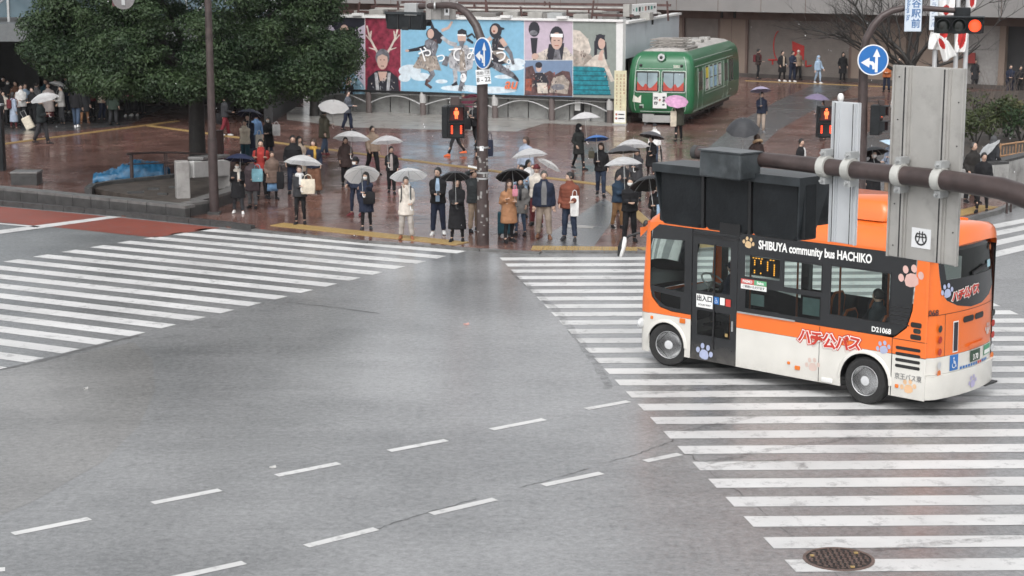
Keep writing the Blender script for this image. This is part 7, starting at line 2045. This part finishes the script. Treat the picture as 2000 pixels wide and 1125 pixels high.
# ---- around the ped signal at the centre
a = P(930, 290, 198, -35, 'puffer', K_, 'slim', K_, K_, 'bob', HB, 'umb', 'strap', 'masked woman in shiny black puffer walking under pink umbrella', mask=True, walk=.9, ua=(924, 190))
holdumb(a, 'L', 924, 190, 46, UPK, 'bright pink umbrella beside the central pole', dy=.25)
tote(911, 242, 18, 22, a['g'].y - .1, K_, 'black shoulder bag on the shiny puffer jacket')
a = P(891, 304, 214, -60, 'jacket', CH, 'slim', ('running_tights', (.03, .03, .033)), OR, 'short', HB, 'swingf', 'swingb', 'runner in orange shoes passing behind the pedestrian signal', walk=1.0)
a = P(940, 338, 252, 30, 'coat', K_, 'trousers', NV, K_, 'bob', HB, 'hold', 'down', 'person in dark coat half hidden behind the central pole')
tote(957, 289, 13, 32, a['g'].y - .1, ('tote_navy', (.02, .025, .045)), 'dark navy tote sticking out right of the central pole', strap=.25)
P(905, 248, 182, 10, 'jacket', DB, 'trousers', K_, K_, 'beanie', ('grey_knit', (.10, .09, .09)), 'down', 'down', 'person in grey knit hat by the concrete wall')
# ---- cluster at the bus nose
a = P(1206, 446, 338, 30, 'jacket', ('blue_jacket', (.022, .04, .065)), 'trousers', ('brown_cord', (.17, .095, .045)), K_, 'short', HB, 'phone', 'umb', 'man in blue jacket and brown trousers under big clear umbrella', ua=(1217, 306))
holdumb(a, 'R', 1217, 306, 76, UC, 'clear umbrella nearest the bus front')
phone(a, 'L', 'black phone held up beneath the clear umbrella by the bus')
a = P(1229, 472, 346, 14, 'puffer', K_, 'trousers', K_, K_, 'short', HB, 'phone', 'phone', 'person in black jacket with mask bowing over a phone by the bus', mask=True, lean=.06)
a = P(1284, 484, 356, -4, 'suit', K_, 'trousers', K_, K_, 'short', HB, 'face', 'umb', 'man in black suit and pale blue shirt beside the bus front', inner=LB, ua=(1268, 345))
holdumb(a, 'R', 1268, 345, 84, UK, 'black umbrella over the man in the suit by the bus', dy=-.02)
a = P(1271, 352, 276, -8, 'coat', K_, 'slim', DB, DB, 'short', HB, 'hold', 'umb', 'person in long black coat under mid grey umbrella', ua=(1275, 257))
holdumb(a, 'R', 1275, 257, 52, UG, 'mid grey umbrella over the long black coat, behind the clear ones')
a = P(1278, 322, 244, -15, 'jacket', WH, 'trousers', JN, K_, 'cap', CH, 'down', 'down', 'person in white jacket, dark cap and mask by the train', mask=True)
u_ = thing('folded_umbrella', 'black folded umbrella carried beside the white jacket', 'umbrella', a['hands']['L']); MB().tube([(0, 0, .06), (.02, 0, 0), (.06, 0, -.35), (.08, -.01, -.62)], [.012, .03, .028, .006], 8).obj('canopy', UK, u_, 60); MB().tube([(0, 0, .06), (-.005, 0, .13)], .012, 6).obj('handle', M_BLACK, u_)
a = P(1243, 392, 290, 0, 'parka', ('dark_plaid', (.05, .05, .055)), 'trousers', K_, K_, 'short', HB, 'umb', 'pocket', 'person in dark plaid coat under the rear clear umbrella', ua=(1237, 272))
holdumb(a, 'L', 1237, 272, 66, UC, 'clear umbrella behind the dark grey tilted one')
a = P(1216, 414, 312, 10, 'jacket', CH, 'trousers', K_, K_, 'short', HB, 'umb', 'pocket', 'person hidden behind umbrellas in charcoal jacket near the bus', ua=(1217, 284))
holdumb(a, 'L', 1217, 284, 66, UG, 'grey umbrella tilted left between two clear ones')
a = P(1325, 276, 196, 170, 'parka', ('moss', (.045, .045, .035)), 'slim', K_, K_, 'bob', HBR, 'hold', 'umb', 'person in dark green jacket under pale pink umbrella at the train', ua=(1322, 191))
holdumb(a, 'R', 1322, 191, 46, UPP, 'pale pink umbrella in front of the green train', depth=.38)
tote(1315, 232, 12, 30, a['g'].y - .1, CR, 'long cream tote carried beside the green train', strap=.14)
a = P(1486, 258, 180, 10, 'jacket', NV, 'trousers', ('beige_trousers', (.36, .29, .24)), GR, 'short', HB, 'swingb', 'umb', 'man in navy jacket and beige trousers under lavender umbrella', walk=.4, ua=(1485, 169))
holdumb(a, 'R', 1485, 169, 42, ULV, 'lavender umbrella on the plaza right of the train')
a = P(1476, 368, 262, 175, 'jacket', DB, 'trousers', K_, K_, 'bob', HBR, 'umb', 'down', 'person with fur trimmed hood behind a big dark umbrella', furhood=('fur', (.34, .24, .15)), ua=(1451, 232))
holdumb(a, 'L', 1451, 232, 66, UDG, 'big charcoal umbrella held upright above the signal hanger box', dy=-.3, depth=.72)
P(1562, 376, 271, 60, 'suit', K_, 'trousers', K_, K_, 'short', HB, 'down', 'down', 'man in dark suit walking right behind the mast arm', inner=WH, walk=.5)
a = P(1608, 274, 196, -70, 'coat', MR, 'slim', K_, DB, 'bob', HBR, 'down', 'umb', 'person in maroon coat behind the right pedestrian signal', ua=(1597, 183))
holdumb(a, 'R', 1597, 183, 50, UPU, 'dusky purple umbrella tipped left of the pedestrian signal')
a = P(1702, 412, 292, -4, 'coat', K_, 'trousers', K_, K_, 'bob', HB, 'umb', 'down', 'masked person in black under dark umbrella between the sign backs', mask=True, ua=(1703, 287))
holdumb(a, 'L', 1703, 287, 62, UK, 'black umbrella seen between the two sign backs')
a = P(1738, 382, 264, -30, 'shirt', PB_, 'trousers', KH, K_, 'short', HB, 'umb', 'hold', 'person in pale blue shirt partly behind the large sign back', ua=(1748, 275))
holdumb(a, 'L', 1748, 275, 56, UPB, 'pale blue umbrella at the edge of the large sign back', dy=-.3)
P(1590, 408, 318, 20, 'jacket', K_, 'trousers', K_, K_, 'short', HB, 'umb', 'down', 'person hidden behind the dark traffic light housing')
a = P(1584, 420, 330, 0, 'jacket', CH, 'trousers', K_, K_, 'short', HB, 'umb', 'down', 'person holding a white topped umbrella behind the traffic light', ua=(1585, 332))
holdumb(a, 'L', 1585, 332, 60, UW, 'white topped umbrella above the right end of dark traffic light', depth=.36)
a = P(1750, 262, 178, 0, 'jacket', WH, 'trousers', JN, K_, 'short', HB, 'down', 'strap', 'person in white jacket left of the large sign back')
# ---- far wall of the station
far = 'people waiting along the station wall'
P(1480, 154, 92, 80, 'jacket', DB, 'slim', K_, K_, 'short', HB, 'down', 'hold', 'person with big dark shoulder bag leaning near the train', group=far, pack=MR)
P(1527, 159, 96, 5, 'coat', K_, 'slim', K_, WH, 'short', HB, 'pocket', 'pocket', 'person in open black coat left of the red shutter emblem', group=far, inner=BG_)
P(1547, 160, 99, -8, 'jacket', NV, 'trousers', NV, WH, 'short', HB, 'phone', 'phone', 'person in navy standing before the red shutter emblem', group=far)
P(1558, 157, 96, 5, 'jacket', KH, 'trousers', K_, K_, 'cap', OFF, 'pocket', 'pocket', 'person in pale cap just right of the navy figure at the shutter', group=far)
P(1597, 163, 109, 40, 'jacket', LB, 'slim', LB, WH, 'hood', LB, 'swingf', 'down', 'person all in pale blue walking along the shutter', group=far, walk=.5)
P(1645, 161, 102, 0, 'coat', K_, 'slim', K_, K_, 'long', HB, 'pocket', 'pocket', 'long haired person in black coat against the shutter', group=far)
P(1731, 180, 118, -20, 'puffer', ('orange_top', (.5, .16, .06)), 'trousers', NV, K_, 'short', HB, 'phone', 'phone', 'person in orange top beside the blue round sign', group=far)
P(1754, 172, 112, 0, 'jacket', DB, 'trousers', K_, K_, 'short', HB, 'phone', 'down', 'person in dark brown under the station name plate', group=far)
P(1903, 172, 116, 0, 'coat', CH, 'trousers', CH, K_, 'short', HB, 'pocket', 'pocket', 'dark figure against the beige wall right of the large sign back', group=far)
P(1971, 192, 126, -30, 'jacket', NV, 'trousers', NV, WH, 'short', HB, 'phone', 'phone', 'person in navy beside the pale wall at the right edge', group=far)
P(1990, 194, 128, 20, 'jacket', K_, 'trousers', K_, WH, 'short', HB, 'phone', 'phone', 'rightmost dark figure at the far right wall', group=far)
# ---- right kerb
P(1897, 396, 278, 12, 'jacket', ('leather', (.025, .023, .022)), 'trousers', K_, K_, 'bald', HG, 'pocket', 'pocket', 'older man in dark leather jacket by the right planter', look=30)
a = P(1917, 415, 298, 0, 'suit', K_, 'slim', K_, K_, 'short', HB, 'down', 'down', 'young man in black standing by the right planter', look=20)
a = P(1936, 372, 266, 160, 'hoodie', CH, 'trousers', K_, K_, 'hood', ('grey_hood', (.07, .072, .075)), 'umb', 'pocket', 'person in grey hood beside the shrubs at the right', ua=(1921, 288))
holdumb(a, 'R', 1921, 288, 66, UC, 'clear umbrella tilted behind the two men at the right', dy=.1)
# ---- left side under the canopy
left = 'people near the station entrance at the left'
a = P(82, 281, 192, 60, 'jacket', ('dark_teal_coat', (.022, .028, .03)), 'trousers', CH, K_, 'short', HB, 'down', 'umb', 'man in dark coat walking with a clear umbrella at the left', walk=.7, group=left, ua=(84, 182))
holdumb(a, 'R', 84, 182, 56, UC, 'clear umbrella tipped forward at the far left', dy=-.3)
P(28, 252, 180, 150, 'long', PB_, 'slim', MR, DB, 'bob', HB, 'hold', 'down', 'person in long pale blue coat pulling the cream suitcase', group=left, pack=MR)
c = gp(62, 254, PZ); su = thing('suitcase', 'cream suitcase tilted beside the long pale blue coat', 'suitcase', c); su.rotation_euler = (0, R(-25), 0)
bevel(MB().box(0, 0, .34, .38, .24, .56).obj('shell', cloth(*CR), su), .05, 3); MB().tube([(-.1, 0, .62), (-.1, 0, .9), (.1, 0, .9), (.1, 0, .62)], .012, 6).obj('handle', M_GREYM, su)
for x in (-.13, .13): MB().disc((x, 0, .045), (0, 1, 0), .045, .06, 10).obj('wheel', M_BLACK, su)
P(9, 246, 178, 30, 'jacket', OFF, 'trousers', K_, K_, 'short', HB, 'phone', 'down', 'person in off white top at the very left edge', group=left)
P(10, 226, 138, 0, 'jacket', K_, 'trousers', K_, K_, 'short', HB, 'pocket', 'pocket', 'tall dark figure at the left edge under the canopy', group=left)
P(18, 232, 155, 10, 'jacket', CH, 'trousers', K_, K_, 'bob', HB, 'phone', 'down', 'masked person in charcoal under the canopy', group=left, mask=True)
P(52, 243, 158, 40, 'shirt', LB, 'trousers', K_, K_, 'short', HB, 'phone', 'phone', 'person in pale blue shirt among the group at the left', group=left)
P(66, 248, 170, -10, 'jacket', K_, 'trousers', K_, K_, 'short', HB, 'phone', 'phone', 'dark clad person behind the clear umbrella at the left', group=left)
P(44, 246, 161, -20, 'jacket', WH, 'trousers', CH, K_, 'short', HB, 'phone', 'hold', 'person in white top among the group at the left', group=left)
a = P(97, 242, 156, 0, 'coat', ('fluffy_pale', (.48, .42, .40)), 'skirt', MR, K_, 'bob', HBR, 'umb', 'down', 'woman in fluffy pale coat with clear umbrella near the tree', group=left, ua=(117, 160))
holdumb(a, 'L', 117, 160, 40, UC, 'clear umbrella held sideways by the fluffy pale coat', dy=-.2)
P(92, 232, 140, 0, 'jacket', TE, 'trousers', K_, K_, 'short', HBR, 'pocket', 'pocket', 'person in dark teal jacket under the canopy', group=left)
P(150, 249, 166, 170, 'jacket', K_, 'trousers', JN, WH, 'short', HB, 'swingf', 'down', 'person in jeans and white shoes below the tree crown', group=left, walk=.5)
P(166, 241, 165, 20, 'coat', CH, 'slim', TN, BR, 'bob', HB, 'down', 'down', 'person in tan trousers below the tree crown', group=left)
P(131, 220, 148, 0, 'jacket', NV, 'trousers', NV, WH, 'short', HB, 'pocket', 'down', 'person in navy behind the tree crown', group=left)
P(222, 245, 165, 180, 'parka', GN, 'trousers', CH, K_, 'short', HB, 'down', 'down', 'person in dark green parka standing below the tree', group=left)
P(251, 227, 150, 30, 'jacket', PK, 'slim', K_, WH, 'bob', HBR, 'phone', 'hold', 'person in pink top below the tree, left of the orange one', group=left)
P(263, 226, 150, -20, 'jacket', ('floral_orange', (.5, .25, .13)), 'slim', K_, WH, 'long', HBR, 'hold', 'down', 'person in orange patterned top below the tree', group=left)
P(278, 224, 146, 0, 'coat', K_, 'trousers', K_, K_, 'short', HB, 'down', 'down', 'person in black beside the orange patterned top', group=left)
for i, (px, fy, hy, tc_, bc_, lab) in enumerate(((2, 252, 172, K_, DJ, 'dark clad person cut by the left edge beside the sign pillar'), (34, 236, 150, BR, K_, 'person in brown jacket deep under the canopy'), (74, 240, 160, GR, JN, 'person in grey jacket and jeans under the canopy'), (112, 232, 150, CH, K_, 'person in charcoal beside the sideways clear umbrella'), (122, 244, 168, LG, CH, 'person in light grey top under the left side of the tree'), (180, 232, 158, MR, K_, 'person in maroon jacket behind the tan trousers'), (200, 236, 160, CR, NV, 'person in cream jacket beneath the tree'))):
    P(px, fy, hy, (-20, 30, 150, 10, -40, 20, 60)[i], 'jacket', tc_, 'trousers', bc_, K_, ('short', 'bob')[i % 2], HB, ('down', 'phone', 'strap')[i % 3], ('pocket', 'down')[i % 2], lab, group=left)
# ---- behind the lamp post
P(440, 266, 186, 150, 'jacket', CH, 'trousers', ('wine_trousers', (.16, .02, .03)), WH, 'short', HB, 'down', 'hold', 'person in wine red trousers walking behind the lamp post', walk=.7)
tote(428, 232, 10, 22, 75, K_, 'black shoulder bag behind the lamp post')
a = P(486, 318, 222, 20, 'coat', NV, 'slim', JN, K_, 'bob', HB, 'umb', 'down', 'person under a navy umbrella behind the photographer', ua=(488, 213))
holdumb(a, 'L', 488, 213, 54, UN, 'navy umbrella above the photographer, beneath the tree')
a = P(480, 322, 234, -6, 'jacket', CR, 'trousers', TE, K_, 'short', HB, 'cam', 'cam', 'photographer in cream jacket raising both hands to the face')
tote(507, 282, 14, 38, a['g'].y - .2, OFF, 'off white cloth bag hanging near the photographer', strap=.16)
P(502, 300, 222, 10, 'jacket', BLU, 'trousers', JN, K_, 'short', HB, 'down', 'down', 'person in blue behind the photographer')
a = P(526, 312, 228, 12, 'coat', K_, 'slim', DJ, K_, 'long', HB, 'phone', 'phone', 'masked long haired person in black coat with white bag', mask=True)
tote(540, 254, 15, 22, a['g'].y - .2, WH, 'white paper bag held by the black coat under the tree', strap=.1)
# ---- in the bus
def inbus(x, y, z): return BO_ + BU * x + BN * y + Vector((0, 0, z))
P(0, 0, 0, math.degrees(math.atan2(BU.y, BU.x)) + 90, 'suit', NV, 'trousers', K_, K_, 'cap', NV, 'phone', 'phone', 'driver in dark uniform at the wheel of the bus', sit=True, at=inbus(3.84, -.5, .52))
P(3, 0, 0, math.degrees(math.atan2(BU.y, BU.x)) + 90, 'jacket', ('slate', (.05, .06, .07)), 'trousers', K_, K_, 'short', HB, 'hold', 'hold', 'passenger sitting at the rear side window of the bus', sit=True, at=inbus(.12, .5, .60))

# ---- weld the bodies and the clothes into single skins
bpy.context.view_layer.update()
for o, vx, ex, wr in REMESH:
    m = o.modifiers.new('weld', 'REMESH'); m.mode = 'VOXEL'; m.voxel_size = vx; m.use_smooth_shade = True
dg = bpy.context.evaluated_depsgraph_get(); dg.update()
new = [(o, bpy.data.meshes.new_from_object(o.evaluated_get(dg)), ex, wr) for o, vx, ex, wr in REMESH]
for o, me, ex, wr in new:
    o.modifiers.clear(); mats = list(o.data.materials)
    n = len(me.vertices); co = np.empty(n * 3, np.float32); me.vertices.foreach_get('co', co); co = co.reshape(-1, 3)
    E_ = len(me.edges); ed = np.empty(E_ * 2, np.int32); me.edges.foreach_get('vertices', ed); ed = ed.reshape(-1, 2)
    deg = np.bincount(ed.ravel(), minlength=n).astype(np.float32)[:, None]
    for it in range(2):                       # take the voxel steps out
        s = np.zeros_like(co)
        for ax_ in range(3):
            s[:, ax_] = np.bincount(ed[:, 0], co[ed[:, 1], ax_], n) + np.bincount(ed[:, 1], co[ed[:, 0], ax_], n)
        co = co * .4 + .6 * s / np.maximum(deg, 1)
    if wr:
        sd_ = (abs(hash(o.name)) % 100) * .37 if False else (len(co) % 97) * .37
        x, y, z = co.T
        w_ = np.sin(31 * z + 9 * x + 4 * np.sin(13 * x + sd_)) * np.sin(17 * x + 11 * y - 7 * z + sd_) + .5 * np.sin(53 * z - 21 * y + sd_)
        nrm = np.empty(n * 3, np.float32); me.vertices.foreach_get('normal', nrm); co = co + nrm.reshape(-1, 3) * (w_ * wr * .6)[:, None]
    me.vertices.foreach_set('co', co.ravel().astype(np.float32))
    if ex is not None:
        bm_2 = bmesh.new(); bm_2.from_mesh(me); t_ = ex.mesh('tmp'); bm_2.from_mesh(t_); bm_2.to_mesh(me); bm_2.free(); bpy.data.meshes.remove(t_)
    me.polygons.foreach_set('use_smooth', [True] * len(me.polygons))
    me.materials.clear()
    for q in mats: me.materials.append(q)
    me.update(); o.data = me
# ------------------------------------------------------------------ the big evergreen and the other plants
def leaf_mat(name, c0, c1):
    m, nt, b, out = nodes_of(name)
    n = noise_node(nt, .9, 4); n2 = noise_node(nt, 9, 2)
    a = nt.nodes.new('ShaderNodeMath'); a.operation = 'MULTIPLY_ADD'; a.inputs[1].default_value = .5
    nt.links.new(n2.outputs['Fac'], a.inputs[0]); nt.links.new(n.outputs['Fac'], a.inputs[2])
    r = ramp(nt, a.outputs[0], [(.5, c0), (.95, c1)])
    nt.links.new(r.outputs['Color'], b.inputs['Base Color']); b.inputs['Roughness'].default_value = .5; b.inputs['Specular IOR Level'].default_value = .3
    tl = nt.nodes.new('ShaderNodeBsdfTranslucent'); nt.links.new(r.outputs['Color'], tl.inputs['Color'])
    mx = nt.nodes.new('ShaderNodeMixShader'); mx.inputs[0].default_value = .2
    nt.links.new(b.outputs[0], mx.inputs[1]); nt.links.new(tl.outputs[0], mx.inputs[2]); nt.links.new(mx.outputs[0], out.inputs['Surface'])
    return m
M_LEAF = leaf_mat('evergreen_leaf', (.012, .030, .015), (.060, .096, .040))
M_LEAF2 = leaf_mat('shrub_leaf', (.03, .05, .022), (.10, .115, .045))
M_BARK = mat('wet_bark', (.022, .019, .017), .6, 0, .4, 6, .8, 12)
def crown(clumps, leaf, per, seed):
    """clumps: (centre, radius, flatten). leaf-sized quads spread through each clump, denser at its skin"""
    g = np.random.default_rng(seed); Vs = []; 
    for c, r, fl in clumps:
        k = int(per * r * r)
        d = g.normal(size=(k, 3)); d /= np.linalg.norm(d, axis=1)[:, None]
        d[:, 2] = np.abs(d[:, 2]) * np.where(g.random(k) < .72, 1, -1)
        rr = r * g.random(k) ** .38
        p = np.array(c) + d * rr[:, None] * np.array([1, 1, fl])
        nrm = d + g.normal(scale=.55, size=(k, 3)) + np.array([0, 0, .5]); nrm /= np.linalg.norm(nrm, axis=1)[:, None]
        t = np.cross(nrm, g.normal(size=(k, 3))); t /= np.linalg.norm(t, axis=1)[:, None]; b = np.cross(nrm, t)
        s = leaf * g.uniform(.6, 1.25, size=(k, 1)); w_ = s * .42
        droop = nrm * s * .25
        Vs.append(np.stack([p - t * s, p + b * w_ - droop * 0, p + t * s - droop, p - b * w_], 1).reshape(-1, 3))
    V = np.concatenate(Vs); n = len(V) // 4
    me = bpy.data.meshes.new('crown'); me.vertices.add(len(V)); me.vertices.foreach_set('co', V.astype(np.float32).ravel())
    me.loops.add(n * 4); me.loops.foreach_set('vertex_index', np.arange(n * 4, dtype=np.int32))
    me.polygons.add(n); me.polygons.foreach_set('loop_start', np.arange(0, n * 4, 4, dtype=np.int32)); me.polygons.foreach_set('loop_total', np.full(n, 4, np.int32))
    me.update(calc_edges=True); return me

tb = gp(386, 338, .3); TY = tb.y
tree = thing('evergreen_tree', 'broad dense evergreen tree filling the top left', 'tree', (tb.x, tb.y, 0))
def TL(p): return Vector(p) - Vector((tb.x, tb.y, 0))
tk = MB(); tp_ = [TL(dp(x, y, TY)) for x, y in ((386, 340), (386, 300), (384, 240), (384, 196), (382, 150))]
tk.tube([Vector((tp_[0].x, 0, .25))] + tp_, [.34, .30, .275, .26, .25, .22], 14); trunk = tk.obj('trunk', M_BARK, tree, 60)
rt = random.Random(21)
base_ = tp_[-2]
for i in range(13):
    a = rt.uniform(0, 6.28); L = rt.uniform(2.5, 5.2); h_ = rt.uniform(.8, 4.5)
    p0 = base_ + Vector((0, 0, rt.uniform(0, .9))); p2 = p0 + Vector((math.cos(a) * L, math.sin(a) * L * .75, h_)); p1 = (p0 + p2) / 2 + Vector((rt.uniform(-.3, .3), rt.uniform(-.3, .3), rt.uniform(.2, .6)))
    MB().tube([p0, p0.lerp(p1, .5) + Vector((0, 0, .1)), p1, p2], [.13, .1, .075, .03], 7).obj('limb', M_BARK, trunk, 60)
# crown outline taken as a solid: skirt height follows what the photo shows of its lower edge
LOW = [(50, 30), (80, 80), (110, 128), (150, 180), (200, 192), (260, 190), (330, 196), (385, 195), (440, 200), (520, 208), (590, 198), (640, 192), (668, 160), (690, 92), (702, 20)]
def lowz(x):
    px = 1000 + x * 3500 / TY
    for (a, ya), (b, yb) in zip(LOW[:-1], LOW[1:]):
        if a <= px <= b: return dp(px, ya + (yb - ya) * (px - a) / (b - a), TY).z
    return 9
clumps = []; X0, X1 = dp(72, 100, TY).x, dp(694, 100, TY).x; xc = (X0 + X1) / 2; hw = (X1 - X0) / 2; zc_ = 5.3
tries = 0
while len(clumps) < 520 and tries < 20000:
    tries += 1
    u = rt.uniform(-1, 1); v = rt.uniform(-1, 1); w_ = rt.uniform(-1, 1)
    q = math.sqrt(u * u + v * v + max(0, w_) ** 2)
    if q > 1: continue
    if q < .62 and rt.random() < .75: continue
    x = xc + u * hw; y = TY + v * 4.2; r = rt.choice((.32, .42, .5, .62, .8, 1.0)) * rt.uniform(.85, 1.15)
    lz = lowz(x) + r * .55 + .5 * abs(v) * (1 if v > 0 else .4)
    top = zc_ + 4.6 * math.sqrt(max(0, 1 - u * u * .9 - v * v * .8)) - .5
    z = zc_ + w_ * 4.6 if w_ > 0 else lz + (1 + w_) * (zc_ - lz)
    if w_ <= 0 and rt.random() < .5: z = lz + rt.random() ** 2 * .9
    if z < lz or z > top: continue
    xx = abs(u) * hw + r * .7
    if xx > hw + rt.uniform(-.6, .05): x = xc + math.copysign(hw - r * .7 + rt.uniform(-.4, .2), u)
    clumps.append(((x - tb.x, y - tb.y, z), r, .62))
me = crown(clumps, .062, 1650, 5); me.materials.append(M_LEAF)
cr_ = link('crown', me, tree); cr_['kind'] = 'stuff'
# second tree by the board
c2 = gp(614, 226, PZ)
t2 = thing('evergreen_tree', 'smaller dark evergreen at the left end of the poster board', 'tree', c2)
MB().tube([(0, 0, 0), (.03, 0, 1.2), (0, 0, 2.6), (.1, 0, 4)], [.24, .2, .17, .1], 10).obj('trunk', M_BARK, t2, 60)
cl = []
for i in range(70):
    a = rt.uniform(0, 6.28); q = rt.uniform(.2, 1.0); z = rt.uniform(1.2, 5.4)
    w2 = 1.15 if z < 2.2 else 1.7
    cl.append(((math.cos(a) * q * w2 + .1, math.sin(a) * q * 1.2, z), rt.uniform(.35, .6), .7))
me = crown(cl, .065, 1300, 9); me.materials.append(M_LEAF); k_ = link('crown', me, t2); k_['kind'] = 'stuff'

# bare tree behind the right signal pole
cb_ = gp(1775, 205, PZ); 
bt = thing('bare_tree', 'leafless dark tree spreading behind the blue round sign', 'tree', cb_)
rb_ = random.Random(8)
tk = MB(); tk.tube([(0, 0, 0), (.1, 0, 1.2), (0, 0, 2.2)], [.26, .21, .18], 10); trk = tk.obj('trunk', M_BARK, bt, 60)
tw = MB()
def branch(p, d, L, r, lev):
    n = 5; pts = [p]; dd = d.copy()
    for i in range(n):
        dd = (dd + Vector((rb_.uniform(-.28, .28), rb_.uniform(-.28, .28), rb_.uniform(-.16, .2)))).normalized(); pts.append(pts[-1] + dd * L / n)
    mbx = tw if lev >= 2 else MB()
    mbx.tube(pts, [r * (1 - .65 * i / n) for i in range(n + 1)], 6 if lev < 2 else 4)
    if lev < 2: mbx.obj('limb', M_BARK, trk, 60)
    if lev < 4:
        for i in range(4 if lev < 3 else 3):
            q = pts[rb_.randint(1, n)]; nd = (dd + Vector((rb_.uniform(-1, 1), rb_.uniform(-.8, .8), rb_.uniform(-.3, .6)))).normalized()
            branch(q, nd, L * rb_.uniform(.45, .7), r * .45, lev + 1)
for a, e, L in ((175, 18, 4.6), (165, 42, 4.4), (150, 62, 4.2), (100, 70, 4), (60, 55, 4.2), (20, 40, 4.4), (8, 15, 4.0), (230, 40, 3.5), (300, 40, 3.5), (182, 30, 5.2)):
    branch(Vector((0, 0, rb_.uniform(1.4, 2.2))), Vector((math.cos(R(a)) * math.cos(R(e)), math.sin(R(a)) * math.cos(R(e)) * .6, math.sin(R(e)))), L, .10, 0)
t_ = tw.obj('twigs', M_BARK, bt); t_['kind'] = 'stuff'
# shrubs on the right planter
def shrub(px, py, Y, w, h, label, leafm=M_LEAF2, n=16, seed=0, per=520):
    c = dp(px, py, Y); s = thing('shrub', label, 'shrub', (c.x, Y, .5)); rs = random.Random(seed); z0 = 0
    for i in range(5): MB().tube([(0, 0, 0), (rs.uniform(-.3, .3) * w, rs.uniform(-.2, .2), h * .5), (rs.uniform(-.5, .5) * w, rs.uniform(-.3, .3), h * .85)], [.03, .022, .01], 5).obj('stem', M_BARK, s)
    cl = [((rs.uniform(-.45, .45) * w, rs.uniform(-.4, .4), h * rs.uniform(.25, .85)), rs.uniform(.22, .42), .8) for _ in range(n)]
    me = crown(cl, .08, per, seed); me.materials.append(leafm); k = link('leaves', me, s); k['kind'] = 'stuff'
shrub(1905, 300, 66, 1.5, 1.5, 'green shrub next to the large sign back', n=18, seed=1)
shrub(1932, 295, 68, 1.7, 1.9, 'taller green shrub behind the men at the right', n=22, seed=2)
shrub(1965, 280, 69, 1.6, 1.6, 'yellowish green shrub above the bamboo fence', leaf_mat('pale_shrub_leaf', (.05, .06, .022), (.16, .15, .06)), n=20, seed=3)
shrub(1994, 285, 67, 1.3, 1.5, 'dark shrub at the right edge above the bamboo fence', M_LEAF, n=18, seed=4)
shrub(1900, 250, 74, 1.5, 1.7, 'sparse shrub behind the first, beside the large sign back', n=10, seed=5, per=260)
def baretwigs(px, Y, h, seed, label):
    c = dp(px, 250, Y); s = thing('bare_shrub', label, 'shrub', (c.x, Y, .5)); rs = random.Random(seed); mb = MB()
    for i in range(26):
        a = rs.uniform(0, 6.28); L = rs.uniform(.5, 1) * h; p = Vector((0, 0, 0)); pts = [p]
        for k in range(5): p = p + Vector((math.cos(a) * .13 * L + rs.uniform(-.08, .08), math.sin(a) * .1 * L, L / 5)); pts.append(p)
        mb.tube(pts, [.014, .011, .009, .007, .005, .003], 4)
    o = mb.obj('twigs', mat('twig', (.10, .075, .06), .7), s); o['kind'] = 'stuff'
    MB().tube([(0, 0, -.05), (0, 0, .25)], [.05, .03], 6).obj('stem', M_BARK, s)
baretwigs(1920, 76, 2.6, 1, 'bare twiggy bush left of the notice on the pale wall')
baretwigs(1962, 72, 2.9, 2, 'bare twiggy bush rising over the green shrubs at right')
baretwigs(1988, 78, 2.4, 3, 'bare twiggy bush at the right edge')

# ------------------------------------------------------------------ sleet in the air
g = np.random.default_rng(2); mb = MB()
for i in range(300):
    Y = g.uniform(34, 95); px = g.uniform(0, 2000); py = g.uniform(0, 900); p = dp(px, py, Y)
    if p.z < .3 or p.z > 12: continue
    s = g.uniform(.004, .009) * (1 if Y < 45 else 1.6)
    mb.add([p + Vector((s, 0, 0)), p + Vector((0, s, 0)), p + Vector((-s, 0, 0)), p + Vector((0, -s, 0)), p + Vector((0, 0, s * 1.5)), p + Vector((0, 0, -s * 1.5))],
           [(0, 1, 4), (1, 2, 4), (2, 3, 4), (3, 0, 4), (1, 0, 5), (2, 1, 5), (3, 2, 5), (0, 3, 5)])
sn_ = mb.obj('snow', mat('snowflake', (.8, .8, .82), .8), None); sn_['kind'] = 'stuff'
# ------------------------------------------------------------------ turn the lettering into plain meshes
bpy.context.view_layer.update()
dg = bpy.context.evaluated_depsgraph_get()
fonts = [o for o in COL.objects if o.type == 'FONT']
for o in fonts:
    me = bpy.data.meshes.new_from_object(o.evaluated_get(dg))
    n = bpy.data.objects.new('lettering', me); COL.objects.link(n); n.parent = o.parent; n.matrix_basis = o.matrix_basis.copy()
for o in fonts:
    c = o.data; bpy.data.objects.remove(o); bpy.data.curves.remove(c)
# ------------------------------------------------------------------ damp air: pale haze over the whole place
mb = MB(); mb.box(0, 66, 7.0, 210, 150, 16.2)
hz = mb.obj('haze', [], None); hz['kind'] = 'stuff'
m = bpy.data.materials.new('haze_air'); m.use_nodes = True; nt = m.node_tree; nt.nodes.clear()
o_ = nt.nodes.new('ShaderNodeOutputMaterial'); v_ = nt.nodes.new('ShaderNodeVolumePrincipled')
v_.inputs['Color'].default_value = (.86, .88, .90, 1); v_.inputs['Density'].default_value = .00014
nt.links.new(v_.outputs[0], o_.inputs['Volume']); hz.data.materials.append(m)
